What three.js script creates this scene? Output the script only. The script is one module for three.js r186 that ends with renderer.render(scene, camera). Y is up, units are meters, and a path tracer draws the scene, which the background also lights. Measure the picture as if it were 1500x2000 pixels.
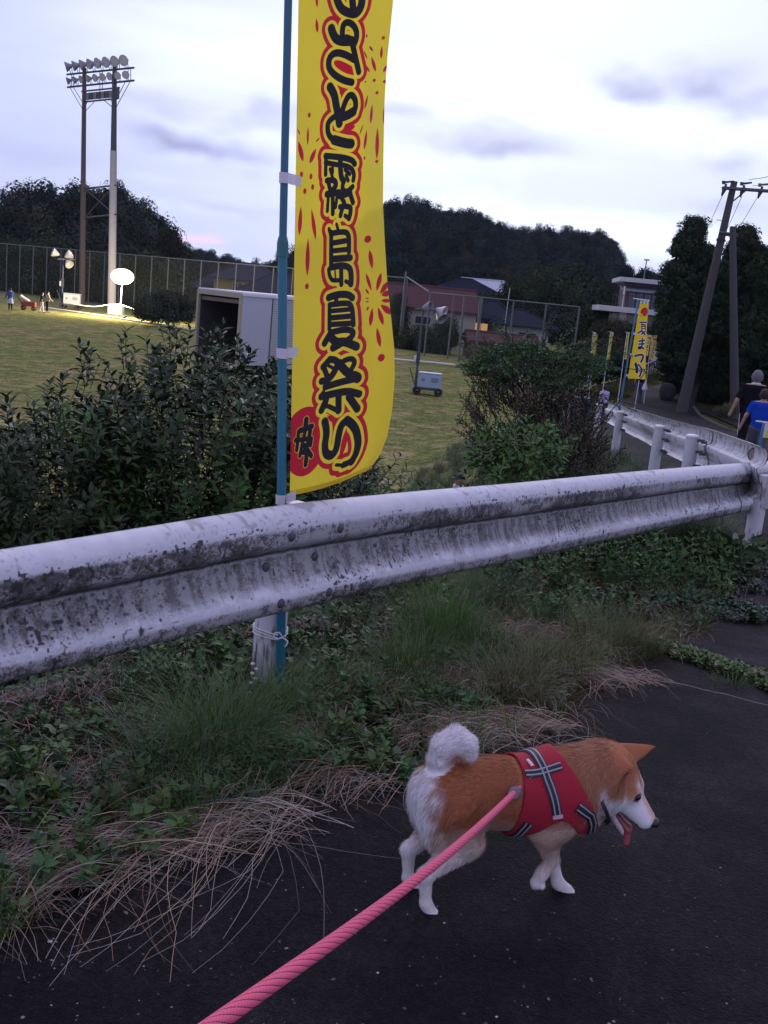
import * as THREE from 'three';
import { mergeGeometries } from 'three/addons/utils/BufferGeometryUtils.js';
import { RoundedBoxGeometry } from 'three/addons/geometries/RoundedBoxGeometry.js';

// ---------------------------------------------------------------- camera, sky, sun, exposure
const scene = new THREE.Scene();
const CAMH = 1.38, PITCH = THREE.MathUtils.degToRad(11.94), ROLL = THREE.MathUtils.degToRad(5.7);
const camera = new THREE.PerspectiveCamera(53.13, 0.75, 0.05, 4000);
camera.position.set(0, CAMH, 0);
camera.rotation.set(-PITCH, 0, ROLL, 'YXZ');
camera.updateMatrixWorld(true);
scene.add(camera);
const renderer = new THREE.WebGLRenderer({ antialias: true });
renderer.toneMapping = THREE.LinearToneMapping;
renderer.toneMappingExposure = 1.36;
renderer.shadowMap.enabled = true;

// seeded randomness and noise
function mulberry(a) { return () => { a = (a + 0x6d2b79f5) | 0; let t = Math.imul(a ^ (a >>> 15), 1 | a); t = (t + Math.imul(t ^ (t >>> 7), 61 | t)) ^ t; return ((t ^ (t >>> 14)) >>> 0) / 4294967296; }; }
const hash3 = (x, y, z) => { let h = Math.imul(x, 374761393) ^ Math.imul(y, 668265263) ^ Math.imul(z, 2147483647 ^ 1274126177); h = Math.imul(h ^ (h >>> 13), 1274126177); return ((h ^ (h >>> 16)) >>> 0) / 4294967296; };
const lerp = (a, b, t) => a + (b - a) * t, clamp = (x, a = 0, b = 1) => Math.min(b, Math.max(a, x)), smooth = (a, b, x) => { const t = clamp((x - a) / (b - a)); return t * t * (3 - 2 * t); };
function noise3(x, y, z = 0) {
  const i = Math.floor(x), j = Math.floor(y), k = Math.floor(z), f = (t) => t * t * (3 - 2 * t), u = f(x - i), v = f(y - j), w = f(z - k);
  const e = (c) => lerp(lerp(hash3(i, j, k + c), hash3(i + 1, j, k + c), u), lerp(hash3(i, j + 1, k + c), hash3(i + 1, j + 1, k + c), u), v);
  return lerp(e(0), e(1), w);
}
function fbm(x, y, z = 0, n = 4) { let s = 0, a = 0.5, t = 0; for (let i = 0; i < n; i++) { s += a * noise3(x, y, z); t += a; a *= 0.5; x = x * 2.03 + 17.1; y = y * 2.03 + 5.7; z = z * 2.03 + 3.1; } return s / t; }

{ // overcast dusk sky: lavender, whiter toward the afterglow ahead, thin grey-violet cloud bands
  const W = 2048, H = 1024, data = new Float32Array(W * H * 4);
  const dirOf = (u, v) => new THREE.Vector3((u - 750) / 2000, -(v - 1000) / 2000, -1).applyQuaternion(camera.quaternion).normalize(), azel = (d) => [Math.atan2(d.x, -d.z), Math.asin(d.y)];
  // single darker clouds: centre, half sizes in the photograph's pixels, strength
  const clouds = [[395, 275, 150, 26, 0.75], [500, 235, 120, 16, 0.45], [300, 200, 170, 20, 0.35], [960, 298, 120, 22, 0.65], [800, 232, 55, 18, 0.45], [1235, 190, 70, 34, 0.6], [1370, 180, 90, 40, 0.6], [1470, 215, 90, 34, 0.6], [1440, 312, 90, 22, 0.5], [1400, 410, 90, 16, 0.35], [100, 300, 160, 30, 0.25], [420, 400, 160, 16, 0.25], [930, 205, 50, 14, 0.25]].map(([u, v, a, b, k]) => [...azel(dirOf(u, v)), a / 2000, b / 2000, k]);
  for (let k = 0; k < 60; k++) { const a = 0.6 + hash3(k, 1, 3) * 5.1; clouds.push([a > Math.PI ? a - 2 * Math.PI : a, 0.04 + hash3(k, 2, 3) * 0.9, 0.06 + hash3(k, 3, 3) * 0.16, 0.012 + hash3(k, 4, 3) * 0.04, 0.3 + 0.4 * hash3(k, 5, 3)]); }
  const glow = new THREE.Vector3(0.08, 0.34, -1).normalize();
  for (let j = 0; j < H; j++) for (let i = 0; i < W; i++) {
    const el = ((j + 0.5) / H - 0.5) * Math.PI, az = ((i + 0.5) / W - 0.5) * 2 * Math.PI;
    const x = Math.cos(az) * Math.cos(el), y = Math.sin(el), z = Math.sin(az) * Math.cos(el);
    let c = [0.56, 0.56, 0.90];
    if (y > -0.02) {
      const d = x * glow.x + y * glow.y + z * glow.z, k = Math.exp(-(1 - d) / 0.075), k2 = Math.exp(-(1 - d) / 0.5);
      const yy = Math.max(y, 0) + 0.13, px = x / yy, pz = z / yy;
      const warpX = fbm(px * 0.5, pz * 0.5, 3.3, 3) * 2.2, wisp = fbm(px * 0.55 + warpX, pz * 1.15 + warpX * 0.5, 1.7, 5), broad = fbm(px * 0.22 + 4, pz * 0.3, 8.2, 3);
      const bright = 0.43 + 0.09 * k2 + 0.33 * k, hi = smooth(0.25, 0.8, y);
      c = [bright * lerp(lerp(0.93, 0.99, k), 1.02, hi), bright * lerp(lerp(1.02, 1.06, k), 0.985, hi), bright * lerp(1.58, 1.2, k)];
      const light = smooth(0.42, 0.70, wisp) * 0.34 - 0.08 + (broad - 0.5) * 0.2;
      for (let q = 0; q < 3; q++) c[q] *= 1 + light;
            const A = Math.atan2(x, -z), E = Math.asin(y), wx = (fbm(A * 14, E * 22, 1.5, 4) - 0.5) * 0.11, wy = (fbm(A * 14, E * 30, 7.5, 4) - 0.5) * 0.05, tex = 0.55 + 0.9 * fbm(A * 26, E * 60, 3.5, 4); let cl = 0;
      for (const [ca, ce, sa, se, k] of clouds) { let da = A + wx - ca; if (da > Math.PI) da -= 2 * Math.PI; if (da < -Math.PI) da += 2 * Math.PI; da *= Math.cos(E); const r = (da / sa) ** 2 + ((E + wy - ce) / (se * (E + wy < ce ? 0.8 : 1.3))) ** 2; if (r < 4) cl = Math.max(cl, k * Math.exp(-r * 1.3) * tex); }
      c = c.map((v, q) => lerp(v, [0.30, 0.315, 0.54][q], clamp(cl * 1.05)));
      const low = Math.exp(-((y - 0.028) * (y - 0.028)) / 0.00022) * smooth(0.5, 0.66, fbm(Math.atan2(x, -z) * 9, y * 90, 4.4, 3)) * Math.exp(-Math.pow((Math.atan2(x, -z) + 0.14) / 0.10, 2));
      c = c.map((v, q) => lerp(v, [0.98, 0.62, 0.78][q], low * 0.8));
    }
    const o = (j * W + i) * 4; data[o] = c[0]; data[o + 1] = c[1]; data[o + 2] = c[2]; data[o + 3] = 1;
  }
  const t = new THREE.DataTexture(data, W, H, THREE.RGBAFormat, THREE.FloatType);
  t.mapping = THREE.EquirectangularReflectionMapping; t.magFilter = t.minFilter = THREE.LinearFilter; t.needsUpdate = true;
  scene.background = t; scene.environment = t;
  const sun = new THREE.DirectionalLight(new THREE.Color().setRGB(1, 0.95, 1), 0.5);   // the afterglow behind the clouds: very soft
  sun.name = 'afterglow_sun';
  sun.position.copy(glow).multiplyScalar(120); sun.position.y += 40; sun.castShadow = true; sun.shadow.radius = 70; sun.shadow.mapSize.set(2048, 2048);
  Object.assign(sun.shadow.camera, { left: -70, right: 70, top: 70, bottom: -70, near: 1, far: 400 });
  scene.add(sun, sun.target);
}

// ---------------------------------------------------------------- helpers
const V = (x, y, z) => new THREE.Vector3(x, y, z), RGB = (r, g, b) => new THREE.Color().setRGB(r, g, b);
const names = new Map();
function numbered(n) { const k = names.get(n) ?? 0; names.set(n, k + 1); return k ? n + '_' + String(k).padStart(3, '0') : n; }
function tag(o, label, category, group, kind) { if (label) o.userData.label = label; if (category) o.userData.category = category; if (group) o.userData.group = group; if (kind) o.userData.kind = kind; return o; }
function shade(o) { o.traverse((m) => { if (m.isMesh) { m.castShadow = m.receiveShadow = true; } }); return o; }
function thing(name, label, category, at = [0, 0, 0], turn = 0, group) {
  const o = new THREE.Group(); o.name = numbered(name); o.position.set(...at); o.rotation.y = turn; scene.add(o); return tag(o, label, category, group);
}
function part(name, geometry, material, parent, label) { const m = new THREE.Mesh(geometry, material); m.name = parent === scene ? numbered(name) : name; m.castShadow = m.receiveShadow = true; parent.add(m); if (label) m.userData.label = label; return m; }
function struct(name, geometry, material) { const m = part(name, geometry, material, scene); m.userData.kind = 'structure'; return m; }
// a pixel of the 1500 x 2000 photograph as a direction; the point on it at a forward distance, or on a height
function ray(u, v) { return V((u - 750) / 2000, -(v - 1000) / 2000, -1).applyQuaternion(camera.quaternion); }
function at(u, v, d) { const r = ray(u, v); return V(0, CAMH, 0).addScaledVector(r, d / -r.z); }
function onY(u, v, y) { const r = ray(u, v); return V(0, CAMH, 0).addScaledVector(r, (y - CAMH) / r.y); }

function std(color, rough = 0.8, more = {}) { return new THREE.MeshStandardMaterial({ color: Array.isArray(color) ? RGB(...color) : color, roughness: rough, ...more }); }
function box(w, h, d, x = 0, y = 0, z = 0, r = 0) { const g = r ? new RoundedBoxGeometry(w, h, d, 2, r) : new THREE.BoxGeometry(w, h, d); g.translate(x, y, z); return g; }
function bar(a, b, r, r2 = r, n = 8) { // a tapered round bar between two points
  const d = V().subVectors(b, a), g = new THREE.CylinderGeometry(r2, r, d.length(), n, 1); g.translate(0, d.length() / 2, 0);
  g.applyQuaternion(new THREE.Quaternion().setFromUnitVectors(V(0, 1, 0), d.clone().normalize())); g.translate(a.x, a.y, a.z); return g;
}
function beam(a, b, w, h) { // a square bar
  const d = V().subVectors(b, a), g = new THREE.BoxGeometry(w, d.length(), h); g.translate(0, d.length() / 2, 0);
  g.applyQuaternion(new THREE.Quaternion().setFromUnitVectors(V(0, 1, 0), d.clone().normalize())); g.translate(a.x, a.y, a.z); return g;
}
function tube(points, r, seg = 24, n = 8) { return new THREE.TubeGeometry(new THREE.CatmullRomCurve3(points), seg, r, n, false); }
const merge = (list) => mergeGeometries(list.map((g) => { const k = g.index ? g.toNonIndexed() : g; for (const a of Object.keys(k.attributes)) if (!['position', 'normal', 'uv'].includes(a)) k.deleteAttribute(a); return k; }));
class Soup { // loose triangles with colours
  constructor() { this.p = []; this.c = []; this.t = []; }
  tri(a, b, c, col, uv) { for (const v of [a, b, c]) this.p.push(v.x, v.y, v.z); if (col) for (let i = 0; i < 3; i++) this.c.push(...col); if (uv) this.t.push(...uv[0], ...uv[1], ...uv[2]); }
  quad(a, b, c, d, col, uv) { this.tri(a, b, c, col, uv && [uv[0], uv[1], uv[2]]); this.tri(a, c, d, col, uv && [uv[0], uv[2], uv[3]]); }
  build() {
    const g = new THREE.BufferGeometry(); g.setAttribute('position', new THREE.BufferAttribute(new Float32Array(this.p), 3));
    if (this.c.length) g.setAttribute('color', new THREE.BufferAttribute(new Float32Array(this.c), 3));
    if (this.t.length) g.setAttribute('uv', new THREE.BufferAttribute(new Float32Array(this.t), 2));
    g.computeVertexNormals(); return g;
  }
}
function grid(nu, nv, f, colour) { // a sheet f(i/nu, j/nv) -> {p, uv}
  const pos = new Float32Array((nu + 1) * (nv + 1) * 3), uv = new Float32Array((nu + 1) * (nv + 1) * 2), col = colour && new Float32Array((nu + 1) * (nv + 1) * 3), idx = [];
  for (let j = 0; j <= nv; j++) for (let i = 0; i <= nu; i++) {
    const k = j * (nu + 1) + i, q = f(i / nu, j / nv, i, j); pos.set([q.p.x, q.p.y, q.p.z], k * 3); uv.set(q.uv ?? [q.p.x, q.p.z], k * 2); if (colour) col.set(colour(q.p, i / nu, j / nv), k * 3);
    if (i < nu && j < nv) idx.push(k, k + 1, k + nu + 2, k, k + nu + 2, k + nu + 1);
  }
  const g = new THREE.BufferGeometry(); g.setAttribute('position', new THREE.BufferAttribute(pos, 3)); g.setAttribute('uv', new THREE.BufferAttribute(uv, 2)); if (col) g.setAttribute('color', new THREE.BufferAttribute(col, 3));
  g.setIndex(idx); g.computeVertexNormals(); return g;
}
function tex(w, h, paint, repeat = 1, srgb = true) { // computed texture: paint(x, y) -> [r, g, b] in 0..1 (sRGB when srgb)
  const d = new Uint8Array(w * h * 4);
  for (let y = 0; y < h; y++) for (let x = 0; x < w; x++) { const c = paint(x, y, w, h), o = (y * w + x) * 4; for (let q = 0; q < 3; q++) d[o + q] = clamp(Array.isArray(c) ? c[q] : c) * 255; d[o + 3] = 255; }
  const t = new THREE.DataTexture(d, w, h); t.wrapS = t.wrapT = THREE.RepeatWrapping; t.magFilter = THREE.LinearFilter; t.repeat.set(repeat, repeat); if (srgb) t.colorSpace = THREE.SRGBColorSpace; t.needsUpdate = true; return t;
}
// noise that repeats over n cells
function tnoise(x, y, n, s) { const i = Math.floor(x), j = Math.floor(y), f = (t) => t * t * (3 - 2 * t), u = f(x - i), v = f(y - j), m = (a) => ((a % n) + n) % n; return lerp(lerp(hash3(m(i), m(j), s), hash3(m(i + 1), m(j), s), u), lerp(hash3(m(i), m(j + 1), s), hash3(m(i + 1), m(j + 1), s), u), v); }
function tfbm(x, y, n, s, k = 4) { let r = 0, a = 0.5, t = 0; for (let i = 0; i < k; i++) { r += a * tnoise(x * n, y * n, n, s + i); t += a; a *= 0.55; n *= 2; } return r / t; }

// smooth solids: distance functions and a surface-nets mesher
const smin = (a, b, k) => { const h = Math.max(k - Math.abs(a - b), 0) / k; return Math.min(a, b) - h * h * k * 0.25; };
function cone(px, py, pz, a, b, ra, rb) { // tapered capsule
  const bx = b[0] - a[0], by = b[1] - a[1], bz = b[2] - a[2], x = px - a[0], y = py - a[1], z = pz - a[2], t = clamp((x * bx + y * by + z * bz) / (bx * bx + by * by + bz * bz + 1e-12));
  return Math.hypot(x - bx * t, y - by * t, z - bz * t) - (ra + (rb - ra) * t);
}
function sdfMesh(f, lo, hi, cell) {
  const n = [0, 1, 2].map((q) => Math.ceil((hi[q] - lo[q]) / cell) + 1), val = new Float32Array(n[0] * n[1] * n[2]), id = (i, j, k) => (k * n[1] + j) * n[0] + i;
  for (let k = 0; k < n[2]; k++) for (let j = 0; j < n[1]; j++) for (let i = 0; i < n[0]; i++) val[id(i, j, k)] = f(lo[0] + i * cell, lo[1] + j * cell, lo[2] + k * cell);
  const vert = new Int32Array(val.length).fill(-1), pos = [], idx = [];
  for (let k = 0; k < n[2] - 1; k++) for (let j = 0; j < n[1] - 1; j++) for (let i = 0; i < n[0] - 1; i++) {
    let inside = 0, sx = 0, sy = 0, sz = 0, m = 0; const c = [];
    for (let q = 0; q < 8; q++) { const v = val[id(i + (q & 1), j + ((q >> 1) & 1), k + (q >> 2))]; c.push(v); if (v < 0) inside++; }
    if (inside === 0 || inside === 8) continue;
    for (let q = 0; q < 8; q++) for (const bit of [1, 2, 4]) if (!(q & bit)) { const r = q | bit; if (c[q] < 0 !== c[r] < 0) { const t = c[q] / (c[q] - c[r]); sx += (q & 1) + (bit === 1 ? t : 0); sy += ((q >> 1) & 1) + (bit === 2 ? t : 0); sz += (q >> 2) + (bit === 4 ? t : 0); m++; } }
    vert[id(i, j, k)] = pos.length / 3; pos.push(lo[0] + (i + sx / m) * cell, lo[1] + (j + sy / m) * cell, lo[2] + (k + sz / m) * cell);
  }
  const face = (a, b, c, d, flip) => { if (a < 0 || b < 0 || c < 0 || d < 0) return; flip ? idx.push(a, c, b, a, d, c) : idx.push(a, b, c, a, c, d); };
  for (let k = 1; k < n[2] - 1; k++) for (let j = 1; j < n[1] - 1; j++) for (let i = 1; i < n[0] - 1; i++) {
    const a = val[id(i, j, k)] < 0;
    if (a !== val[id(i + 1, j, k)] < 0) face(vert[id(i, j - 1, k - 1)], vert[id(i, j, k - 1)], vert[id(i, j, k)], vert[id(i, j - 1, k)], !a);
    if (a !== val[id(i, j + 1, k)] < 0) face(vert[id(i - 1, j, k - 1)], vert[id(i - 1, j, k)], vert[id(i, j, k)], vert[id(i, j, k - 1)], !a);
    if (a !== val[id(i, j, k + 1)] < 0) face(vert[id(i - 1, j - 1, k)], vert[id(i, j - 1, k)], vert[id(i, j, k)], vert[id(i - 1, j, k)], !a);
  }
  const g = new THREE.BufferGeometry(), N = new Float32Array(pos.length), e = cell * 0.6;
  for (let q = 0; q < pos.length; q += 3) {
    const [x, y, z] = [pos[q], pos[q + 1], pos[q + 2]], gx = f(x + e, y, z) - f(x - e, y, z), gy = f(x, y + e, z) - f(x, y - e, z), gz = f(x, y, z + e) - f(x, y, z - e), l = Math.hypot(gx, gy, gz) || 1;
    N[q] = gx / l; N[q + 1] = gy / l; N[q + 2] = gz / l;
  }
  g.setAttribute('position', new THREE.BufferAttribute(new Float32Array(pos), 3)); g.setAttribute('normal', new THREE.BufferAttribute(N, 3)); g.setIndex(idx); return g;
}
function paintBy(g, f) { const p = g.attributes.position, n = g.attributes.normal, c = new Float32Array(p.count * 3); for (let i = 0; i < p.count; i++) c.set(f(p.getX(i), p.getY(i), p.getZ(i), n.getX(i), n.getY(i), n.getZ(i)), i * 3); g.setAttribute('color', new THREE.BufferAttribute(c, 3)); return g; }

// foliage pieces
function leafInto(s, base, dir, up, len, wid, col, bend = 0.2, lobes = 0) { // one leaf: two halves folded along the midrib, tip drooping
  const side = V().crossVectors(dir, up).normalize(), nrm = V().crossVectors(side, dir).normalize();
  const pt = (t, w, h) => base.clone().addScaledVector(dir, len * t).addScaledVector(side, wid * w).addScaledVector(nrm, h * len - bend * t * t * len);
  const b = pt(0, 0, 0), m1 = pt(0.45, 0, -0.02), tip = pt(1, 0, 0);
  for (const q of [-1, 1]) { const e1 = pt(0.3, q * 0.5, 0.05), e2 = pt(0.68, q * 0.38, 0.04); s.tri(b, e1, m1, col); s.tri(m1, e1, e2, col); s.tri(m1, e2, tip, col); }
}
function sprigGeo(rng, n, len, leaf, wid, spread, bend = 0.25) { // a shoot along +y with leaves round it
  const s = new Soup();
  for (let i = 0; i < n; i++) {
    const t = (i + 0.6) / n, a = i * 2.4 + rng() * 0.8, y = len * (0.12 + 0.88 * t), el = lerp(0.25, 0.95, t) * spread + rng() * 0.3;
    const dir = V(Math.cos(a) * Math.cos(el), Math.sin(el), Math.sin(a) * Math.cos(el)).normalize(), k = 0.75 + rng() * 0.5;
    leafInto(s, V(0, y, 0), dir, V(0, 1, 0).addScaledVector(V(rng() - 0.5, 0, rng() - 0.5), 0.8).normalize(), leaf * k, wid * k, [1, 1, 1].map(() => 0.8 + rng() * 0.4), bend * (0.4 + rng()));
  }
  const w = len * 0.012 + 0.0015; for (let q = 0; q < 3; q++) { const a = q * 2.09, b = a + 2.09; s.quad(V(Math.cos(a) * w, 0, Math.sin(a) * w), V(Math.cos(b) * w, 0, Math.sin(b) * w), V(Math.cos(b) * w * 0.3, len, Math.sin(b) * w * 0.3), V(Math.cos(a) * w * 0.3, len, Math.sin(a) * w * 0.3), [0.55, 0.42, 0.3]); }
  return s.build();
}
function clumpGeo(rng, n, size) { // a puff of loose leaf faces in a unit ball, denser at its skin
  const s = new Soup();
  for (let i = 0; i < n; i++) {
    const d = V(rng() * 2 - 1, rng() * 2 - 1, rng() * 2 - 1).normalize(), c = d.clone().multiplyScalar(0.35 + 0.65 * Math.sqrt(rng())), k = size * (0.6 + rng() * 0.9);
    const ax = V(rng() - 0.5, rng() - 0.5, rng() - 0.5).normalize(), a = V().crossVectors(d.clone().addScaledVector(ax, 0.8).normalize(), ax).normalize(), b = V().crossVectors(a, d).normalize(), v = 0.7 + rng() * 0.6;
    const q = (x, y) => c.clone().addScaledVector(a, x * k).addScaledVector(b, y * k);
    s.quad(q(-0.5, 0), q(0, -0.3), q(0.6, 0.05), q(0.05, 0.32), [v, v, v]);
  }
  return s.build();
}
const upQ = new THREE.Quaternion(), Y = V(0, 1, 0);
function scatter(name, geo, mat, list, parent, kind) { // list of {p, dir, turn, s, c}
  const m = new THREE.InstancedMesh(geo, mat, list.length), M = new THREE.Matrix4(), q = new THREE.Quaternion(), q2 = new THREE.Quaternion();
  list.forEach((e, i) => {
    q.setFromUnitVectors(Y, e.dir ?? Y); q2.setFromAxisAngle(Y, e.turn ?? 0); q.multiply(q2);
    M.compose(e.p, q, typeof e.s === 'number' ? V(e.s, e.s, e.s) : e.s); m.setMatrixAt(i, M); m.setColorAt(i, RGB(...(e.c ?? [1, 1, 1])));
  });
  m.name = parent === scene ? numbered(name) : name; m.castShadow = m.receiveShadow = true; if (kind) m.userData.kind = kind; parent.add(m); return m;
}
const leafMat = (c, rough = 0.55) => rough > 0.8 ? new THREE.MeshLambertMaterial({ color: RGB(...c), vertexColors: true, side: THREE.DoubleSide }) : new THREE.MeshPhysicalMaterial({ color: RGB(...c), roughness: rough, specularIntensity: 0.55, vertexColors: true, side: THREE.DoubleSide });
const vary = (rng, c, k = 0.3) => { const v = 1 + (rng() - 0.5) * 2 * k, w = (rng() - 0.5) * k; return [c[0] * v * (1 + w), c[1] * v, c[2] * v * (1 - w)]; };
// ---------------------------------------------------------------- terrain: a road that falls away ahead, a bank down to the sports field on its left
const FIELD = -2.4;
const roadY = (d) => { const y = -0.0625 * Math.max(0, d - 3.4 + 0.9 * Math.exp(-Math.max(0, d - 2.6))) * smooth(2.6, 5, d); return y > -1.9 ? y : -1.9 - 0.5 * (1 - Math.exp((y + 1.9) / 0.5)); };
const EDGE = [[-6, -4.4], [-0.95, 2.5], [-0.35, 3.3], [2.62, 7.35], [2.86, 9.8], [4.15, 21], [6.3, 33], [9.4, 45], [13.2, 57], [18, 70], [25, 85], [34, 105], [60, 160], [140, 300], [400, 900]];
function bankSide(x, d) { // signed distance to the road's left edge, positive on the field side
  let best = 1e9, sign = 1;
  for (let i = 0; i + 1 < EDGE.length; i++) {
    const [ax, ay] = EDGE[i], [bx, by] = EDGE[i + 1], ex = bx - ax, ey = by - ay, t = clamp(((x - ax) * ex + (d - ay) * ey) / (ex * ex + ey * ey)), dist = Math.hypot(x - ax - ex * t, d - ay - ey * t);
    if (dist < best - 1e-9) { best = dist; sign = ex * (d - ay) - ey * (x - ax) > 0 ? 1 : -1; }
  }
  return best * sign;
}
function terrain(x, d) {
  const s = bankSide(x, d), r = roadY(d);
  let y = lerp(r, FIELD, smooth(0.15, 4.6, s));
  if (d < 60) { const k = smooth(0.1, 0.5, s + 1.2) * smooth(5.5, 3, s); y += (fbm(x * 1.7, d * 1.7, 2, 3) - 0.5) * 0.16 * k * smooth(-1.2, 0.6, s); }
  return y;
}
const onGround = (u, v) => { let p = onY(u, v, 0); for (let k = 0; k < 30; k++) p = onY(u, v, lerp(p.y, terrain(p.x, -p.z), 0.6)); return p; };
const lookup = (tab, x) => { for (let i = 0; i + 1 < tab.length; i++) if (x <= tab[i + 1][0]) return lerp(tab[i][1], tab[i + 1][1], clamp((x - tab[i][0]) / (tab[i + 1][0] - tab[i][0]))); return tab[tab.length - 1][1]; };
// left and right rim of the asphalt by forward distance
const LEFT = [[-4, -4.6], [0.9, -1.4], [1.887, -0.708], [2.174, -0.516], [2.606, -0.133], [2.79, 0.153], [3.158, 0.494], [3.39, 0.753], [3.75, 0.86], [4.2, 1.15], [4.7, 1.5], [5.6, 2.0], [7.3, 2.78], [9.8, 3.0], [21, 4.25], [33, 6.5], [45, 9.7], [57, 13.6], [70, 18.6], [85, 25.8], [105, 35]];
const RIGHT = [[-4, 6.5], [16, 8.6], [22, 9.4], [27, 10.0], [35, 11.3], [43, 12.6], [52, 14.9], [60, 17.6], [70, 22.4], [85, 29.4], [105, 38.5]];
const leftRim = (d) => lookup(LEFT, d) + (d < 30 ? (fbm(d * 3.1, 0.5, 9, 3) - 0.5) * 0.12 : 0), rightRim = (d) => lookup(RIGHT, d) + (fbm(d * 0.7, 3.5, 4, 3) - 0.5) * 0.3;

const soilTex = tex(512, 512, (x, y, w) => { const a = tfbm(x / w, y / w, 8, 3, 5), b = tfbm(x / w, y / w, 40, 9, 3), v = 0.35 + 0.75 * a * (0.6 + 0.8 * b); return [v, v * 0.97, v * 0.9]; }, 1, true);
const soilBump = tex(512, 512, (x, y, w) => tfbm(x / w, y / w, 24, 31, 5), 1, false);
{ // one ground sheet to the horizon, finer near the camera
  const rows = []; for (let d = -5, s = 0.09; d < 1600; d += s) { rows.push(d); s = d < 12 ? 0.1 : Math.max(0.1, d * 0.028); }
  rows.push(1800);
  const NU = 260, g = grid(NU, rows.length - 1, (a, b, i, j) => { const d = rows[j], x = (a - 0.5) * 2.6 * (d + 7.2); return { p: V(x, terrain(x, d), -d), uv: [x / 2.2, d / 2.2] }; }, (p) => {
    const s = bankSide(p.x, -p.z), d = -p.z, n = fbm(p.x * 0.9, d * 0.9, 4, 4), k = smooth(0.4, 0.62, n);
    const dirt = [0.042, 0.033, 0.031], green = [0.05, 0.062, 0.026], dry = [0.13, 0.115, 0.055];
    if (s > -1.4 && d < 14) return [0, 1, 2].map((q) => lerp(dirt[q], green[q], k * 0.5));
    if (s > 0) return [0, 1, 2].map((q) => lerp(green[q], dry[q], smooth(3.5, 5.5, s) * 0.8));
    return [0, 1, 2].map((q) => lerp([0.10, 0.115, 0.035][q], dry[q], k * 0.6));
  });
  struct('ground', g, new THREE.MeshLambertMaterial({ color: 0xffffff, vertexColors: true, map: soilTex, bumpMap: soilBump, bumpScale: 0.012 }));
}
{ // mown sports field
  const grassTex = tex(1024, 1024, (x, y, w) => {
    const fine = tfbm(x / w, y / w, 180, 7, 2), mid = tfbm(x / w, y / w, 22, 17, 4), big = tfbm(x / w, y / w, 5, 27, 4), dry = smooth(0.45, 0.68, big * 0.6 + mid * 0.4);
    const v = 0.72 + 0.55 * (fine - 0.5) + 0.35 * (mid - 0.5); return [lerp(0.50, 0.585, dry) * v * 1.2, lerp(0.525, 0.53, dry) * v * 1.2, lerp(0.31, 0.375, dry) * v * 1.2];
  });
  const bump = tex(512, 512, (x, y, w) => tfbm(x / w, y / w, 120, 77, 3), 1, false);
  const rows = []; for (let d = 4; d < 125; d += Math.max(0.22, d * 0.02)) rows.push(d);
  const g = grid(150, rows.length - 1, (a, b, i, j) => { const d = rows[j], e = lookup(EDGE.map(([x, y]) => [y, x]), d) - 2.0 - 0.4 * fbm(d * 0.8, 2, 5, 3), x = lerp(e, -1.15 * d - 60, Math.pow(a, 2.2)); return { p: V(x, terrain(x, d) + 0.03, -d), uv: [x / 9, d / 9] }; });
  const m = struct('sports_field', g, new THREE.MeshLambertMaterial({ color: 0xffffff, map: grassTex, bumpMap: bump, bumpScale: 0.02 }));
  m.material.side = THREE.DoubleSide;
}
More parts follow.
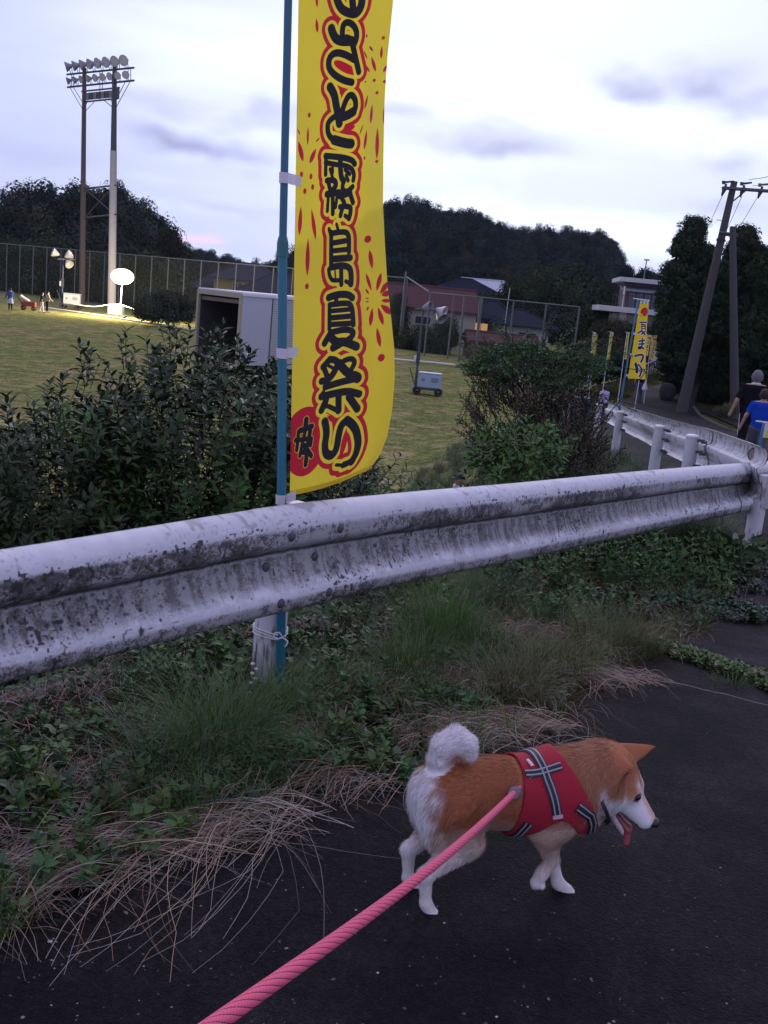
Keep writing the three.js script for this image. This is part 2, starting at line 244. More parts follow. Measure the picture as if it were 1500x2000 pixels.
{ // the asphalt of the road and path: dark, worn, light stone chips in it
  const chips = tex(1024, 1024, (x, y, w) => {
    const a = tfbm(x / w, y / w, 6, 5, 4), b = tfbm(x / w, y / w, 90, 15, 3), g = hash3(x, y, 5), st = tnoise(x / w * 256, y / w * 256, 256, 3);
    let v = 0.112 + 0.15 * (a - 0.5) + 0.11 * (b - 0.5) + 0.05 * (st - 0.5) + (g - 0.5) * 0.02 + (g > 0.988 ? 0.16 : 0);
    return [v * 1.02, v * 0.93, v * 1.03];
  });
  const bump = tex(1024, 1024, (x, y, w) => 0.55 * tnoise(x / w * 340, y / w * 340, 340, 3) + 0.3 * tnoise(x / w * 150, y / w * 150, 150, 8) + 0.15 * tfbm(x / w, y / w, 20, 4, 3), 1, false);
  const rows = []; for (let d = -4, s; d < 105; d += s) { rows.push(d); s = d < 9 ? 0.06 : Math.max(0.06, d * 0.02); }
  const g = grid(70, rows.length - 1, (a, b, i, j) => { const d = rows[j], x = lerp(leftRim(d), rightRim(d), Math.pow(a, 1.3)); return { p: V(x, terrain(x, d) + 0.012 + clamp(d / 60) * 0.05 + (a === 0 ? -0.02 : 0), -d), uv: [x / 0.9, d / 0.9] }; }, (p, a) => { const d = -p.z, worn = smooth(0.48, 0.68, fbm(p.x * 1.1 + 3, d * 1.1, 6, 4)), fine = fbm(p.x * 6, d * 6, 2, 3), soil = smooth(0.30, 0.02, (p.x - leftRim(d)) + (fine - 0.5) * 0.3) * (d < 9 ? 1 : 0.3), v = 0.78 + 0.75 * worn * (0.5 + fine) + 0.3 * (fine - 0.5); return [v * lerp(1, 1.5, soil), v * lerp(1, 1.25, soil), v * lerp(1.03, 1.0, soil)]; });
  const m = struct('asphalt_road', g, new THREE.MeshPhysicalMaterial({ color: 0xffffff, vertexColors: true, roughness: 0.9, specularIntensity: 0.35, map: chips, bumpMap: bump, bumpScale: 0.007 })); m.material.side = THREE.DoubleSide;
  // pale chips that stand out one by one: loose bits of gravel lying on it
  const rng = mulberry(77), s = new THREE.DodecahedronGeometry(1, 0), list = [];
  for (let k = 0; k < 15000; k++) { const d = 1.2 + Math.pow(rng(), 1.5) * 7, x = lerp(leftRim(d) + 0.02, Math.min(rightRim(d), d * 0.5 + 0.6), rng()), b = rng(), r = 0.0010 + 0.0022 * Math.pow(rng(), 4); list.push({ p: V(x, terrain(x, d) + 0.0125, -d), s: V(r * (1 + rng()), r * 0.7, r * (1 + rng())), turn: rng() * 6, c: b < 0.7 ? [0.07, 0.06, 0.065] : b < 0.97 ? [0.19, 0.17, 0.18] : [0.42, 0.39, 0.40] }); }
  tag(scatter('gravel', s, std([1, 1, 1], 0.9), list, scene), 'fine pale grit scattered over the dark asphalt', 'gravel', null, 'stuff');
  // branch path into the trees on the right: a strip of asphalt between two patches of grass
  const A = onGround(1298, 786), B = onGround(1395, 808), C = onGround(1470, 836), D = onGround(1560, 868), curve = new THREE.CatmullRomCurve3([A, B, C, D]);
  struct('side_path', grid(30, 4, (a, b) => { const p = curve.getPoint(a), t = curve.getTangent(a), n = V(-t.z, 0, t.x).normalize(), q = p.clone().addScaledVector(n, (b - 0.5) * 1.5); return { p: V(q.x, terrain(q.x, -q.z) + 0.05, q.z), uv: [q.x, q.z] }; }, () => [1, 1, 1]), m.material);
}
{ // low stone kerb at the path's right rim
  const s = []; for (let k = 0; k < 24; k++) { const d0 = 20 + k * 1.5, d1 = d0 + 1.44, a = V(rightRim(d0), terrain(rightRim(d0), d0) + 0.02, -d0), b = V(rightRim(d1), terrain(rightRim(d1), d1) + 0.02, -d1); s.push(beam(a, b, 0.14, 0.14)); }
  const kb = thing('kerb', 'row of low grey kerb stones along the right edge of the path', 'kerb'); kb.userData.kind = 'structure';
  const m = std([0.07, 0.068, 0.068], 0.95); s.forEach((g) => part('kerb_stone', g, m, kb));
}
// distant hills: dark wooded ridges; each is ground with a skin of tree crowns
const farClumps = [0, 1, 2].map((k) => clumpGeo(mulberry(40 + k), 240, 0.17));
function woodedHill(name, ridge, D, depth, treeH, count, colour, label, seed, sz) {
  const rng = mulberry(seed), pts = ridge.map(([u, v]) => at(u, v, D));
  const line = (t) => { const q = t * (pts.length - 1), i = Math.min(pts.length - 2, Math.floor(q)); return pts[i].clone().lerp(pts[i + 1], q - i); };
  const surf = (t, w) => { // w 0 front foot .. 1 ridge .. 2 back foot
    const r = line(t), k = w <= 1 ? Math.pow(Math.sin(w * Math.PI / 2), 0.85) : Math.sin((2 - w) * Math.PI / 2), h = Math.max(0.3, r.y - treeH - FIELD), sc = 1 + ((w - 1) * depth) / D;
    return V(r.x * sc, FIELD - 0.3 + h * k * (w < 1 ? 1 + 0.12 * (fbm(t * 14, w * 5, seed, 3) - 0.5) * Math.sin(w * Math.PI) : 1), r.z + (1 - w) * depth);
  };
  struct(name, grid(60, 24, (a, b) => { const p = surf(a, b * 2); return { p, uv: [p.x / 8, p.z / 8] }; }), new THREE.MeshLambertMaterial({ color: RGB(...colour), side: THREE.DoubleSide }));
  const lists = [[], [], []]; let n = 0;
  for (let k = 0; k < count; k++) { // each tree a dome of leaf puffs of its own tone and height
    const t = rng(), w = 1.05 - Math.pow(rng(), 0.9) * 1.01, c = surf(t, w), R = sz * (0.55 + rng() * 0.9), conifer = rng() < 0.22, H = treeH * (0.75 + 0.5 * rng()), col = vary(rng, colour, 0.45).map((q, i) => q * (1 + 0.5 * (fbm(t * 20, w * 8, seed + i, 3) - 0.5)));
    for (let q = 0; q < 11; q++) { const a = rng() * 6.283, f = Math.sqrt(rng()), r = R * (0.34 + 0.24 * rng()), y = conifer ? H * (0.35 + 0.75 * (q / 10)) : H * 0.95 - R * 0.75 * f * f - rng() * R * 0.5, k2 = conifer ? R * 0.5 * (1 - q / 11) : R * f; lists[n++ % 3].push({ p: V(c.x + Math.cos(a) * k2, c.y + y - H * 0.12 - 0.5, c.z + Math.sin(a) * k2), s: V(r, r * (conifer ? 1.3 : 0.9), r), turn: rng() * 6, c: vary(rng, col, 0.2) }); }
  }
  lists.forEach((l, i) => tag(scatter('forest', farClumps[i], leafMat([1, 1, 1], 0.9), l, scene), label, 'forest', null, 'stuff'));
}
woodedHill('hills', [[540, 520], [600, 492], [680, 455], [735, 424], [762, 406], [800, 405], [830, 411], [875, 417], [905, 425], [940, 434], [962, 446], [985, 461], [1010, 459], [1050, 458], [1100, 459], [1140, 462], [1172, 466], [1190, 473], [1196, 503], [1207, 528], [1235, 552], [1300, 575]], 380, 150, 9, 2800, [0.030, 0.038, 0.024], 'dark wooded mountain with a steep right end behind the village', 101, 3.3);
woodedHill('hills', [[300, 500], [340, 486], [385, 492], [420, 505], [450, 513], [500, 523], [560, 529], [640, 536]], 620, 160, 10, 600, [0.030, 0.038, 0.024], 'low hazy wooded ridge far off under the pink sky', 102, 5);
woodedHill('hills', [[-160, 470], [-70, 420], [-20, 396], [25, 388], [70, 367], [110, 362], [145, 371], [170, 358], [205, 363], [240, 375], [268, 398], [292, 425], [312, 446], [328, 470], [340, 500]], 165, 30, 7, 330, [0.034, 0.041, 0.026], 'round dark wooded knoll behind the tall fence on the left', 103, 3.4);
scene.fog = new THREE.FogExp2(new THREE.Color().setRGB(0.55, 0.68, 1.0), 0.00010);   // thin evening haze
{ // the joint between the two sheets of asphalt, and scraps of leaf and twig lying about
  const A = onGround(1120, 1292), B = onGround(1760, 1452), s = new Soup(), rng = mulberry(91), w = 0.006; let prev = null; for (let k = 0; k <= 60; k++) { const p = A.clone().lerp(B, k / 60), x = p.x, d = -p.z + (fbm(k * 0.4, 1, 1, 3) - 0.5) * 0.03, l = V(x, terrain(x, d) + 0.0165, -d - w), r = V(x, terrain(x, d) + 0.0165, -d + w); if (prev) s.quad(prev[0], prev[1], r, l); prev = [l, r]; }
  const m = struct('asphalt_joint', s.build(), std([0.10, 0.085, 0.08], 0.95, { side: THREE.DoubleSide })); m.userData.kind = 'structure';
  const leaf = new Soup(); leafInto(leaf, V(0, 0, 0), V(1, 0, 0), V(0, 1, 0), 1, 0.4, [1, 1, 1], 0.1); const list = []; for (let k = 0; k < 150; k++) { const d = 1.3 + rng() * 4.5, x = lerp(leftRim(d), Math.min(rightRim(d), d * 0.45 + 0.5), Math.pow(rng(), 1.6)); list.push({ p: V(x, terrain(x, d) + 0.016, -d), turn: rng() * 6.3, s: V(1, 1, rng() < 0.5 ? 0.25 : 1).multiplyScalar(0.008 + 0.02 * rng() * rng()), c: vary(rng, [0.16, 0.11, 0.07], 0.5) }); }
  tag(scatter('leaf_litter', leaf.build(), std([1, 1, 1], 0.9, { vertexColors: true, side: THREE.DoubleSide }), list, scene), 'scraps of dry leaf and twig scattered on the asphalt', 'leaf litter', null, 'stuff');
}
// ---------------------------------------------------------------- guardrails
const railTex = (() => { // white paint under black mildew, lichen spots, bare scuffs; v 0 at the top lip .. 1 at the bottom lip
  const W = 2048, H = 320;
  const t = tex(W, H, (x, y) => {
    const u = x / W, v = y / H, streak = tnoise(u * 300, v * 3, 300, 4) * 0.6 + tnoise(u * 110, v * 2, 110, 6) * 0.4, patch = tfbm(u, v * 0.25, 10, 12, 5), fine = tnoise(u * 512, v * 47, 512, 8), fine2 = tnoise(u * 230, v * 22, 230, 18);
    const iso = (n, k) => tfbm(u, v / 11, n, k, 4), fineGrain = tnoise(u * 1024, v * 93, 1024, 91), m1 = iso(110, 81), m2 = iso(260, 84);
    // mildew takes hold on the sheltered faces and in the groove
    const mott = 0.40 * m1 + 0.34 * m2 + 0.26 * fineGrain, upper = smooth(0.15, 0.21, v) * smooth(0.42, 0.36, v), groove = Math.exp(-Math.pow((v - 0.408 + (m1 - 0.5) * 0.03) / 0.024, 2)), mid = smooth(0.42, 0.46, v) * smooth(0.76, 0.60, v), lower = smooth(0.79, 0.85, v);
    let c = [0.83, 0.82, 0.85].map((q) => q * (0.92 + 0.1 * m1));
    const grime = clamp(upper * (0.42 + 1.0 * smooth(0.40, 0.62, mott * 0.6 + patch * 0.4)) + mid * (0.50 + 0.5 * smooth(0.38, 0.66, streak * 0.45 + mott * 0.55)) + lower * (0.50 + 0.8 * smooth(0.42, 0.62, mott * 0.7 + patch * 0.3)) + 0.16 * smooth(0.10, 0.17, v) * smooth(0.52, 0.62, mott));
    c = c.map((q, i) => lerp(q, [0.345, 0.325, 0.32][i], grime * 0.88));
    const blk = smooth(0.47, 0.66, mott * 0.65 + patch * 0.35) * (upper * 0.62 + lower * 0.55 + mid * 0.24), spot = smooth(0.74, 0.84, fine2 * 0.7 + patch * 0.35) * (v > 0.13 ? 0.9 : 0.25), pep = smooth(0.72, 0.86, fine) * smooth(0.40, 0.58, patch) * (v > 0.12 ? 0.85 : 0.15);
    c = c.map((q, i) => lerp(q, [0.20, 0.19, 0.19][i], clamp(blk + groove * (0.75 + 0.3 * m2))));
    const scuff = smooth(0.53, 0.60, iso(70, 52) * 0.7 + m2 * 0.3) * Math.exp(-Math.pow((v - 0.73) / 0.07, 2)); c = c.map((q, i) => lerp(q, [0.86, 0.85, 0.88][i], scuff * 0.85));
    c = c.map((q, i) => lerp(q, [0.12, 0.115, 0.12][i], Math.max(spot, pep) * 0.85));
    return c;
  });
  return t;
})();
const railBump = tex(1024, 256, (x, y, w, h) => tfbm(x / w, (y / h) * 0.25, 90, 71, 3), 1, false);
const railMat = std([1, 1, 1], 0.75, { map: railTex, bumpMap: railBump, bumpScale: 0.0012, side: THREE.DoubleSide });
const plainWhite = std([0.62, 0.6, 0.63], 0.5), steelDark = std([0.075, 0.07, 0.085], 0.6, { metalness: 0.2 });
// height below the top lip, distance out from the back plane
const PROFILE = [[0.0, -0.012], [0.001, 0.0], [0.007, 0.020], [0.018, 0.036], [0.034, 0.047], [0.050, 0.0525], [0.075, 0.054], [0.104, 0.053], [0.118, 0.048], [0.128, 0.036], [0.140, 0.012], [0.147, 0.003], [0.156, 0.0], [0.178, 0.004], [0.205, 0.012], [0.230, 0.024], [0.250, 0.039], [0.263, 0.049], [0.276, 0.0535], [0.298, 0.054], [0.322, 0.052], [0.336, 0.046], [0.350, 0.022], [0.360, 0.0]];
function wBeam(path, out, u0 = 0, lift = 0) { // path: points of the top lip; out: horizontal direction the waves bulge
  const n = PROFILE.length - 1, curve = new THREE.CatmullRomCurve3(path), L = curve.getLength(), seg = Math.ceil(L / 0.12);
  const f = (a, b, i, j) => { const p = curve.getPointAt(b), [h, o] = PROFILE[i], w = 1 + 0.03 * (noise3(b * L * 1.3, h * 9, 5) - 0.5); return { p: V(p.x, p.y - h * w, p.z).addScaledVector(out, o + lift), uv: [(u0 + b * L) / 4, h / 0.362] }; };
  const front = grid(n, seg, f), back = grid(n, seg, (a, b, i, j) => { const q = f(a, b, i, j); q.p.addScaledVector(out, -0.004); q.p.y -= 0.001; return q; });
  return merge([front, back]);
}
const railAt = (u) => 1 / lookup([[-420, 0.47], [0, 0.402], [540, 0.316], [1000, 0.227], [1450, 0.141], [1640, 0.108]], u);   // forward distance of the near rail where it is seen at u
const railTop = (u, v) => at(u, v, railAt(u));
const RAIL = [[-420, 1128], [-200, 1104], [0, 1075], [250, 1036], [540, 990], [800, 962], [1000, 945], [1250, 921], [1470, 903], [1640, 890]].map(([u, v]) => railTop(u, v));
const railDir = V().subVectors(RAIL[7], RAIL[3]).setY(0).normalize(), railOut = V(-railDir.z, 0, railDir.x);
if (railOut.z < 0) railOut.negate();
const railCurve = new THREE.CatmullRomCurve3(RAIL), railPoint = (u) => { let lo = 0, hi = 1; for (let k = 0; k < 40; k++) { const m = (lo + hi) / 2, p = railCurve.getPointAt(m), e = p.clone().applyMatrix4(camera.matrixWorldInverse); 750 + (2000 * e.x) / -e.z < u ? (lo = m) : (hi = m); } return railCurve.getPointAt(lo); };
const between = (u0, u1, n = 12) => Array.from({ length: n + 1 }, (_, k) => railPoint(lerp(u0, u1, k / n)));
{
  const r = thing('guardrail', 'near mildewed white corrugated guardrail running across the verge behind the dog', 'guardrail');
  part('rail_beam', wBeam(between(-400, 640), railOut, 0, 0.005), railMat, r);
  part('rail_beam', wBeam(between(497, 1452, 16), railOut, 2.3), railMat, r);
  part('end_plate', wBeam(between(1446, 1620, 6), railOut, 1.1, 0.006), railMat, r, 'whiter end piece past the small round reflector');
  const bolt = (p, rad = 0.0165) => { const g = new THREE.SphereGeometry(rad, 14, 8, 0, Math.PI * 2, 0, Math.PI * 0.5); g.scale(1, 0.55, 1); g.applyQuaternion(new THREE.Quaternion().setFromUnitVectors(Y, railOut)); g.translate(p.x, p.y, p.z); part('bolt', merge([g]), steelDark, r); };
  const outAt = (h) => { for (let i = 0; i + 1 < PROFILE.length; i++) if (h <= PROFILE[i + 1][0]) return lerp(PROFILE[i][1], PROFILE[i + 1][1], (h - PROFILE[i][0]) / (PROFILE[i + 1][0] - PROFILE[i][0])); return 0; };
  for (const [u, h] of [[548, 0.087], [643, 0.084], [523, 0.19], [619, 0.186], [537, 0.303], [632, 0.302]]) { const p = railPoint(u); p.y -= h; bolt(p.addScaledVector(railOut, outAt(h) + 0.004)); }
  for (const [u, h] of [[1470, 0.1], [1470, 0.28], [1492, 0.1], [1492, 0.28]]) { const p = railPoint(u); p.y -= h; bolt(p.addScaledVector(railOut, outAt(h) + 0.006), 0.014); }
  const postTex = tex(256, 512, (x, y, w, h) => { const a = tfbm(x / w, y / h, 8, 61, 4), b = tnoise(x / w * 60, y / h * 12, 60, 3), g = smooth(0.52, 0.72, a * 0.7 + b * 0.3); return [0, 1, 2].map((q) => lerp([0.80, 0.78, 0.80][q], [0.36, 0.34, 0.31][q], g * 0.75)); });
  const pm = std([1, 1, 1], 0.6, { map: postTex });
  const posts = [[525, 3.445, 0.057], [1430, 7.25, 0.057], [-330, 2.4, 0.057]];
  for (const [u, d, rad] of posts) {
    const q = at(u, 1270, d).setY(railPoint(u).y), y0 = terrain(q.x, -q.z) - 0.25, g = new THREE.CylinderGeometry(rad, rad, q.y - 0.1 - y0, 24, 1); g.translate(q.x, (q.y - 0.1 + y0) / 2, q.z);
    part('rail_post', g, pm, r);
    const b = new THREE.BoxGeometry(0.07, 0.3, 0.036); b.rotateY(Math.atan2(railOut.x, railOut.z)); b.translate(q.x + railOut.x * (rad + 0.008), q.y - 0.18, q.z + railOut.z * (rad + 0.008)); part('bracket', b, plainWhite, r);
  }
}
// round delineator at the rail's far end
{
  const p = railPoint(1474); p.y += 0.052; p.addScaledVector(railOut, -0.005);
  const t = thing('road_reflector', 'small round reflector with pale face clipped on top of the guardrail end', 'reflector', p.toArray(), Math.atan2(-p.x, CAMH * 0 + -p.z));
  const disc = (r, h, z) => { const g = new THREE.CylinderGeometry(r, r, h, 28); g.rotateX(Math.PI / 2); g.translate(0, 0, z); return g; };
  part('rim', merge([disc(0.052, 0.02, -0.008), (() => { const g = new THREE.TorusGeometry(0.048, 0.0055, 8, 28); return g; })()]), std([0.06, 0.035, 0.05], 0.5), t);
  part('lens', disc(0.045, 0.006, 0.004), std([0.36, 0.27, 0.24], 0.25), t); part('back_shell', disc(0.05, 0.02, -0.03), plainWhite, t); part('clip', box(0.035, 0.05, 0.03, 0, -0.065, -0.01), std([0.06, 0.035, 0.05], 0.5), t);
}
// second guardrail, seen from behind, running down the path
{
  const r = thing('guardrail', 'far white guardrail seen from behind with round posts, running down the path', 'guardrail');
  const L2 = (u) => 1 / (0.1125 - 3.1e-4 * (1345 - u)), base = (u) => { const d = L2(u), p = at(u, 900, d); return V(p.x, terrain(p.x + 0.15, d), p.z); };
  const us = [1155, 1198, 1279, 1346, 1410, 1446], top = us.map((u) => base(u).add(V(0, 0.845, 0)));
  const dir = V().subVectors(top[0], top[5]).setY(0).normalize(), out = V(-dir.z, 0, dir.x); if (out.x < 0) out.negate();   // waves face the path, away from us
  const farMat = std([1, 1, 1], 0.5, { map: tex(512, 128, (x, y, w, h) => { const a = tfbm(x / w, y / h, 12, 161, 5), b = tnoise(x / w * 120, y / h * 3, 120, 3), g = smooth(0.50, 0.75, a * 0.6 + b * 0.4); return [0, 1, 2].map((q) => lerp([0.87, 0.85, 0.88][q], [0.52, 0.49, 0.47][q], g * 0.8)); }), side: THREE.DoubleSide });
  part('rail_beam', wBeam(top.slice(0, 4).map((p) => p.clone().addScaledVector(out, 0.11)), out, 0.7), farMat, r);
  part('rail_beam', wBeam([top[3].clone().lerp(top[2], 0.06), top[4], top[5]].map((p) => p.clone().addScaledVector(out, 0.116)), out, 2.2, 0.004), farMat, r);
  const pm = std([0.60, 0.58, 0.62], 0.5);
  us.forEach((u, i) => {
    if (i > 3) return;
    const p = base(u), h = 0.76, g = new THREE.LatheGeometry([[0.058, -0.3], [0.058, h - 0.012], [0.062, h - 0.012], [0.062, h + 0.004], [0.045, h + 0.014], [0, h + 0.022]].map(([a, b]) => new THREE.Vector2(a, b)), 22); g.translate(p.x, p.y, p.z); part('rail_post', g, pm, r);
    for (const hh of [0.74, 0.64, 0.52]) { const q = p.clone().addScaledVector(dir, -0.09).addScaledVector(out, 0.085); part('bolt', bar(q.clone().setY(p.y + hh), q.clone().setY(p.y + hh).addScaledVector(out, -0.06), 0.014, 0.014, 6), steelDark, r); part('bolt', bar(q.clone().setY(p.y + hh).addScaledVector(dir, -0.12), q.clone().setY(p.y + hh).addScaledVector(dir, -0.12).addScaledVector(out, -0.05), 0.014, 0.014, 6), steelDark, r); }
  });
}
// ---------------------------------------------------------------- festival banners
const brush = (g, list, grow, colour) => { g.strokeStyle = colour; g.lineCap = g.lineJoin = 'round'; for (const { w, p } of list) { g.lineWidth = w + grow; g.beginPath(); p.forEach(([x, y], i) => { if (!i) g.moveTo(x, y); else if (i < p.length - 1) g.quadraticCurveTo(x, y, (x + p[i + 1][0]) / 2, (y + p[i + 1][1]) / 2); else g.lineTo(x, y); }); g.stroke(); } };
const clothBump = tex(256, 256, (x, y) => ((x + y) & 1 ? 0.6 : 0.35) + 0.2 * hash3(x >> 1, y >> 1, 3), 1, false);
{
  const xl = [[-160, 585], [0, 583], [180, 580], [380, 577], [560, 574], [700, 571], [850, 568], [968, 566]], xr = [[-160, 776], [0, 768], [110, 757], [200, 751], [300, 749], [400, 748], [480, 752], [560, 757], [620, 764], [680, 770], [740, 771], [800, 766], [850, 757], [890, 742], [916, 722]];
  const photo = (s, t) => { const vl = lerp(-160, 968, t), vr = lerp(-160, 916, t); return [lerp(lookup(xl, vl), lookup(xr, vr), s), lerp(vl, vr, s) + 14 * smooth(0.93, 1, t) * Math.sin(s * Math.PI) * 0.5]; };
  const W = 448, H = 2048;
  const cloth = (u, v) => { let s = 0.5, t = 0.5; for (let k = 0; k < 12; k++) { const [pu, pv] = photo(s, t); s += (u - pu) / 190; t += (v - pv) / 1100; } return [s * W, t * H]; };
  const KX = W / 190, strokes = [], outer = [], seal = [];
  const S = (sc, ox, oy) => (w, ...p) => strokes.push({ w: (w / sc) * KX * 1.03, p: p.map(([x, y]) => cloth(ox + x / sc, oy + y / sc)) });
  let s = S(7.5, 570, 0);
  s(105, [655, -40], [690, 110], [830, 195], [950, 205], [1020, 90], [1030, -40]); s(95, [880, -60], [900, 150]);
  s(110, [580, 420], [615, 555], [730, 610], [880, 600]); s(78, [740, 520], [735, 390], [800, 315], [890, 350], [950, 450], [950, 560], [915, 650]); s(105, [800, 570], [900, 610]);
  s(80, [880, 620], [925, 800], [980, 1050]); s(84, [910, 870], [780, 790], [630, 765], [545, 850], [535, 985], [610, 1090], [760, 1180], [880, 1205]);
  s = S(7.5, 570, 150);
  s(108, [560, 150], [625, 250], [645, 400], [680, 560], [695, 680]); s(78, [740, 500], [790, 330], [865, 250], [930, 320], [940, 450], [890, 530]); s(108, [900, 510], [830, 560], [720, 590]);
  s(72, [640, 575], [540, 640], [520, 740], [535, 850], [600, 920]); s(112, [620, 925], [760, 970], [870, 980]);
  s = S(7.5, 570, 290);
  s(72, [495, 110], [700, 122], [880, 165], [920, 225]); s(60, [495, 205], [650, 240], [780, 245], [880, 290], [915, 380], [900, 465]); s(55, [500, 100], [495, 380]); s(76, [710, 130], [710, 400], [760, 480]);
  s(44, [560, 300], [600, 440]); s(40, [595, 230], [600, 350]); s(50, [780, 310], [850, 375]); s(48, [795, 395], [825, 470]);
  s(70, [515, 470], [620, 450], [655, 530], [600, 610]); s(58, [540, 520], [570, 640]); s(78, [515, 670], [690, 645]); s(60, [598, 640], [600, 955]); s(48, [535, 700], [520, 915]); s(48, [665, 680], [640, 860]);
  s(62, [760, 490], [725, 570], [790, 650], [890, 560]); s(82, [710, 695], [850, 645]); s(66, [850, 650], [895, 790]); s(60, [720, 700], [770, 800]); s(64, [705, 855], [865, 830], [860, 950], [835, 1025]); s(60, [745, 860], [712, 985]); s(52, [780, 985], [840, 1028]);
  s = S(7.5, 570, 430);
  s(42, [655, 60], [680, 150]); s(48, [545, 130], [570, 220]); s(62, [577, 180], [575, 700]); s(66, [575, 195], [750, 160], [840, 200], [835, 460]); s(62, [600, 335], [800, 300]); s(58, [600, 450], [830, 425]); s(78, [605, 570], [855, 550]);
  s(76, [575, 690], [720, 655], [850, 690], [872, 800], [865, 935]); s(48, [865, 935], [790, 895]); s(50, [540, 720], [550, 885], [700, 880]); s(62, [722, 700], [725, 940]); s(22, [632, 740], [640, 850]);
  s = S(7.5, 570, 560);
  s(82, [540, 160], [640, 115], [820, 108], [885, 160]); s(62, [650, 150], [650, 240]); s(55, [552, 260], [550, 620]); s(66, [560, 265], [760, 235], [885, 255], [900, 555]); s(54, [590, 355], [860, 330]); s(62, [590, 455], [860, 430]); s(62, [590, 552], [880, 535]);
  s(72, [580, 670], [760, 620], [905, 645], [890, 730], [780, 805], [620, 890]); s(78, [560, 690], [478, 830]); s(98, [565, 735], [650, 830], [760, 795], [945, 875]); s(88, [605, 895], [700, 840]);
  s = S(6.818, 560, 680);
  s(70, [575, 150], [485, 250]); s(72, [575, 150], [660, 150], [685, 230], [570, 420], [465, 440]); s(60, [495, 260], [545, 390]); s(34, [560, 235], [620, 265]); s(58, [760, 170], [850, 125], [915, 180], [870, 265]); s(92, [705, 205], [780, 320], [950, 395]); s(110, [900, 375], [940, 395]);
  s(72, [515, 515], [700, 455], [900, 410]); s(76, [462, 645], [640, 600], [820, 570], [965, 612]); s(40, [490, 580], [450, 640]); s(72, [525, 690], [462, 830]); s(76, [690, 640], [690, 830]); s(48, [690, 840], [560, 775]); s(40, [535, 690], [525, 780]); s(82, [830, 650], [940, 808]);
  s = S(6.25, 560, 780);
  s(78, [465, 270], [495, 390], [460, 560], [475, 670], [550, 690], [605, 620], [635, 430], [665, 310], [740, 255]); s(84, [735, 255], [830, 320], [872, 480], [858, 640], [800, 750]); s(58, [830, 690], [780, 765], [690, 800]); s(28, [700, 805], [600, 800]);
  const cv = document.createElement('canvas'); cv.width = W; cv.height = H; const g = cv.getContext('2d');
  g.fillStyle = '#f8dc34'; g.fillRect(0, 0, W, H);
  const red = '#c8102a';
  const lens = (sc, ox, oy) => (x1, y1, x2, y2, w) => { const a = cloth(ox + x1 / sc, oy + y1 / sc), b = cloth(ox + x2 / sc, oy + y2 / sc), dx = b[0] - a[0], dy = b[1] - a[1], l = Math.hypot(dx, dy), k = ((w / sc) * KX * 0.62) / l; g.fillStyle = red; g.beginPath(); g.moveTo(...a); g.quadraticCurveTo(a[0] + dx * 0.6 - dy * k, a[1] + dy * 0.6 + dx * k, ...b); g.quadraticCurveTo(a[0] + dx * 0.6 + dy * k, a[1] + dy * 0.6 - dx * k, ...a); g.fill(); };
  const dot = (sc, ox, oy) => (x, y, rx, ry = rx) => { const a = cloth(ox + x / sc, oy + y / sc); g.fillStyle = red; g.beginPath(); g.ellipse(a[0], a[1], (rx / sc) * KX, (ry / sc) * (H / 1110), 0, 0, 7); g.fill(); };
  let l = lens(7.5, 570, 0), d = dot(7.5, 570, 0);
  for (const a of [[355, -90, 372, 105, 60], [360, 270, 375, 480, 75], [1130, 670, 1190, 748, 45], [1318, 675, 1308, 862, 66], [1055, 740, 1105, 865, 36], [1165, 830, 1230, 1050, 80], [1080, 950, 1140, 1060, 46], [1395, 950, 1340, 1060, 66]]) l(...a);
  d(1340, 555, 26); d(1098, 525, 12, 28);
  l = lens(7.5, 570, 150); d = dot(7.5, 570, 150);
  for (const a of [[238, 725, 232, 1000, 55], [80, 760, 122, 850, 30], [95, 940, 165, 1240, 110], [410, 890, 350, 955, 36], [355, 1050, 260, 1270, 105], [1115, 260, 1065, 480, 55], [1178, 400, 1152, 690, 70], [1352, 430, 1345, 700, 50], [1098, 780, 1060, 1070, 70], [1255, 740, 1245, 1210, 95], [1050, 690, 990, 850, 32]]) l(...a);
  d(255, 560, 22, 36); d(1078, 73, 14); d(1207, 52, 25); d(1358, 70, 25); d(1247, 235, 25);
  l = lens(7.5, 570, 290); d = dot(7.5, 570, 290);
  for (const a of [[135, 840, 108, 1275, 100], [288, 880, 350, 1335, 95]]) l(...a);
  d(140, 380, 25, 42); d(280, 410, 24, 42); d(305, 565, 24, 42); d(190, 625, 26, 42); d(1065, 140, 13, 26); d(1243, 190, 26);
  l = lens(7.5, 570, 430); d = dot(7.5, 570, 430);
  for (const a of [[238, 260, 225, 820, 105], [1180, 720, 1138, 435, 105], [1170, 1040, 1085, 780, 75], [1240, 1040, 1310, 770, 105], [1290, 1080, 1420, 900, 110], [1135, 1085, 1075, 1005, 45]]) l(...a);
  d(220, 970, 28, 42); d(1112, 278, 54);
  l = lens(7.5, 570, 560); d = dot(7.5, 570, 560);
  for (const a of [[1310, 125, 1450, 80, 110], [1310, 205, 1445, 205, 75], [1300, 265, 1470, 400, 125], [1260, 300, 1340, 560, 100], [1180, 310, 1145, 580, 95], [1130, 290, 1095, 350, 46], [1130, 172, 1080, 166, 26], [1130, 214, 1080, 226, 26], [1245, 600, 1295, 885, 95]]) l(...a);
  d(1310, 1040, 48, 56);
  { const c = cloth(598, 861); g.fillStyle = red; g.beginPath(); g.ellipse(c[0] - 4, c[1], 44 * KX, 66 * (H / 1110), 0, 0, 7); g.fill(); }
  brush(g, strokes, 2 * 12.2 * KX, red);
  // gaps between the letters show red, the letters wear a yellow rim
  brush(g, strokes, 2 * 5.4 * KX, '#f8dc34');
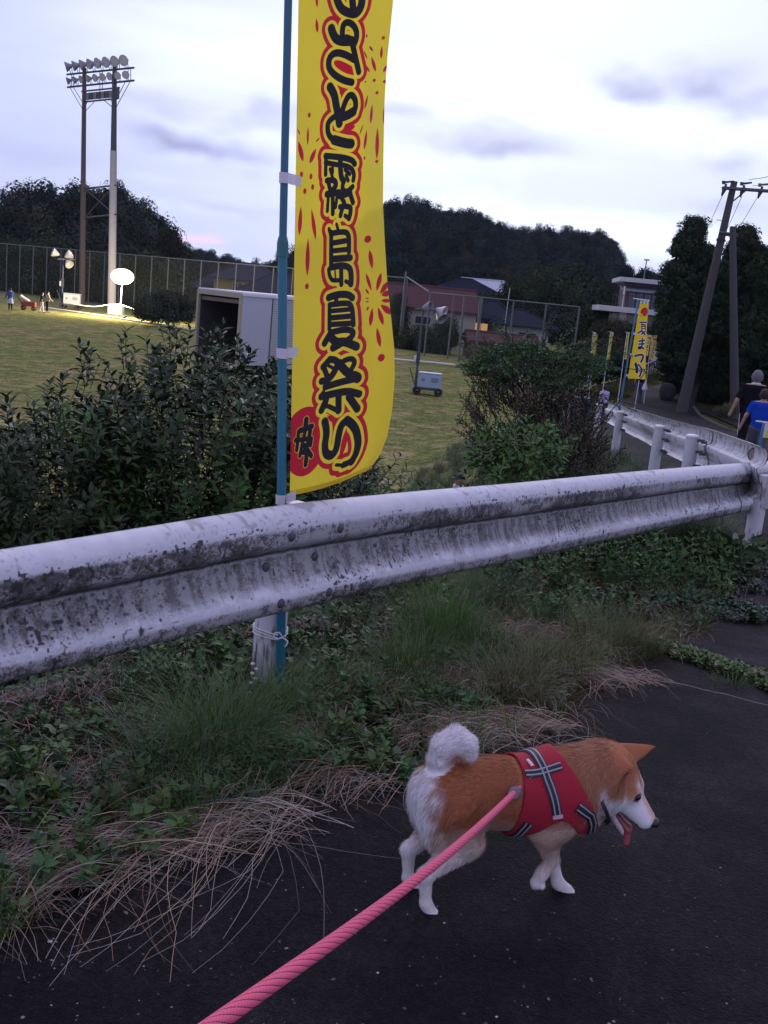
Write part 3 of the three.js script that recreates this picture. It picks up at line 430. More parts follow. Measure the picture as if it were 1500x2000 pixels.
  l = lens(7.5, 570, 0); l(620, 915, 850, 1035, 60); l = lens(7.5, 570, 150); l(720, 170, 720, 265, 70); l(740, 800, 930, 720, 110);
  l = lens(6.25, 560, 780); l(732, 345, 650, 730, 105); l(495, 195, 580, 275, 70); l = lens(6.25, 560, 780); l(655, 985, 725, 985, 18);
  brush(g, strokes, 0, '#14101a');
  { const q = (w, ...p) => seal.push({ w: (w / 6.25) * KX, p: p.map(([x, y]) => cloth(560 + x / 6.25, 780 + y / 6.25)) }); q(58, [240, 245], [228, 370]); q(58, [160, 385], [305, 330]); q(42, [145, 390], [122, 620]); q(48, [110, 500], [270, 480]); q(42, [222, 400], [160, 690]); q(50, [285, 390], [270, 520], [205, 650]); q(48, [215, 560], [300, 690]); q(44, [300, 480], [290, 560]); q(54, [245, 650], [230, 795]); brush(g, seal, 4.5, '#f8dc34'); brush(g, seal, 0, '#14101a'); }
  const map = new THREE.CanvasTexture(cv); map.colorSpace = THREE.SRGBColorSpace;
  const D = 3.38, t = thing('festival_banner', 'tall yellow festival banner with black brush lettering and red fireworks on the near pole', 'banner', [0, 0, 0]);
  const P = (s, q) => { const [u, v] = photo(s, q); const fold = 0.030 * Math.sin(s * 7.5 + q * 5 + 0.8) * (0.4 + 0.6 * s) + 0.012 * Math.sin(s * 15 - q * 9) * s; return at(u, v, D + 0.02 + 0.16 * s - fold * (1.1 - 0.5 * q) - 0.10 * s * s * smooth(0.55, 1, q)); };
  const cg = grid(36, 150, (a, b) => ({ p: P(a, b), uv: [a, 1 - b] }));
  const cm = new THREE.MeshPhysicalMaterial({ color: 0xffffff, map, roughness: 0.9, side: THREE.DoubleSide, transmission: 0.5, thickness: 0 });
  part('cloth', cg, cm, t);
  // hem: a folded strip along the lower edge
  part('hem', grid(30, 2, (a, b) => ({ p: P(a, 0.9915 + b * 0.0085).add(V(0, 0, 0.003)), uv: [a, b] })), std([0.70, 0.46, 0.012], 0.9, { side: THREE.DoubleSide }), t);
  // pole: thick lower tube, collar, thinner upper tube
  const pole = thing('banner_pole', 'turquoise telescopic pole holding the big yellow banner by the guardrail post', 'pole');
  const pp = (u, v) => at(u, v, D), blue = std([0.012, 0.135, 0.20], 0.35), lo = pp(548, 1345), mid = pp(552, 488), hi = pp(563.5, -20);
  const top = mid.clone().lerp(hi, 1.9);
  part('lower_tube', bar(lo, mid, 0.0165, 0.0150, 20), blue, pole); part('upper_tube', bar(mid, top, 0.0125, 0.0125, 20), std([0.014, 0.10, 0.16], 0.35), pole);
  part('collar', merge([bar(pp(551.6, 502), pp(552.2, 474), 0.0195, 0.0185, 20), bar(pp(552.2, 474), pp(552.4, 462), 0.0185, 0.014, 20)]), std([0.012, 0.115, 0.125], 0.4), pole);
  const tapeMat = new THREE.MeshPhysicalMaterial({ color: RGB(0.68, 0.62, 0.66), roughness: 0.5, side: THREE.DoubleSide, transmission: 0.15, thickness: 0 });
  for (const [u, v, ru, rv] of [[556, 348, 588, 354], [550, 690, 582, 686], [548.5, 975, 578, 967]]) {
    const c = pp(u, v), e = at(ru, rv, D + 0.03 - 0.02), e2 = e.clone(), w = 0.0165, up = V().subVectors(hi, lo).normalize(), R = 0.0178;
    const path = []; for (let k = 0; k <= 16; k++) { const a = lerp(-0.4, Math.PI * 1.55, k / 16); path.push(c.clone().add(V(Math.cos(a) * R, 0, -Math.sin(a) * R * -1))); }
    path.unshift(e2); part('loop_strap', grid(path.length - 1, 1, (a, b, i) => ({ p: path[i].clone().addScaledVector(up, (0.5 - b) * w * 2) })), tapeMat, t);
  }
  // string that ties the pole to the post, with a bow and loose ends
  const st = thing('string', 'white string tied round the guardrail post and the pole with a bow', 'string'), q = at(525, 1270, 3.445), sm = std([0.72, 0.68, 0.7], 0.9);
  const ring = (y, tilt) => { const pts = []; for (let k = 0; k <= 40; k++) { const a = (k / 40) * Math.PI * 2, rr = 0.060 + 0.026 * Math.exp(-Math.pow((((a - 1.05 + Math.PI) % (2 * Math.PI)) - Math.PI) / 0.42, 2)); pts.push(V(q.x + Math.cos(a) * rr, y + tilt * Math.cos(a), q.z + Math.sin(a) * rr)); } return tube(pts, 0.0028, 90, 6); };
  const y0 = at(520, 1231, 3.4).y; for (const [dy, ti] of [[0, -0.004], [-0.010, -0.006], [-0.019, 0.001]]) part('string_turn', ring(y0 + dy, ti), sm, st);
  const k0 = V(q.x + 0.052, y0 - 0.006, q.z + 0.085); part('bow', merge([tube([k0, k0.clone().add(V(-0.012, 0.02, 0.012)), k0.clone().add(V(-0.03, 0.012, 0.012)), k0.clone().add(V(-0.018, -0.004, 0.01)), k0], 0.0026, 30, 6), tube([k0, k0.clone().add(V(0.02, -0.012, 0.006)), k0.clone().add(V(0.012, -0.03, 0.01))], 0.0024, 14, 6), tube([k0, k0.clone().add(V(0.012, 0.012, 0.008)), k0.clone().add(V(0.018, 0.02, 0.004))], 0.0024, 14, 6)]), sm, st);
}
// smaller banners along the path
const summerMap = (() => {
  const W = 256, H = 1100, cv = document.createElement('canvas'); cv.width = W; cv.height = H; const g = cv.getContext('2d'); g.fillStyle = '#ecc90a'; g.fillRect(0, 0, W, H);
  const m = (x, y) => { const t = (y - 240) / 1545, l = lerp(740, 485, t), r = lerp(920, 845, t); return [((x - l) / (r - l)) * W, t * H]; };
  const L = [], s = (w, ...p) => L.push({ w: w * 1.05, p: p.map(([x, y]) => m(x, y)) });
  s(20, [735, 618], [885, 612]); s(22, [775, 650], [778, 785]); s(20, [775, 660], [868, 652], [862, 785]); s(15, [785, 700], [860, 697]); s(15, [785, 742], [860, 740]); s(24, [780, 785], [695, 840]); s(30, [785, 800], [855, 862]); s(22, [855, 800], [775, 862]);
  s(24, [720, 1005], [845, 985]); s(24, [720, 1065], [840, 1052]); s(28, [795, 945], [800, 1110], [745, 1170], [695, 1140], [745, 1112], [825, 1152]); s(30, [645, 1312], [800, 1262], [822, 1330], [770, 1430]); s(46, [655, 1480], [690, 1560], [680, 1640]); s(24, [715, 1490], [770, 1540], [782, 1610], [735, 1730]);
  brush(g, L, 14, '#e9e4ee'); const c = m(825, 400); g.fillStyle = '#c01c2c'; g.beginPath(); g.ellipse(c[0] + 6, c[1], 100, 62, 0, 0, 7); g.fill(); g.fillStyle = '#ecc90a'; g.beginPath(); g.ellipse(c[0] - 50, c[1] + 48, 26, 16, 0.5, 0, 7); g.fill();
  g.strokeStyle = '#4a3a1c'; g.lineWidth = 5; g.beginPath(); g.moveTo(c[0] - 92, c[1] + 70); g.quadraticCurveTo(c[0] - 70, c[1] + 40, c[0] - 40, c[1] + 66); g.stroke();
  brush(g, L, 0, '#161436'); const t = new THREE.CanvasTexture(cv); t.colorSpace = THREE.SRGBColorSpace; return t;
})();
const plainCloth = std([0.62, 0.47, 0.02], 0.9, { side: THREE.DoubleSide });
const bannerCloth = new THREE.MeshPhysicalMaterial({ color: 0xffffff, map: summerMap, roughness: 0.9, side: THREE.DoubleSide, transmission: 0.25, thickness: 0 }), poleBlue = std([0.05, 0.17, 0.25], 0.4), poleWhite = std([0.6, 0.58, 0.6], 0.5);
function smallBanner(label, tl, tr, bl, br, foot, D, poleMat, bow = 0.04, dTilt = 0) { // corners and pole foot given where they are seen
  const group = 'small yellow banners along the path', t = thing('festival_banner', label, 'banner', [0, 0, 0], 0, group), f = at(...foot, D), A = at(...tl, D), B = at(...tr, D + dTilt), C = at(...bl, D), E = at(...br, D + dTilt);
  part('cloth', grid(8, 30, (a, b) => { const p = A.clone().lerp(B, a).lerp(C.clone().lerp(E, a), b); p.z += bow * Math.sin(a * 3 + b * 4) * a; return { p, uv: [a, 1 - b] }; }), Math.abs(tr[0] - tl[0]) < 6 ? plainCloth : bannerCloth, t);
  f.y = terrain(f.x, -f.z) - 0.05; const head = A.clone().add(A.clone().sub(C).multiplyScalar(0.05)).add(V(-0.03, 0, 0)), footP = f;
  part('pole', bar(footP, head, 0.016, 0.012, 10), poleMat, t); part('cross_rod', bar(head.clone().add(V(-0.07, 0.01, 0)), B.clone().add(A.clone().sub(C).multiplyScalar(0.045)), 0.008, 0.008, 6), poleWhite, t);
  for (const k of [0.12, 0.4, 0.68, 0.96]) { const p = A.clone().lerp(C, k), pr = footP.clone().lerp(head, clamp((p.y - footP.y) / (head.y - footP.y))); part('loop_strap', beam(pr, p.clone().add(V(0.02, 0, 0)), 0.03, 0.012), poleWhite, t); }
  for (const k of [0.15, 0.5, 0.85]) { const p = A.clone().lerp(B, k); part('loop_strap', beam(p, p.clone().add(A.clone().sub(C).multiplyScalar(0.045)), 0.03, 0.006), poleWhite, t); }
  return t;
}
smallBanner('yellow banner with navy letters and red sun disc on a blue pole', [1249.5, 593], [1267, 594], [1226, 739], [1260, 741], [1199, 852], 15.0, poleBlue, 0.05, 0.12);
smallBanner('narrow yellow banner seen edge-on, leftmost of the small banners above the shrubs', [1160, 651], [1164, 652], [1154, 690], [1158, 691], [1150, 742], 40, poleWhite);
smallBanner('narrow yellow banner seen edge-on, second from the left above the shrubs', [1164.5, 655], [1167, 656], [1159, 694], [1163, 695], [1155, 742], 44, poleWhite);
smallBanner('narrow leaning yellow banner seen edge-on behind the person in the white shirt', [1194, 651], [1198, 652], [1186, 702], [1190, 703], [1180, 746], 36, poleWhite);
smallBanner('narrow yellow banner seen edge-on just left of the blue pole', [1226, 652], [1229.5, 652], [1220, 702], [1224, 702], [1213, 742], 38, poleWhite);
smallBanner('yellow lettered banner half hidden behind the banner with the red disc', [1264, 656], [1272, 657], [1254, 694], [1265, 695], [1248, 738], 42, poleWhite, 0.04, 0.2);
smallBanner('orange-yellow lettered banner, rightmost of the small ones before the building', [1274, 660], [1283, 657], [1269, 702], [1277, 703], [1264, 744], 46, poleWhite, 0.04, 0.2);
smallBanner('yellow banner on a turquoise pole beside the child in blue', [1498, 828], [1540, 832], [1489, 852], [1530, 868], [1470, 940], 9.2, poleBlue, 0.05, 0.2);
// ---------------------------------------------------------------- the dog, its harness and the leash
{
  const turn = THREE.MathUtils.degToRad(18), O = V(0.353, 0.013, -2.225), dog = thing('dog', 'red and white curly-tailed dog in a red harness standing on the asphalt', 'dog', O.toArray(), turn);
  dog.updateMatrixWorld(true);
  // head frame: a to the nose, b up, c to the dog's right
  const HC = [0.262, 0.300, 0.0], ha = V(0.69, -0.545, 0.475).normalize(), hc = V(-ha.z, 0, ha.x).normalize().addScaledVector(Y, -0.05).normalize(), hb = V().crossVectors(hc, ha).normalize(); hc.crossVectors(ha, hb);
  const hp = (a, b, c) => [HC[0] + ha.x * a + hb.x * b + hc.x * c, HC[1] + ha.y * a + hb.y * b + hc.y * c, HC[2] + ha.z * a + hb.z * b + hc.z * c];
  const inHead = (x, y, z) => { const dx = x - HC[0], dy = y - HC[1], dz = z - HC[2]; return [dx * ha.x + dy * ha.y + dz * ha.z, dx * hb.x + dy * hb.y + dz * hb.z, dx * hc.x + dy * hc.y + dz * hc.z]; };
  const ell = (x, y, z, rx, ry, rz) => { const k0 = Math.hypot(x / rx, y / ry, z / rz), k1 = Math.hypot(x / (rx * rx), y / (ry * ry), z / (rz * rz)); return k1 < 1e-9 ? -Math.min(rx, ry, rz) : (k0 * (k0 - 1)) / k1; };
  const trunk = (x, y, z) => {
    const w = z * 1.06; let d = cone(x, y, w, [-0.152, 0.258, 0], [-0.03, 0.258, 0], 0.082, 0.080);
    d = smin(d, cone(x, y, w, [-0.03, 0.258, 0], [0.085, 0.242, 0], 0.080, 0.090), 0.03); d = smin(d, cone(x, y, w, [0.085, 0.242, 0], [0.155, 0.238, 0], 0.090, 0.080), 0.03);
    d = smin(d, ell(x - 0.195, y - 0.205, z, 0.052, 0.058, 0.055), 0.04);
    for (const s of [-1, 1]) d = smin(d, cone(x, y, z, [0.14, 0.250, s * 0.045], [0.115, 0.195, s * 0.052], 0.05, 0.042), 0.03);
    return d;
  };
  const neck = (x, y, z) => smin(cone(x, y, z, [0.14, 0.278, 0], [0.225, 0.296, 0.004], 0.082, 0.073), cone(x, y, z, [0.19, 0.235, 0.0], [0.245, 0.262, 0.012], 0.058, 0.058), 0.03);
  const head = (x, y, z) => {
    const [a, b, c] = inHead(x, y, z), C = Math.abs(c);
    let d = ell(a + 0.002, b - 0.004, c, 0.072, 0.062, 0.066); d = smin(d, ell(a - 0.010, b + 0.027, C - 0.044, 0.052, 0.046, 0.036), 0.022);
    d = smin(d, cone(a, b, C, [0.055, 0.012, 0.022], [0.07, 0.010, 0.024], 0.026, 0.022), 0.02);
    let m = cone(a, b, c, [0.052, -0.014, 0], [0.140, -0.029, 0], 0.042, 0.0240); m = smin(m, cone(a, b, C, [0.08, -0.030, 0.012], [0.14, -0.038, 0.008], 0.020, 0.014), 0.015); d = smin(d, m, 0.02);
    const jaw = cone(a, b, c, [0.030, -0.056, 0], [0.136, -0.094, 0], 0.020, 0.0105); d = smin(d, jaw, 0.008);
    // opened mouth: a wedge cut between upper lip and jaw
    const cut = Math.max(-(a - 0.045), Math.abs(b + 0.052 + (a - 0.045) * 0.165) - 0.001 - (a - 0.045) * 0.165, C - 0.05); d = Math.max(d, -cut);
    // eye hollows
    d = Math.max(d, -(Math.hypot(a - 0.086, b - 0.012, C - 0.034) - 0.008));
    const ear = (base, tip, n0, W, T) => {
      const t = [0, 1, 2].map((k) => tip[k] - base[k]), L = Math.hypot(...t), u = t.map((q) => q / L), dn = n0[0] * u[0] + n0[1] * u[1] + n0[2] * u[2], n1 = n0.map((q, k) => q - u[k] * dn), l1 = Math.hypot(...n1), n = n1.map((q) => q / l1), q = [a - base[0], b - base[1], c - base[2]], s = q[0] * u[0] + q[1] * u[1] + q[2] * u[2], f = clamp(s / L), r = q.map((v, k) => v - u[k] * f * L), pn = r[0] * n[0] + r[1] * n[1] + r[2] * n[2], pw = Math.sqrt(Math.max(0, r[0] ** 2 + r[1] ** 2 + r[2] ** 2 - pn * pn));
      return (Math.hypot(pn * (W / T), pw) - (W * Math.pow(1 - f, 0.85) + 0.003)) * 0.55;
    };
    d = smin(d, ear([-0.006, 0.040, 0.046], [0.020, 0.080, 0.076], [0.5, -0.3, -0.8], 0.030, 0.012), 0.012); d = smin(d, ear([0.012, 0.040, -0.046], [0.054, 0.094, -0.084], [0.05, -0.62, -0.78], 0.027, 0.011), 0.012);
    return d;
  };
  const LEGS = [ // chains of [x, y, z, r]
    [[-0.146, 0.250, 0.042, 0.066], [-0.108, 0.168, 0.056, 0.036], [-0.205, 0.092, 0.056, 0.0165], [-0.196, 0.020, 0.056, 0.0125], [-0.184, -0.001, 0.058, 0.0155]],
    [[-0.146, 0.250, -0.042, 0.066], [-0.118, 0.166, -0.052, 0.036], [-0.212, 0.096, -0.046, 0.0165], [-0.206, 0.022, -0.046, 0.0125], [-0.186, 0.002, -0.046, 0.0150]],
    [[0.138, 0.240, -0.030, 0.053], [0.106, 0.165, -0.024, 0.034], [0.140, 0.074, 0.006, 0.0160], [0.158, 0.018, 0.020, 0.0135], [0.182, -0.001, 0.026, 0.0155]],
    [[0.132, 0.240, 0.045, 0.054], [0.090, 0.172, 0.054, 0.034], [0.112, 0.104, 0.054, 0.0165], [0.092, 0.070, 0.054, 0.0135], [0.080, 0.046, 0.054, 0.0150]],
  ];
  const legs = (x, y, z) => { let d = 9; for (const L of LEGS) { let e = 9; for (let i = 0; i < 4; i++) e = smin(e, cone(x, y, z, L[i], L[i + 1], L[i][3], L[i + 1][3]), i ? 0.012 : 0.03); const p = L[4]; for (const t of [-0.0135, -0.0046, 0.0046, 0.0135]) e = smin(e, Math.hypot((x - p[0] - 0.016 + Math.abs(t) * 0.5) * 0.8, (y - p[1] + 0.003) * 1.1, z - p[2] - t) - 0.0068, 0.0022); d = Math.min(d, e); } return d; };
  const TAIL = [[-0.172, 0.300, 0, 0.026], [-0.180, 0.342, 0, 0.028], [-0.173, 0.378, 0.002, 0.031], [-0.150, 0.398, 0.006, 0.029], [-0.130, 0.388, 0.012, 0.026], [-0.122, 0.366, 0.016, 0.020]];
  const tail = (x, y, z) => { let d = 9; for (let i = 0; i + 1 < TAIL.length; i++) d = smin(d, cone(x, y, z, TAIL[i], TAIL[i + 1], TAIL[i][3], TAIL[i + 1][3]), 0.01); return d; };
  const breech = (x, y, z) => smin(ell(x + 0.176, y - 0.218, z - 0.038, 0.046, 0.072, 0.040), ell(x + 0.176, y - 0.218, z + 0.038, 0.046, 0.072, 0.040), 0.012);
  const core = (x, y, z) => smin(trunk(x, y, z), neck(x, y, z), 0.035);
  const whole = (x, y, z) => { let d = core(x, y, z); d = smin(d, head(x, y, z), 0.028); d = smin(d, legs(x, y, z), 0.022); d = smin(d, breech(x, y, z), 0.03); return smin(d, tail(x, y, z), 0.008); };
  const red = [0.36, 0.115, 0.045], tan = [0.50, 0.26, 0.155], cream = [0.62, 0.50, 0.43], white = [0.78, 0.74, 0.76], mix = (a, b, t) => a.map((q, i) => lerp(q, b[i], t));
  function coat(x, y, z, nx = 0, ny = 1, nz = 0) {
    const n = (fbm(x * 38, y * 38, z * 38, 3) - 0.5) * 0.05, yy = y + n * 0.6;
    let c = mix(cream, red, smooth(0.175, 0.245, yy)); c = mix(c, tan, 0.5 * smooth(0.1, 0.19, x) * smooth(0.2, 0.3, yy));
    if (yy < 0.2) c = mix(mix(white, cream, 0.35), mix(cream, tan, 0.5), smooth(0.06, 0.2, yy + (x > 0 ? 0.03 : -0.03)));
    c = mix(c, white, smooth(-0.183, -0.213, x + n + (0.30 - y) * 0.12) * smooth(0.34, 0.30, y));              // breeches
    c = mix(c, white, smooth(0.19, 0.225, x) * smooth(0.235, 0.20, yy));                                        // chest
    if (tail(x, y, z) < 0.006 && y > 0.312) { const inner = smooth(0.010, -0.012, Math.hypot(x + 0.152, y - 0.347) - 0.026); c = mix(white, tan, inner * 0.75); }
    const [a, b, k] = inHead(x, y, z), K = Math.abs(k);
    const hw = smooth(0.03, 0.004, head(x, y, z)); if (hw > 0 && a > -0.075) {
      let f = mix(tan, red, smooth(-0.005, 0.03, b + n) * 0.75);
      f = mix(f, white, smooth(0.012, 0.034, K) * smooth(0.012, -0.014, b + n + a * 0.1) * smooth(-0.045, -0.01, a));
      if (a > 0.07) f = mix(f, mix(white, tan, smooth(-0.012, 0.004, b + 0.018 * (a - 0.08) / 0.08) * smooth(0.024, 0.006, K) * 0.8), smooth(0.07, 0.095, a));
      f = mix(f, white, 0.75 * Math.exp(-((a - 0.066) ** 2 + (b - 0.032) ** 2 + (K - 0.024) ** 2) / 0.00012));  // eyebrow spots
      if (b > 0.05) f = mix(f, red, smooth(0.05, 0.07, b) * 0.8);
      const lip = a > 0.045 && b < -0.035 && b > -0.115 && Math.abs(b + 0.052 + (a - 0.045) * 0.165) < 0.0045 + (a - 0.045) * 0.17; if (lip) f = [0.035, 0.014, 0.018];
      if (Math.hypot(a - 0.084, b - 0.012, K - 0.034) < 0.0125) f = [0.05, 0.03, 0.03];
      c = mix(c, f, smooth(-0.075, -0.02, a) * hw);
    }
    return c;
  }
  const bodyGeo = paintBy(sdfMesh(whole, [-0.295, -0.022, -0.135], [0.425, 0.462, 0.175], 0.0045), coat);
  part('body', bodyGeo, std([1, 1, 1], 0.95, { vertexColors: true }), dog);
  { const claw = std([0.05, 0.045, 0.045], 0.4); for (const L of LEGS) { const p = L[4]; for (const t of [-0.0135, -0.0046, 0.0046, 0.0135]) part('claw', bar(V(p[0] + 0.0225 - Math.abs(t) * 0.5, p[1] - 0.004, p[2] + t), V(p[0] + 0.0275 - Math.abs(t) * 0.5, p[1] - 0.009, p[2] + t), 0.0022, 0.0007, 6), claw, dog); } }
  // inner ear, eyes, nose, tongue
  const dark = std([0.012, 0.009, 0.010], 0.12), sph = (p, r, sx = 1, sy = 1, sz = 1) => { const g = new THREE.SphereGeometry(r, 16, 12); g.scale(sx, sy, sz); g.translate(...p); return g; };
  for (const s of [1, -1]) part('eye', sph(hp(0.0835, 0.012, s * 0.0325), 0.0092), dark, dog);
  { const g = new THREE.SphereGeometry(0.0145, 18, 14); g.scale(0.8, 0.85, 1.15); g.applyMatrix4(new THREE.Matrix4().makeBasis(ha, hb, hc)); g.translate(...hp(0.163, -0.022, 0)); part('nose', g, std([0.014, 0.012, 0.016], 0.35), dog); }
  { const f = (x, y, z) => { const [a, b, c] = inHead(x, y, z); return Math.max(cone(a, b * 1.0, c * 0.75, [0.06, -0.070, 0], [0.118, -0.088, 0], 0.012, 0.013), -9) ; }, t2 = (x, y, z) => { const [a, b, c] = inHead(x, y, z); return smin(cone(a, b * 1.6, c * 0.8, [0.06, -0.066 * 1.6, 0], [0.128, -0.078 * 1.6, 0.002], 0.010, 0.012), cone(a, b, c * 0.8, [0.130, -0.078, 0.002], [0.150, -0.108, 0.006], 0.0095, 0.0088), 0.01); };
    const c = hp(0.1, -0.09, 0); part('tongue', sdfMesh(t2, c.map((q) => q - 0.075), c.map((q) => q + 0.075), 0.003), std([0.36, 0.075, 0.10], 0.4), dog); }
  for (const [base, tip, out] of [[[0.010, 0.044, 0.047], [0.024, 0.080, 0.074], 1]]) { const s = new Soup(), P = (a, b, c) => V(...hp(a, b, c)); s.tri(P(0.017, 0.022, 0.058), P(0.026, 0.044, 0.040), P(0.028, 0.072, 0.070)); s.tri(P(0.017, 0.022, 0.058), P(0.028, 0.072, 0.070), P(0.010, 0.034, 0.070)); part('inner_ear', s.build(), std([0.16, 0.13, 0.15], 0.9, { side: THREE.DoubleSide }), dog); }

  // harness: a red shell over the shoulders
  const rearEdge = (y) => 0.012 - (0.36 - y) * 0.13, frontEdge = (y) => 0.112 + (0.36 - y) * 0.62, lowEdge = (x) => 0.163 + 0.068 * Math.exp(-(((x - 0.098) / 0.055) ** 2));
  const vest = (x, y, z) => { const d = core(x, y, z), e = Math.max(rearEdge(y) - x, x - frontEdge(y), (lowEdge(x) - y) * 0.9); return Math.max(d - 0.0085, -(d - 0.002), e); };
  const inVest = (x, y, z) => x > rearEdge(y) - 0.002 && x < frontEdge(y) + 0.003 && y > lowEdge(x) - 0.002;
  const weave = tex(256, 256, (x, y) => 0.35 + 0.3 * ((((x >> 2) + (y >> 2)) & 1)) + 0.3 * hash3(x >> 1, y >> 1, 9), 1, false);
  const vg = sdfMesh(vest, [-0.04, 0.13, -0.13], [0.26, 0.385, 0.13], 0.0042); { const p = vg.attributes.position, uv = new Float32Array(p.count * 2); for (let i = 0; i < p.count; i++) uv.set([p.getX(i) * 20, (p.getY(i) + p.getZ(i)) * 20], i * 2); vg.setAttribute('uv', new THREE.BufferAttribute(uv, 2)); }
  const harness = thing('dog_harness', 'red padded harness with dark reflective straps worn by the dog', 'harness', O.toArray(), turn);
  part('vest', vg, std([0.33, 0.006, 0.024], 0.85, { bumpMap: weave, bumpScale: 0.0006 }), harness);
  const surf = (x, phi, off, f = core) => { const c = V(x, 0.250, 0), d = V(0, Math.cos(phi), Math.sin(phi)); let lo = 0, hi = 0.2; for (let k = 0; k < 26; k++) { const m = (lo + hi) / 2; f(c.x, c.y + d.y * m, c.z + d.z * m) < off ? (lo = m) : (hi = m); } return c.addScaledVector(d, lo); };
  const grad = (p) => { const e = 0.003; return V(core(p.x + e, p.y, p.z) - core(p.x - e, p.y, p.z), core(p.x, p.y + e, p.z) - core(p.x, p.y - e, p.z), core(p.x, p.y, p.z + e) - core(p.x, p.y, p.z - e)).normalize(); };
  function strap(name, path, w, mat, off, parent, th = 0.003) { // path of [x, phi in degrees]
    const N = 28, pts = []; for (let k = 0; k <= N; k++) { const t = (k / N) * (path.length - 1), i = Math.min(path.length - 2, Math.floor(t)), f = t - i; pts.push(surf(lerp(path[i][0], path[i + 1][0], f), THREE.MathUtils.degToRad(lerp(path[i][1], path[i + 1][1], f)), off)); }
    const nrm = pts.map(grad), g = grid(4, N, (a, b, i, j) => { const t = pts[Math.min(N, j + 1)].clone().sub(pts[Math.max(0, j - 1)]).normalize(), s = V().crossVectors(nrm[j], t).normalize(), e = [[-0.5, -1], [-0.47, 1], [0, 1.15], [0.47, 1], [0.5, -1]][i]; return { p: pts[j].clone().addScaledVector(s, e[0] * w).addScaledVector(nrm[j], e[1] * th * 0.5), uv: [i / 4, b * 8] }; });
    return part(name, g, mat, parent);
  }
  const black = std([0.012, 0.012, 0.020], 0.6, { side: THREE.DoubleSide }), grey = std([0.26, 0.27, 0.31], 0.35, { side: THREE.DoubleSide });
  const withStripes = (path, w, off) => { const s = strap('strap', path, w, black, off, harness); for (const k of [-0.24, 0.24]) strap('reflective_stripe', path.map(([x, p], i) => { const j = Math.min(i, path.length - 2), dx = path[j + 1][0] - path[j][0], dp = (path[j + 1][1] - path[j][1]) * 0.0016, l = Math.hypot(dx, dp); return [x - (dp / l) * w * k, p + ((dx / l) * w * k) / 0.0016]; }), w * 0.16, grey, off + 0.0022, s, 0.0015); return s; };
  withStripes([[0.056, -60], [0.058, -10], [0.058, 15], [0.062, 45], [0.074, 72], [0.082, 92]], 0.023, 0.0105);
  withStripes([[0.012, 34], [0.05, 33], [0.10, 30]], 0.021, 0.0102);
  withStripes([[0.128, 80], [0.150, 88], [0.170, 96], [0.186, 112], [0.198, 135]], 0.024, 0.0108);
  withStripes([[0.020, 106], [0.012, 122], [0.010, 145], [0.012, 180]], 0.024, 0.010);
  strap('strap_end', [[0.0815, 90], [0.0835, 95]], 0.024, std([0.6, 0.35, 0.42], 0.7, { side: THREE.DoubleSide }), 0.0125, harness); strap('tag', [[0.030, 12], [0.036, 24]], 0.007, std([0.6, 0.56, 0.6], 0.7, { side: THREE.DoubleSide }), 0.013, harness);
  // collar
  { const c = V(0.212, 0.276, 0.006), nn = V(0.86, 0.48, 0.16).normalize(), e1 = V(0, 0, 1).addScaledVector(nn, -nn.z).normalize(), e2 = V().crossVectors(nn, e1), pts = []; for (let k = 0; k <= 60; k++) { const an = (k / 60) * Math.PI * 2, d = e1.clone().multiplyScalar(Math.cos(an)).addScaledVector(e2, Math.sin(an)); let lo = 0, hi = 0.15; for (let q = 0; q < 24; q++) { const m = (lo + hi) / 2; whole(c.x + d.x * m, c.y + d.y * m, c.z + d.z * m) < lerp(-0.014, 0.011, smooth(0.15, -0.4, d.y)) ? (lo = m) : (hi = m); } pts.push(c.clone().addScaledVector(d, lo)); }
    const col = thing('dog_collar', 'thin dark collar round the neck of the dog', 'collar', O.toArray(), turn); part('band', grid(60, 3, (a, b, i, j) => { const d = pts[i].clone().sub(c).normalize(); return { p: pts[i].clone().addScaledVector(nn, [-0.0045, -0.004, 0.004, 0.0045][j]).addScaledVector(d, [0, 0.003, 0.003, 0][j]), uv: [a, b] }; }), std([0.02, 0.012, 0.02], 0.7, { side: THREE.DoubleSide }), col); }

  // fur: short fine hairs over the whole body, lying back
  {
    const g = new THREE.BufferGeometry(); { const w = 0.5, p = [[-w, 0, 0], [w, 0, 0], [-w * 0.8, 0.45, 0.06], [w * 0.8, 0.45, 0.06], [0, 1, 0.22]]; g.setAttribute('position', new THREE.BufferAttribute(new Float32Array(p.flat()), 3)); g.setIndex([0, 1, 3, 0, 3, 2, 2, 3, 4]); g.computeVertexNormals(); }
    const pos = bodyGeo.attributes.position, nor = bodyGeo.attributes.normal, ix = bodyGeo.index, T = ix.count / 3, cum = new Float64Array(T), A = V(), B = V(), C = V(); let sum = 0;
    for (let t = 0; t < T; t++) { A.fromBufferAttribute(pos, ix.getX(t * 3)); B.fromBufferAttribute(pos, ix.getX(t * 3 + 1)); C.fromBufferAttribute(pos, ix.getX(t * 3 + 2)); sum += B.sub(A).cross(C.sub(A)).length(); cum[t] = sum; }
    const rng = mulberry(5), list = [], Z = V(0, 0, 1), M = new THREE.Matrix4(), N = 130000, mesh = new THREE.InstancedMesh(g, std([1, 1, 1], 0.75, { side: THREE.DoubleSide }), N); let used = 0;
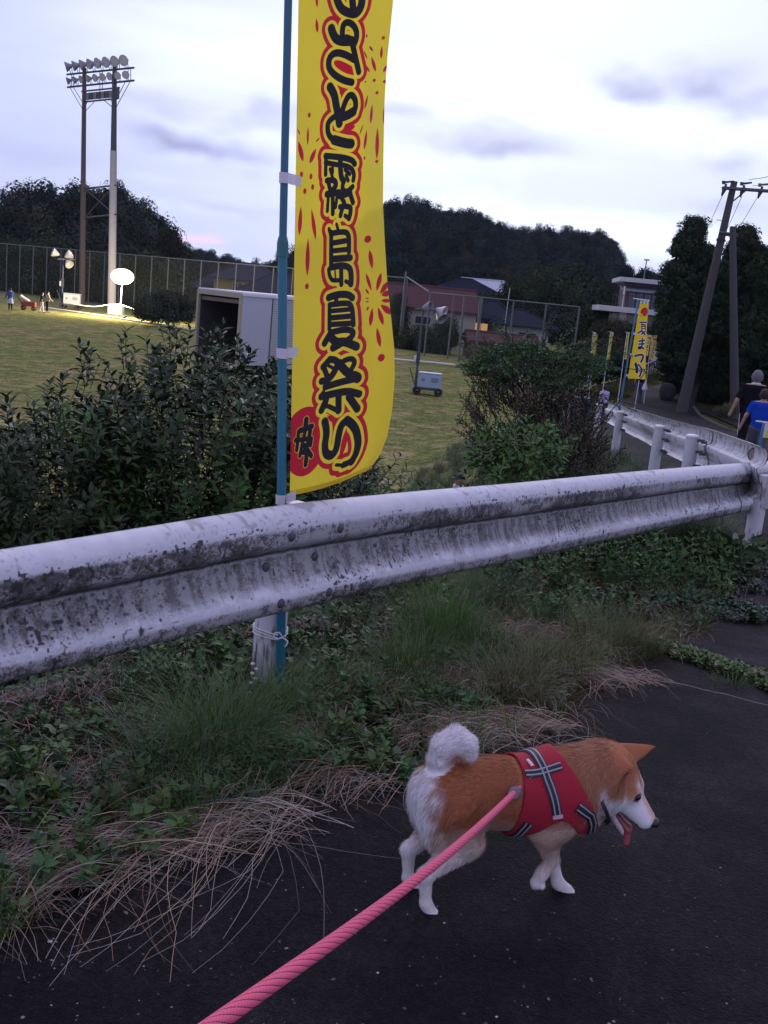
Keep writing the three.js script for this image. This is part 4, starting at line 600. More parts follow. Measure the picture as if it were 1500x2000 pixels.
    while (used < N) {
      const r = rng() * sum; let lo = 0, hi = T - 1; while (lo < hi) { const m = (lo + hi) >> 1; cum[m] < r ? (lo = m + 1) : (hi = m); }
      const i0 = ix.getX(lo * 3), i1 = ix.getX(lo * 3 + 1), i2 = ix.getX(lo * 3 + 2); let u = rng(), v = rng(); if (u + v > 1) { u = 1 - u; v = 1 - v; }
      const p = A.fromBufferAttribute(pos, i0).clone().multiplyScalar(1 - u - v).addScaledVector(B.fromBufferAttribute(pos, i1), u).addScaledVector(C.fromBufferAttribute(pos, i2), v), n = V().fromBufferAttribute(nor, i0);
      const [a, b, c] = inHead(p.x, p.y, p.z), onHead = head(p.x, p.y, p.z) < 0.006; if (inVest(p.x, p.y, p.z) && core(p.x, p.y, p.z) < 0.004) { if (rng() < 0.9) { used++; M.makeScale(0, 0, 0); mesh.setMatrixAt(used - 1, M); mesh.setColorAt(used - 1, RGB(0, 0, 0)); continue; } }
      let len = 0.014, flow = V(-0.9, -0.35, 0);
      if (onHead) { const hw = smooth(0.006, -0.012, head(p.x, p.y, p.z)) * smooth(-0.07, -0.01, a); len = lerp(0.020, 0.0045, smooth(-0.05, 0.09, a)); flow = V(-0.6, -0.75, 0).lerp(ha.clone().multiplyScalar(-1).addScaledVector(hc, Math.sign(c) * 0.3), hw); if (a > 0.045 && b < -0.035 && coat(p.x, p.y, p.z)[0] < 0.1) len = 0; if (Math.hypot(a - 0.084, b - 0.012, Math.abs(c) - 0.033) < 0.011) len = 0; len = lerp(len, 0.005, smooth(0.045, 0.075, b)); }
      else if (p.y < 0.15) { len = lerp(0.0075, 0.015, smooth(0.04, 0.15, p.y)); flow = V(-0.35, -0.9, 0); }
      if (p.x < -0.17 && p.y > 0.14 && p.y < 0.31) { len = 0.021; flow = V(-0.35, -0.95, 0); }
      if (tail(p.x, p.y, p.z) < 0.004 && p.y > 0.312) { len = 0.014; flow = V(0.5, 0.5, 0).addScaledVector(V(-(p.y - 0.348), p.x + 0.152, 0), -14); }
      if (p.x > 0.15 && !onHead && p.y > 0.16) { len = 0.021; flow = V(-0.6, -0.75, 0); }
      len *= 0.6 + rng() * 0.8;
      const d = flow.normalize().addScaledVector(n, -n.dot(flow)).normalize().multiplyScalar(0.85).addScaledVector(n, 0.42).add(V(rng() - 0.5, rng() - 0.5, rng() - 0.5).multiplyScalar(0.4)).normalize();
      const s = V().crossVectors(d, n).normalize(), t = V().crossVectors(s, d), w = 0.0011 * (0.6 + 0.8 * rng()); M.makeBasis(s.multiplyScalar(w), d.multiplyScalar(len), t.multiplyScalar(-len)).setPosition(p.addScaledVector(n, -0.0015));
      mesh.setMatrixAt(used, M); const cc = coat(p.x, p.y, p.z), k = 0.66 + rng() * 0.55; mesh.setColorAt(used, RGB(cc[0] * k, cc[1] * k, cc[2] * k)); used++;
    }
    mesh.name = 'fur'; mesh.userData.kind = 'stuff'; mesh.castShadow = mesh.receiveShadow = true; dog.add(mesh);
  }
  // leash: bright pink braided rope with a dark thread, from the harness ring to the hand outside the frame
  const lt = tex(256, 1024, (x, y) => { const u = x / 256, v = y / 1024, h = ((7 * u + 7 * v) % 1 + 1) % 1, knit = 0.86 + 0.14 * Math.sin((u * 14 - v * 60) * 6.283) * Math.sin((u * 14 + v * 60) * 6.283), th = h < 0.10; return (th ? [0.34, 0.12, 0.19] : [1.0, 0.40, 0.55]).map((q) => q * knit); });
  const lb = tex(256, 1024, (x, y) => { const u = x / 256, v = y / 1024, h = ((7 * u + 7 * v) % 1 + 1) % 1; return 0.25 + 0.6 * Math.sqrt(Math.max(0, 1 - Math.pow((h - 0.54) / 0.5, 2))) + 0.12 * Math.sin((u * 14 - v * 20) * 6.283); }, 1, false);
  const ring = dog.localToWorld(V(0.034, 0.330, 0.055)), D0 = -ring.z - 0.02, L = (u, v, d) => at(u, v, d), leash = thing('dog_leash', 'bright pink braided rope leash with dark spiral thread running to the harness', 'leash');
  const a0 = L(1004, 1549, D0 - 0.03), a1 = L(415, 2004, 0.63), a2 = L(250, 2130, 0.47), pts = [0, 0.2, 0.4, 0.6, 0.8, 1].map((t) => a0.clone().lerp(a1, t).add(V(0, -0.018 * Math.sin(t * Math.PI), 0))); pts.push(a2);
  const len = new THREE.CatmullRomCurve3(pts).getLength(), rope = tube(pts, 0.0070, 220, 16); { const uv = rope.attributes.uv; for (let i = 0; i < uv.count; i++) uv.setXY(i, uv.getY(i), (uv.getX(i) * len) / 0.16); }
  part('rope', rope, std([1, 1, 1], 0.8, { map: lt, bumpMap: lb, bumpScale: 0.0014 }), leash);
  const dirL = V().subVectors(a0, a1).normalize(); part('end_cap', bar(a0.clone().addScaledVector(dirL, -0.006), a0.clone().addScaledVector(dirL, 0.024), 0.0125, 0.0150, 18), std([0.17, 0.18, 0.21], 0.3), leash);
  { const c = a0.clone().addScaledVector(dirL, 0.034), g = new THREE.TorusGeometry(0.0135, 0.0062, 10, 24); g.rotateY(0.9); g.rotateZ(-0.6); g.translate(c.x, c.y, c.z); part('loop', g, std([0.85, 0.10, 0.24], 0.7), leash); const k = c.clone().lerp(ring, 0.9); part('snap_hook', bar(c, k, 0.005, 0.006, 10), std([0.15, 0.15, 0.18], 0.3, { metalness: 0.8 }), leash); }
}
// ---------------------------------------------------------------- plants near the camera
const gnd = (x, d, lift = 0) => V(x, terrain(x, d) + lift, -d);
const tilt = (rng, k) => V((rng() - 0.5) * k, 1, (rng() - 0.5) * k).normalize();
const sprigBig = [0, 1, 2, 3].map((k) => sprigGeo(mulberry(200 + k), 11, 0.34, 0.092, 0.036, 0.75, 0.28));
const sprigSmall = [0, 1, 2].map((k) => sprigGeo(mulberry(210 + k), 18, 0.36, 0.042, 0.019, 0.9, 0.2));
const sprigWeed = [0, 1, 2].map((k) => sprigGeo(mulberry(220 + k), 16, 0.075, 0.027, 0.016, 0.7, 0.35));
const sprigTiny = [0, 1].map((k) => sprigGeo(mulberry(230 + k), 9, 0.05, 0.024, 0.017, 0.5, 0.2));
function bladeGeo(rng, n, h, r, w, lean) { // one tuft of thin arching blades
  const s = new Soup();
  for (let i = 0; i < n; i++) {
    const a = rng() * 6.283, rr = r * Math.sqrt(rng()), b = V(Math.cos(a) * rr, 0, Math.sin(a) * rr), L = h * (0.45 + 0.75 * rng()), out = a + (rng() - 0.5) * 2.2, k = lean * (0.25 + 1.1 * rng()), ww = w * (0.6 + 0.7 * rng()), side = V(-Math.sin(out), 0, Math.cos(out)), c0 = 0.75 + rng() * 0.5; let prev = null;
    for (let q = 0; q <= 5; q++) { const t = q / 5, p = b.clone().add(V(Math.cos(out) * k * L * t * t, L * t * (1 - 0.32 * k * t * t), Math.sin(out) * k * L * t * t)), wd = ww * (1 - t * 0.92) * 0.5, l = p.clone().addScaledVector(side, -wd), m = p.clone().addScaledVector(side, wd), col = [c0 * lerp(1.35, 1, Math.min(1, t * 2.5)), c0, c0 * lerp(0.9, 1, t)]; if (prev) s.quad(prev[0], prev[1], m, l, col); prev = [l, m]; }
  }
  return s.build();
}
// the big dark shrub behind the rail: a heap of leafy shoots on stems
function heap(rng, blobs, count, fill) { // shoot places on and in a union of ellipsoids
  const list = [], vol = blobs.map((b) => b[3] * b[4] * b[5]), tot = vol.reduce((a, b) => a + b);
  for (let k = 0; k < count * 4 && list.length < count; k++) {
    let r = rng() * tot, i = 0; while (r > vol[i]) r -= vol[i++]; const [x, y, d, rx, ry, rd] = blobs[i], n = V(rng() * 2 - 1, rng() * 2 - 1, rng() * 2 - 1).normalize(), f = rng() < fill ? 0.35 + 0.6 * Math.cbrt(rng()) : 0.88 + 0.16 * rng(), wob = 0.82 + 0.36 * fbm(n.x * 2.3 + i * 7, n.y * 2.3, n.z * 2.3, 3);
    const p = V(x + n.x * rx * f * wob, y + n.y * ry * f * wob, -d + n.z * rd * f * wob); if (p.y < terrain(p.x, -p.z) - 0.1) continue;
    list.push({ p, dir: n.clone().multiplyScalar(0.75).add(V((rng() - 0.5) * 0.9, 0.75, (rng() - 0.5) * 0.9)).normalize(), turn: rng() * 6.3, n });
  }
  return list;
}
{
  const rng = mulberry(301), t = thing('bush', 'big dark leafy bush behind the guardrail, left of the banner pole', 'bush');
  const blobs = [[-1.15, -0.05, 6.1, 0.74, 0.80, 0.8], [-1.85, -0.33, 5.7, 0.66, 0.78, 0.8], [-2.15, -0.5, 5.3, 0.5, 0.7, 0.6], [-0.55, -0.26, 6.3, 0.58, 0.64, 0.7], [-1.0, -1.0, 5.6, 1.5, 0.9, 0.9], [-0.05, -0.78, 6.4, 0.46, 0.62, 0.5], [-2.3, -1.0, 5.1, 0.75, 0.85, 0.8], [-1.6, -1.2, 4.6, 1.2, 0.7, 0.6]];
  const list = heap(rng, blobs, 7000, 0.40), col = [0.038, 0.056, 0.022];
  const groups = [[], [], [], []]; list.forEach((e, i) => { const k = e.p.y > 0.3 ? 1.15 : 1, young = fbm(e.p.x * 1.1, e.p.y * 1.3, e.p.z * 1.1, 3) > 0.58; groups[i % 4].push({ ...e, s: (0.46 + rng() * 0.36) * k, c: vary(rng, young ? [0.05, 0.098, 0.028] : col, 0.3) }); });
  // taller shoots that break the outline
  for (const [u, v, d] of [[290, 640, 6], [335, 600, 6.2], [360, 598, 6.1], [430, 592, 6.2], [416, 610, 6], [470, 640, 6.2], [520, 660, 6.3], [560, 690, 6.4], [155, 690, 5.7], [175, 668, 5.8], [80, 790, 5.3], [30, 850, 5], [10, 900, 4.9], [700, 880, 6.6], [735, 915, 6.7], [660, 860, 6.5], [240, 655, 5.8], [120, 735, 5.6], [620, 845, 6.4]]) for (let q = 0; q < 3; q++) groups[q].push({ p: at(u + (rng() - 0.5) * 20, v + (u > 270 && u < 600 ? 95 : 62) + rng() * 30, d), dir: tilt(rng, 0.7), turn: rng() * 6, s: 0.5 + rng() * 0.28, c: vary(rng, col, 0.25) });
  const lm = leafMat([1, 1, 1], 0.42);
  groups.forEach((g, i) => scatter('foliage', sprigBig[i], lm, g, t, 'stuff'));
  const big = [0, 1, 2].map((k) => { const s = new Soup(), r = mulberry(310 + k); leafInto(s, V(0, 0, 0), V(0, 1, 0), V(1, 0, 0), 0.115, 0.045, [1, 1, 1], 0.12 + 0.2 * r()); return s.build(); }), tones = [0, 1, 2, 3].map((k) => leafMat(vary(rng, [0.034, 0.052, 0.030], 0.35), 0.4)), q = new THREE.Quaternion();
  const outer = list.filter((e) => e.n.z > -0.1).slice(0, 240);
  for (let k = 0; k < outer.length; k++) { const e = outer[k], m = part('leaf', big[k % 3], tones[k % 4], t); m.position.copy(e.p).addScaledVector(e.n, 0.10); m.quaternion.setFromUnitVectors(Y, V(e.n.x + (rng() - 0.5), (rng() - 0.75) * 1.2, e.n.z + (rng() - 0.5) * 0.8).normalize()); q.setFromAxisAngle(Y, rng() * 6.3); m.quaternion.multiply(q); m.scale.setScalar(0.5 + rng() * 0.4); }
  const stems = []; for (let k = 0; k < 26; k++) { const b = blobs[k % 5], a = gnd(b[0] + (rng() - 0.5) * b[3], b[2] + (rng() - 0.5) * 0.5, -0.1), e = V(b[0] + (rng() - 0.5) * 1.3 * b[3], b[1] + b[4] * (0.2 + 0.5 * rng()), -b[2] + (rng() - 0.5) * b[5]); stems.push(tube([a, a.clone().lerp(e, 0.5).add(V((rng() - 0.5) * 0.2, 0, (rng() - 0.5) * 0.2)), e], 0.011, 10, 5)); }
  part('stems', merge(stems), std([0.06, 0.045, 0.035], 0.9), t).userData.kind = 'stuff';
}
{ // the looser shrub on the right: an airy green top over a brownish fine-leaved lower part
  const rng = mulberry(302), t = thing('shrub', 'airy brownish small-leaved shrub with green top between the field and the far guardrail', 'shrub');
  const C = (u, v, d, rw, rh) => { const p = at(u, v, d); return [p.x, p.y, -p.z, (rw * d) / 2000, (rh * d) / 2000, (rw * d) / 2000 * 0.8]; };
  const low = heap(rng, [C(985, 830, 12.6, 65, 65), C(1070, 860, 12.4, 85, 70), C(1035, 770, 12.8, 75, 50), C(960, 765, 12.8, 36, 34), C(1120, 850, 12.2, 45, 45), C(1075, 930, 12, 110, 50)], 900, 0.45);
  const g = [[], [], []]; low.forEach((e, i) => { const r = rng(); g[i % 3].push({ ...e, dir: e.dir.add(V((rng() - 0.5), 0.3, (rng() - 0.5))).normalize(), s: 0.6 + rng() * 0.6, c: vary(rng, r < 0.45 ? [0.062, 0.050, 0.034] : r < 0.8 ? [0.040, 0.048, 0.026] : [0.085, 0.06, 0.045], 0.35) }); });
  const lm = leafMat([1, 1, 1], 0.5); g.forEach((l, i) => scatter('foliage', sprigSmall[i], lm, l, t, 'stuff'));
  const up = heap(rng, [C(1010, 705, 13.2, 52, 28), C(1075, 695, 13.4, 58, 26), C(965, 715, 13, 28, 20), C(1120, 712, 13.2, 34, 22), C(1030, 735, 13, 80, 20)], 420, 0.5), h = [[], [], []];
  up.forEach((e, i) => h[i % 3].push({ ...e, dir: V(e.n.x + (rng() - 0.5), 0.35 * (rng() - 0.3), e.n.z + (rng() - 0.5)).normalize(), s: 0.8 + rng() * 0.6, c: vary(rng, [0.046, 0.105, 0.036], 0.3) }));
  for (const [u0, v0, u1, v1] of [[1120, 700, 1200, 690], [1130, 712, 1270, 726], [1110, 690, 1160, 668], [1150, 765, 1220, 790], [930, 745, 905, 800], [1000, 690, 990, 655], [1060, 675, 1070, 650]]) for (let k = 0; k < 9; k++) { const f = k / 8, p = at(lerp(u0, u1, f) + (rng() - 0.5) * 8, lerp(v0, v1, f) + (rng() - 0.5) * 8, 12.6), p2 = at(u1, v1, 12.6); h[k % 3].push({ p, dir: p2.sub(at(u0, v0, 12.6)).normalize().add(V((rng() - 0.5) * 0.8, (rng() - 0.5) * 0.8, (rng() - 0.5) * 0.8)).normalize(), turn: rng() * 6, s: 0.5 + rng() * 0.3, c: vary(rng, [0.030, 0.045, 0.024], 0.3) }); }
  h.forEach((l, i) => scatter('foliage', sprigSmall[i], lm, l, t, 'stuff'));
  const st = []; for (const [u, v, u2, v2] of [[1060, 980, 1080, 700], [1060, 980, 1000, 720], [1065, 980, 1130, 730], [1090, 960, 1180, 780], [1040, 960, 950, 780], [1070, 970, 1050, 690], [1130, 760, 1262, 726], [1080, 940, 1100, 760]]) { const a = at(u, v, 12.4), b = at(u2, v2, 12.9); a.y = Math.min(a.y, terrain(a.x, 12.4) + 0.05); st.push(tube([a, a.clone().lerp(b, 0.4).add(V((rng() - 0.5) * 0.3, 0.1, (rng() - 0.5) * 0.3)), b], u2 > 1150 ? 0.006 : 0.014, 12, 5)); }
  part('stems', merge(st), std([0.03, 0.024, 0.022], 0.9), t).userData.kind = 'stuff';
  const plant = thing('leafy_plant', 'bright green broad-leaved plant low in front of the airy shrub, just above the guardrail', 'plant'), pl = heap(rng, [C(1005, 905, 9.4, 55, 38), C(1045, 895, 9.6, 34, 30), C(960, 925, 9.2, 30, 25)], 170, 0.4);
  scatter('foliage', sprigBig[0], lm, pl.map((e) => ({ ...e, s: 0.55 + rng() * 0.4, c: vary(rng, [0.070, 0.135, 0.034], 0.3) })), plant, 'stuff');
  const pl2 = thing('leafy_plant', 'small dark plant peeking over the guardrail beside the capped head', 'plant'); scatter('foliage', sprigBig[1], lm, [[925, 958], [940, 965], [955, 960], [830, 975], [812, 985], [910, 975]].map(([u, v]) => ({ p: at(u, v, 8.6).add(V(0, -0.12, 0)), dir: tilt(rng, 1.2), turn: rng() * 6, s: 0.7 + rng() * 0.3, c: vary(rng, [0.034, 0.058, 0.030], 0.3) })), pl2, 'stuff');
}
{ // dark glossy shrub under the far end of the near rail, and the sprig beside its post
  const rng = mulberry(303), lm = leafMat([1, 1, 1], 0.58), C = (u, v, d, rw, rh) => { const p = at(u, v, d); return [p.x, p.y, -p.z, (rw * d) / 2000, (rh * d) / 2000, (rw * d) / 2000 * 0.7]; };
  const t = thing('shrub', 'low dark glossy shrub under the right end of the near guardrail', 'shrub');
  const l = heap(rng, [C(1230, 1125, 6.2, 100, 36), C(1340, 1140, 6.2, 80, 36), C(1385, 1125, 6.4, 45, 34), C(1130, 1125, 5.9, 70, 32), C(1040, 1135, 5.4, 60, 24), C(1450, 1105, 7.0, 40, 22), C(1300, 1165, 5.8, 80, 30)], 820, 0.4);
  const g = [[], [], []]; l.forEach((e, i) => g[i % 3].push({ ...e, s: 0.34 + rng() * 0.3, c: vary(rng, [0.050, 0.096, 0.028], 0.4) })); g.forEach((q, i) => scatter('foliage', sprigBig[i], lm, q, t, 'stuff'));
  const p = thing('leafy_plant', 'upright plant with broad glossy leaves against the right guardrail post', 'plant'), pos = at(1436, 1135, 6.3), q = new THREE.Quaternion(), tones = [0, 1, 2].map(() => leafMat(vary(rng, [0.045, 0.085, 0.03], 0.3), 0.35));
  const leafG = (() => { const s = new Soup(); leafInto(s, V(0, 0, 0), V(0, 1, 0), V(1, 0, 0), 0.15, 0.065, [1, 1, 1], 0.2); return s.build(); })();
  part('stem', tube([pos.clone().setY(terrain(pos.x, -pos.z)), pos.clone().add(V(0.01, 0.1, 0)), pos.clone().add(V(-0.02, 0.3, 0.02))], 0.007, 10, 6), std([0.05, 0.06, 0.03], 0.8), p);
  for (let k = 0; k < 26; k++) { const f = rng(), a = rng() * 6.3, m = part('leaf', leafG, tones[k % 3], p); m.position.copy(pos).add(V(Math.cos(a) * 0.04, -0.1 + f * 0.4, Math.sin(a) * 0.04)); m.quaternion.setFromUnitVectors(Y, V(Math.cos(a), 0.5 * (rng() - 0.2), Math.sin(a)).normalize()); q.setFromAxisAngle(Y, rng() * 6); m.quaternion.multiply(q); m.scale.setScalar(0.6 + rng() * 0.6); }
}
{ // verge: tufts of fine grass, low weeds, dry mown straw
  const rng = mulberry(304), lm = leafMat([1, 1, 1], 0.55);
  const tuft = (u, v, h, r, n, lean, c, label, w = 0.0024) => { const p = onGround(u, v), t = thing('grass_tuft', label, 'grass tuft', p.toArray(), rng() * 6, 'grass tufts on the verge'), m = part('blades', bladeGeo(rng, n, h, r, w, lean), leafMat(c, 0.6), t); m.userData.kind = 'stuff'; };
  tuft(430, 1475, 0.27, 0.15, 900, 1.0, [0.066, 0.132, 0.030], 'large arching tuft of fine green grass in front of the guardrail post');
  tuft(545, 1395, 0.22, 0.10, 300, 0.8, [0.066, 0.130, 0.030], 'fine green grass tuft at the foot of the banner pole');
  tuft(850, 1265, 0.34, 0.16, 900, 0.55, [0.080, 0.170, 0.036], 'tall bright green grass tuft under the middle of the guardrail');
  tuft(800, 1325, 0.24, 0.13, 500, 0.7, [0.078, 0.140, 0.034], 'green grass tuft just in front of the tall middle tuft');
  tuft(1085, 1320, 0.20, 0.16, 700, 0.8, [0.115, 0.118, 0.046], 'wide brown-footed grass tuft above the straw mat');
  tuft(990, 1360, 0.20, 0.14, 600, 0.9, [0.105, 0.108, 0.048], 'brown-footed grass tuft left of the wide one, above the dog');
  tuft(1190, 1275, 0.22, 0.18, 700, 0.7, [0.105, 0.125, 0.040], 'yellowish green grass tuft right of the straw mat');
  tuft(1250, 1285, 0.16, 0.10, 300, 0.8, [0.095, 0.095, 0.038], 'short yellowish grass tuft at the corner of the two asphalt areas');
  tuft(330, 1545, 0.30, 0.10, 160, 1.3, [0.045, 0.075, 0.040], 'thin tuft of long arching blades over the straw at the asphalt edge', 0.0040);
  tuft(690, 1250, 0.30, 0.10, 130, 1.1, [0.050, 0.085, 0.036], 'loose tuft of long blades between post and middle tuft', 0.0034);
  tuft(250, 1370, 0.34, 0.12, 110, 0.8, [0.055, 0.085, 0.040], 'sparse tall grass under the left half of the guardrail', 0.0028);
  tuft(960, 1190, 0.22, 0.14, 420, 0.7, [0.050, 0.085, 0.040], 'grey-green grass tuft below the guardrail right of centre');
  tuft(1430, 1345, 0.07, 0.08, 140, 0.8, [0.085, 0.125, 0.040], 'short bright grass in the weed strip along the asphalt seam');
  // scattered short grass over the verge and bank
  const tg = [0, 1, 2].map((k) => bladeGeo(mulberry(320 + k), 26, 0.11, 0.035, 0.0022, 1.0)), gl = [[], [], []], wl = [[], [], []], tl = [[], []];
  for (let k = 0; k < 9000; k++) {
    const d = 1.5 + Math.pow(rng(), 1.2) * 7.5, lo = leftRim(d), x = lo + 0.03 - rng() * Math.min(4.5, 1.1 + d * 0.42), s = bankSide(x, d), n = fbm(x * 2.3, d * 2.3, 7, 3), p = gnd(x, d); if (s > 3) continue;
    if (n > 0.46 && rng() < 0.6 && (s < 0 || d > 4.5)) gl[k % 3].push({ p, dir: tilt(rng, 0.8), turn: rng() * 6, s: 0.5 + rng() * 1.0, c: vary(rng, n > 0.56 ? [0.066, 0.128, 0.034] : [0.10, 0.10, 0.044], 0.35) });
    const m = fbm(x * 1.6 + 9, d * 1.6, 3, 3); if (m > 0.63 && rng() < 0.45 && s > -1.3 && (s < 0.05 || d > 4.5)) wl[k % 3].push({ p, dir: tilt(rng, 0.9), turn: rng() * 6, s: 0.55 + rng() * 0.9, c: vary(rng, [0.054, 0.102, 0.028], 0.4) });
    else if (m > 0.42 && rng() < 0.16) tl[k % 2].push({ p, dir: tilt(rng, 0.9), turn: rng() * 6, s: 0.7 + rng() * 1.0, c: vary(rng, [0.045, 0.075, 0.032], 0.35) });
  }
  // weed patches that stand out
  for (const [u, v, r, n, s0] of [[640, 1500, 0.13, 46, 0.9], [745, 1505, 0.12, 42, 0.9], [720, 1415, 0.14, 46, 0.8], [860, 1390, 0.10, 30, 0.8], [90, 1440, 0.14, 30, 0.8], [190, 1590, 0.13, 30, 0.8], [60, 1500, 0.10, 16, 0.8], [600, 1285, 0.12, 34, 1.1], [190, 1700, 0.10, 24, 0.9], [520, 1480, 0.1, 24, 0.8], [240, 1440, 0.08, 18, 0.9], [700, 1230, 0.14, 30, 1.2], [330, 1350, 0.14, 34, 1.1], [400, 1300, 0.16, 34, 1.3], [1040, 1190, 0.16, 50, 1.0], [1160, 1180, 0.16, 46, 1.0]]) { const c = onGround(u, v); for (let k = 0; k < n; k++) { const a = rng() * 6.3, q = r * Math.sqrt(rng()), x = c.x + Math.cos(a) * q * 1.5, d = -c.z + Math.sin(a) * q; wl[k % 3].push({ p: gnd(x, d, 0.005), dir: tilt(rng, 1.1), turn: rng() * 6, s: s0 * (0.7 + rng() * 0.6), c: vary(rng, [0.052, 0.104, 0.030], 0.4) }); } }
  // strip of ground cover along the seam and the patch of round leaves beyond
  const A = onGround(1262, 1268), B = onGround(1760, 1440); for (let k = 0; k < 2300; k++) { const f = rng(), w = (rng() - 0.5) * 0.15 * (0.6 + 0.6 * fbm(f * 9, 2, 2, 2)), x = lerp(A.x, B.x, f) + w * 0.5, d = lerp(-A.z, -B.z, f) + w; tl[k % 2].push({ p: gnd(x, d, 0.012), dir: tilt(rng, 1.2), turn: rng() * 6, s: 0.42 + rng() * 0.5, c: vary(rng, rng() < 0.2 ? [0.13, 0.11, 0.06] : [0.095, 0.150, 0.050], 0.4) }); }
  for (const [u, v, ru, n, c] of [[1400, 1200, 0.24, 420, [0.034, 0.062, 0.036]], [1470, 1120, 0.22, 160, [0.055, 0.085, 0.045]], [1300, 1195, 0.16, 120, [0.05, 0.075, 0.035]], [1440, 1150, 0.2, 130, [0.06, 0.07, 0.045]]]) { const q = onGround(u, v); for (let k = 0; k < n; k++) { const a = rng() * 6.3, r = ru * Math.sqrt(rng()), x = q.x + Math.cos(a) * r * 1.1, d = -q.z + Math.sin(a) * r; tl[k % 2].push({ p: gnd(x, d, 0.012), dir: tilt(rng, 1.0), turn: rng() * 6, s: 0.6 + rng() * 0.7, c: vary(rng, c, 0.4) }); } }
  gl.forEach((l, i) => tag(scatter('grass', tg[i], lm, l, scene), 'short tufted grass scattered over the verge', 'grass', null, 'stuff'));
  wl.forEach((l, i) => tag(scatter('weeds', sprigWeed[i], lm, l, scene), 'low dark green leafy weeds on the verge', 'weeds', null, 'stuff'));
  tl.forEach((l, i) => tag(scatter('ground_cover', sprigTiny[i], lm, l, scene), 'tiny-leaved ground cover on the verge and along the asphalt seam', 'ground cover', null, 'stuff'));
  // straw: long dry stems lying in swathes, some reaching out over the asphalt
  const straw = new Soup(), lay = (x, d, ang, L, curl, lift, c, w) => { let a = ang, px = x, pd = d, prev = null; const N = 9, arch = rng() * 0.045 + lift; for (let q = 0; q <= N; q++) { const t = q / N, y = terrain(px, pd) + 0.014 + arch * Math.sin(Math.PI * Math.min(1, t * 1.05)) + 0.004 * rng(), wd = w * (1 - 0.6 * t) * 0.5, l = V(px - Math.sin(a) * wd, y, -(pd + Math.cos(a) * wd)), r = V(px + Math.sin(a) * wd, y + wd * 0.6, -(pd - Math.cos(a) * wd)), rg = V(px, y - wd * 0.8, -pd); if (prev) { straw.quad(prev[0], prev[2], rg, l, c); straw.quad(prev[2], prev[1], r, rg, c); straw.quad(prev[0], l, r, prev[1], c); } prev = [l, r, rg]; px += (Math.cos(a) * L) / N; pd += (Math.sin(a) * L) / N; a += (curl / N) * (0.4 + 1.2 * rng()) + (rng() < 0.12 ? (rng() - 0.5) * 1.1 : 0); } };
  const stc0 = [0.25, 0.175, 0.155]; for (let k = 0; k < 5200; k++) { const d = 1.7 + Math.pow(rng(), 1.2) * 5.2, x = leftRim(d) + 0.06 - rng() * Math.min(2.6, 0.9 + d * 0.3); if (bankSide(x, d) > 0.6) continue; lay(x, d, rng() * 6.3, 0.04 + 0.14 * rng(), (rng() - 0.5) * 2.5, 0.004 + 0.02 * rng(), vary(rng, stc0, 0.5), 0.0018 + 0.0014 * rng()); }
  const stc = () => vary(rng, rng() < 0.2 ? [0.22, 0.14, 0.09] : [0.36, 0.28, 0.215], 0.4);
  for (const [u, v, ru, rd, n, ang, sp, L, lift] of [[900, 1450, 0.17, 0.09, 300, 0.35, 0.7, 0.26, 0.02], [1010, 1430, 0.14, 0.07, 170, 0.2, 0.6, 0.26, 0.02], [820, 1470, 0.14, 0.08, 200, 0.6, 1.0, 0.22, 0.02], [650, 1530, 0.18, 0.07, 190, 0.5, 1.2, 0.26, 0.015], [420, 1620, 0.22, 0.08, 190, 0.6, 1.3, 0.34, 0.02], [250, 1680, 0.20, 0.10, 150, 0.55, 0.9, 0.38, 0.03], [100, 1720, 0.16, 0.10, 150, 0.7, 0.7, 0.34, 0.03], [1090, 1330, 0.20, 0.10, 200, 0.1, 0.9, 0.24, 0.015], [1180, 1330, 0.20, 0.08, 170, -0.1, 0.9, 0.26, 0.012], [1050, 1250, 0.24, 0.12, 200, 0.4, 1.5, 0.22, 0.02], [560, 1460, 0.25, 0.12, 220, 0.4, 2.0, 0.18, 0.015], [220, 1560, 0.25, 0.14, 190, 0.4, 2.2, 0.20, 0.015], [900, 1340, 0.25, 0.14, 260, 0.4, 2.2, 0.18, 0.015], [130, 1340, 0.25, 0.16, 200, 0.4, 2.4, 0.2, 0.02], [700, 1340, 0.25, 0.12, 200, 0.4, 2.4, 0.16, 0.012]]) {
    const c = onGround(u, v); for (let k = 0; k < n; k++) { const a = rng() * 6.3, q = Math.sqrt(rng()), x = c.x + Math.cos(a) * q * ru, d = -c.z + Math.sin(a) * q * rd, dir = ang + (rng() - 0.5) * sp + (rng() < 0.5 ? Math.PI : 0); lay(x - Math.cos(dir) * L * 0.5, d - Math.sin(dir) * L * 0.5, dir + (rng() - 0.5) * 0.9, L * (0.35 + rng()), (rng() - 0.5) * 2.2, lift * rng() * 1.4, stc(), 0.0021 * (0.5 + rng() * 0.9)); }
  }
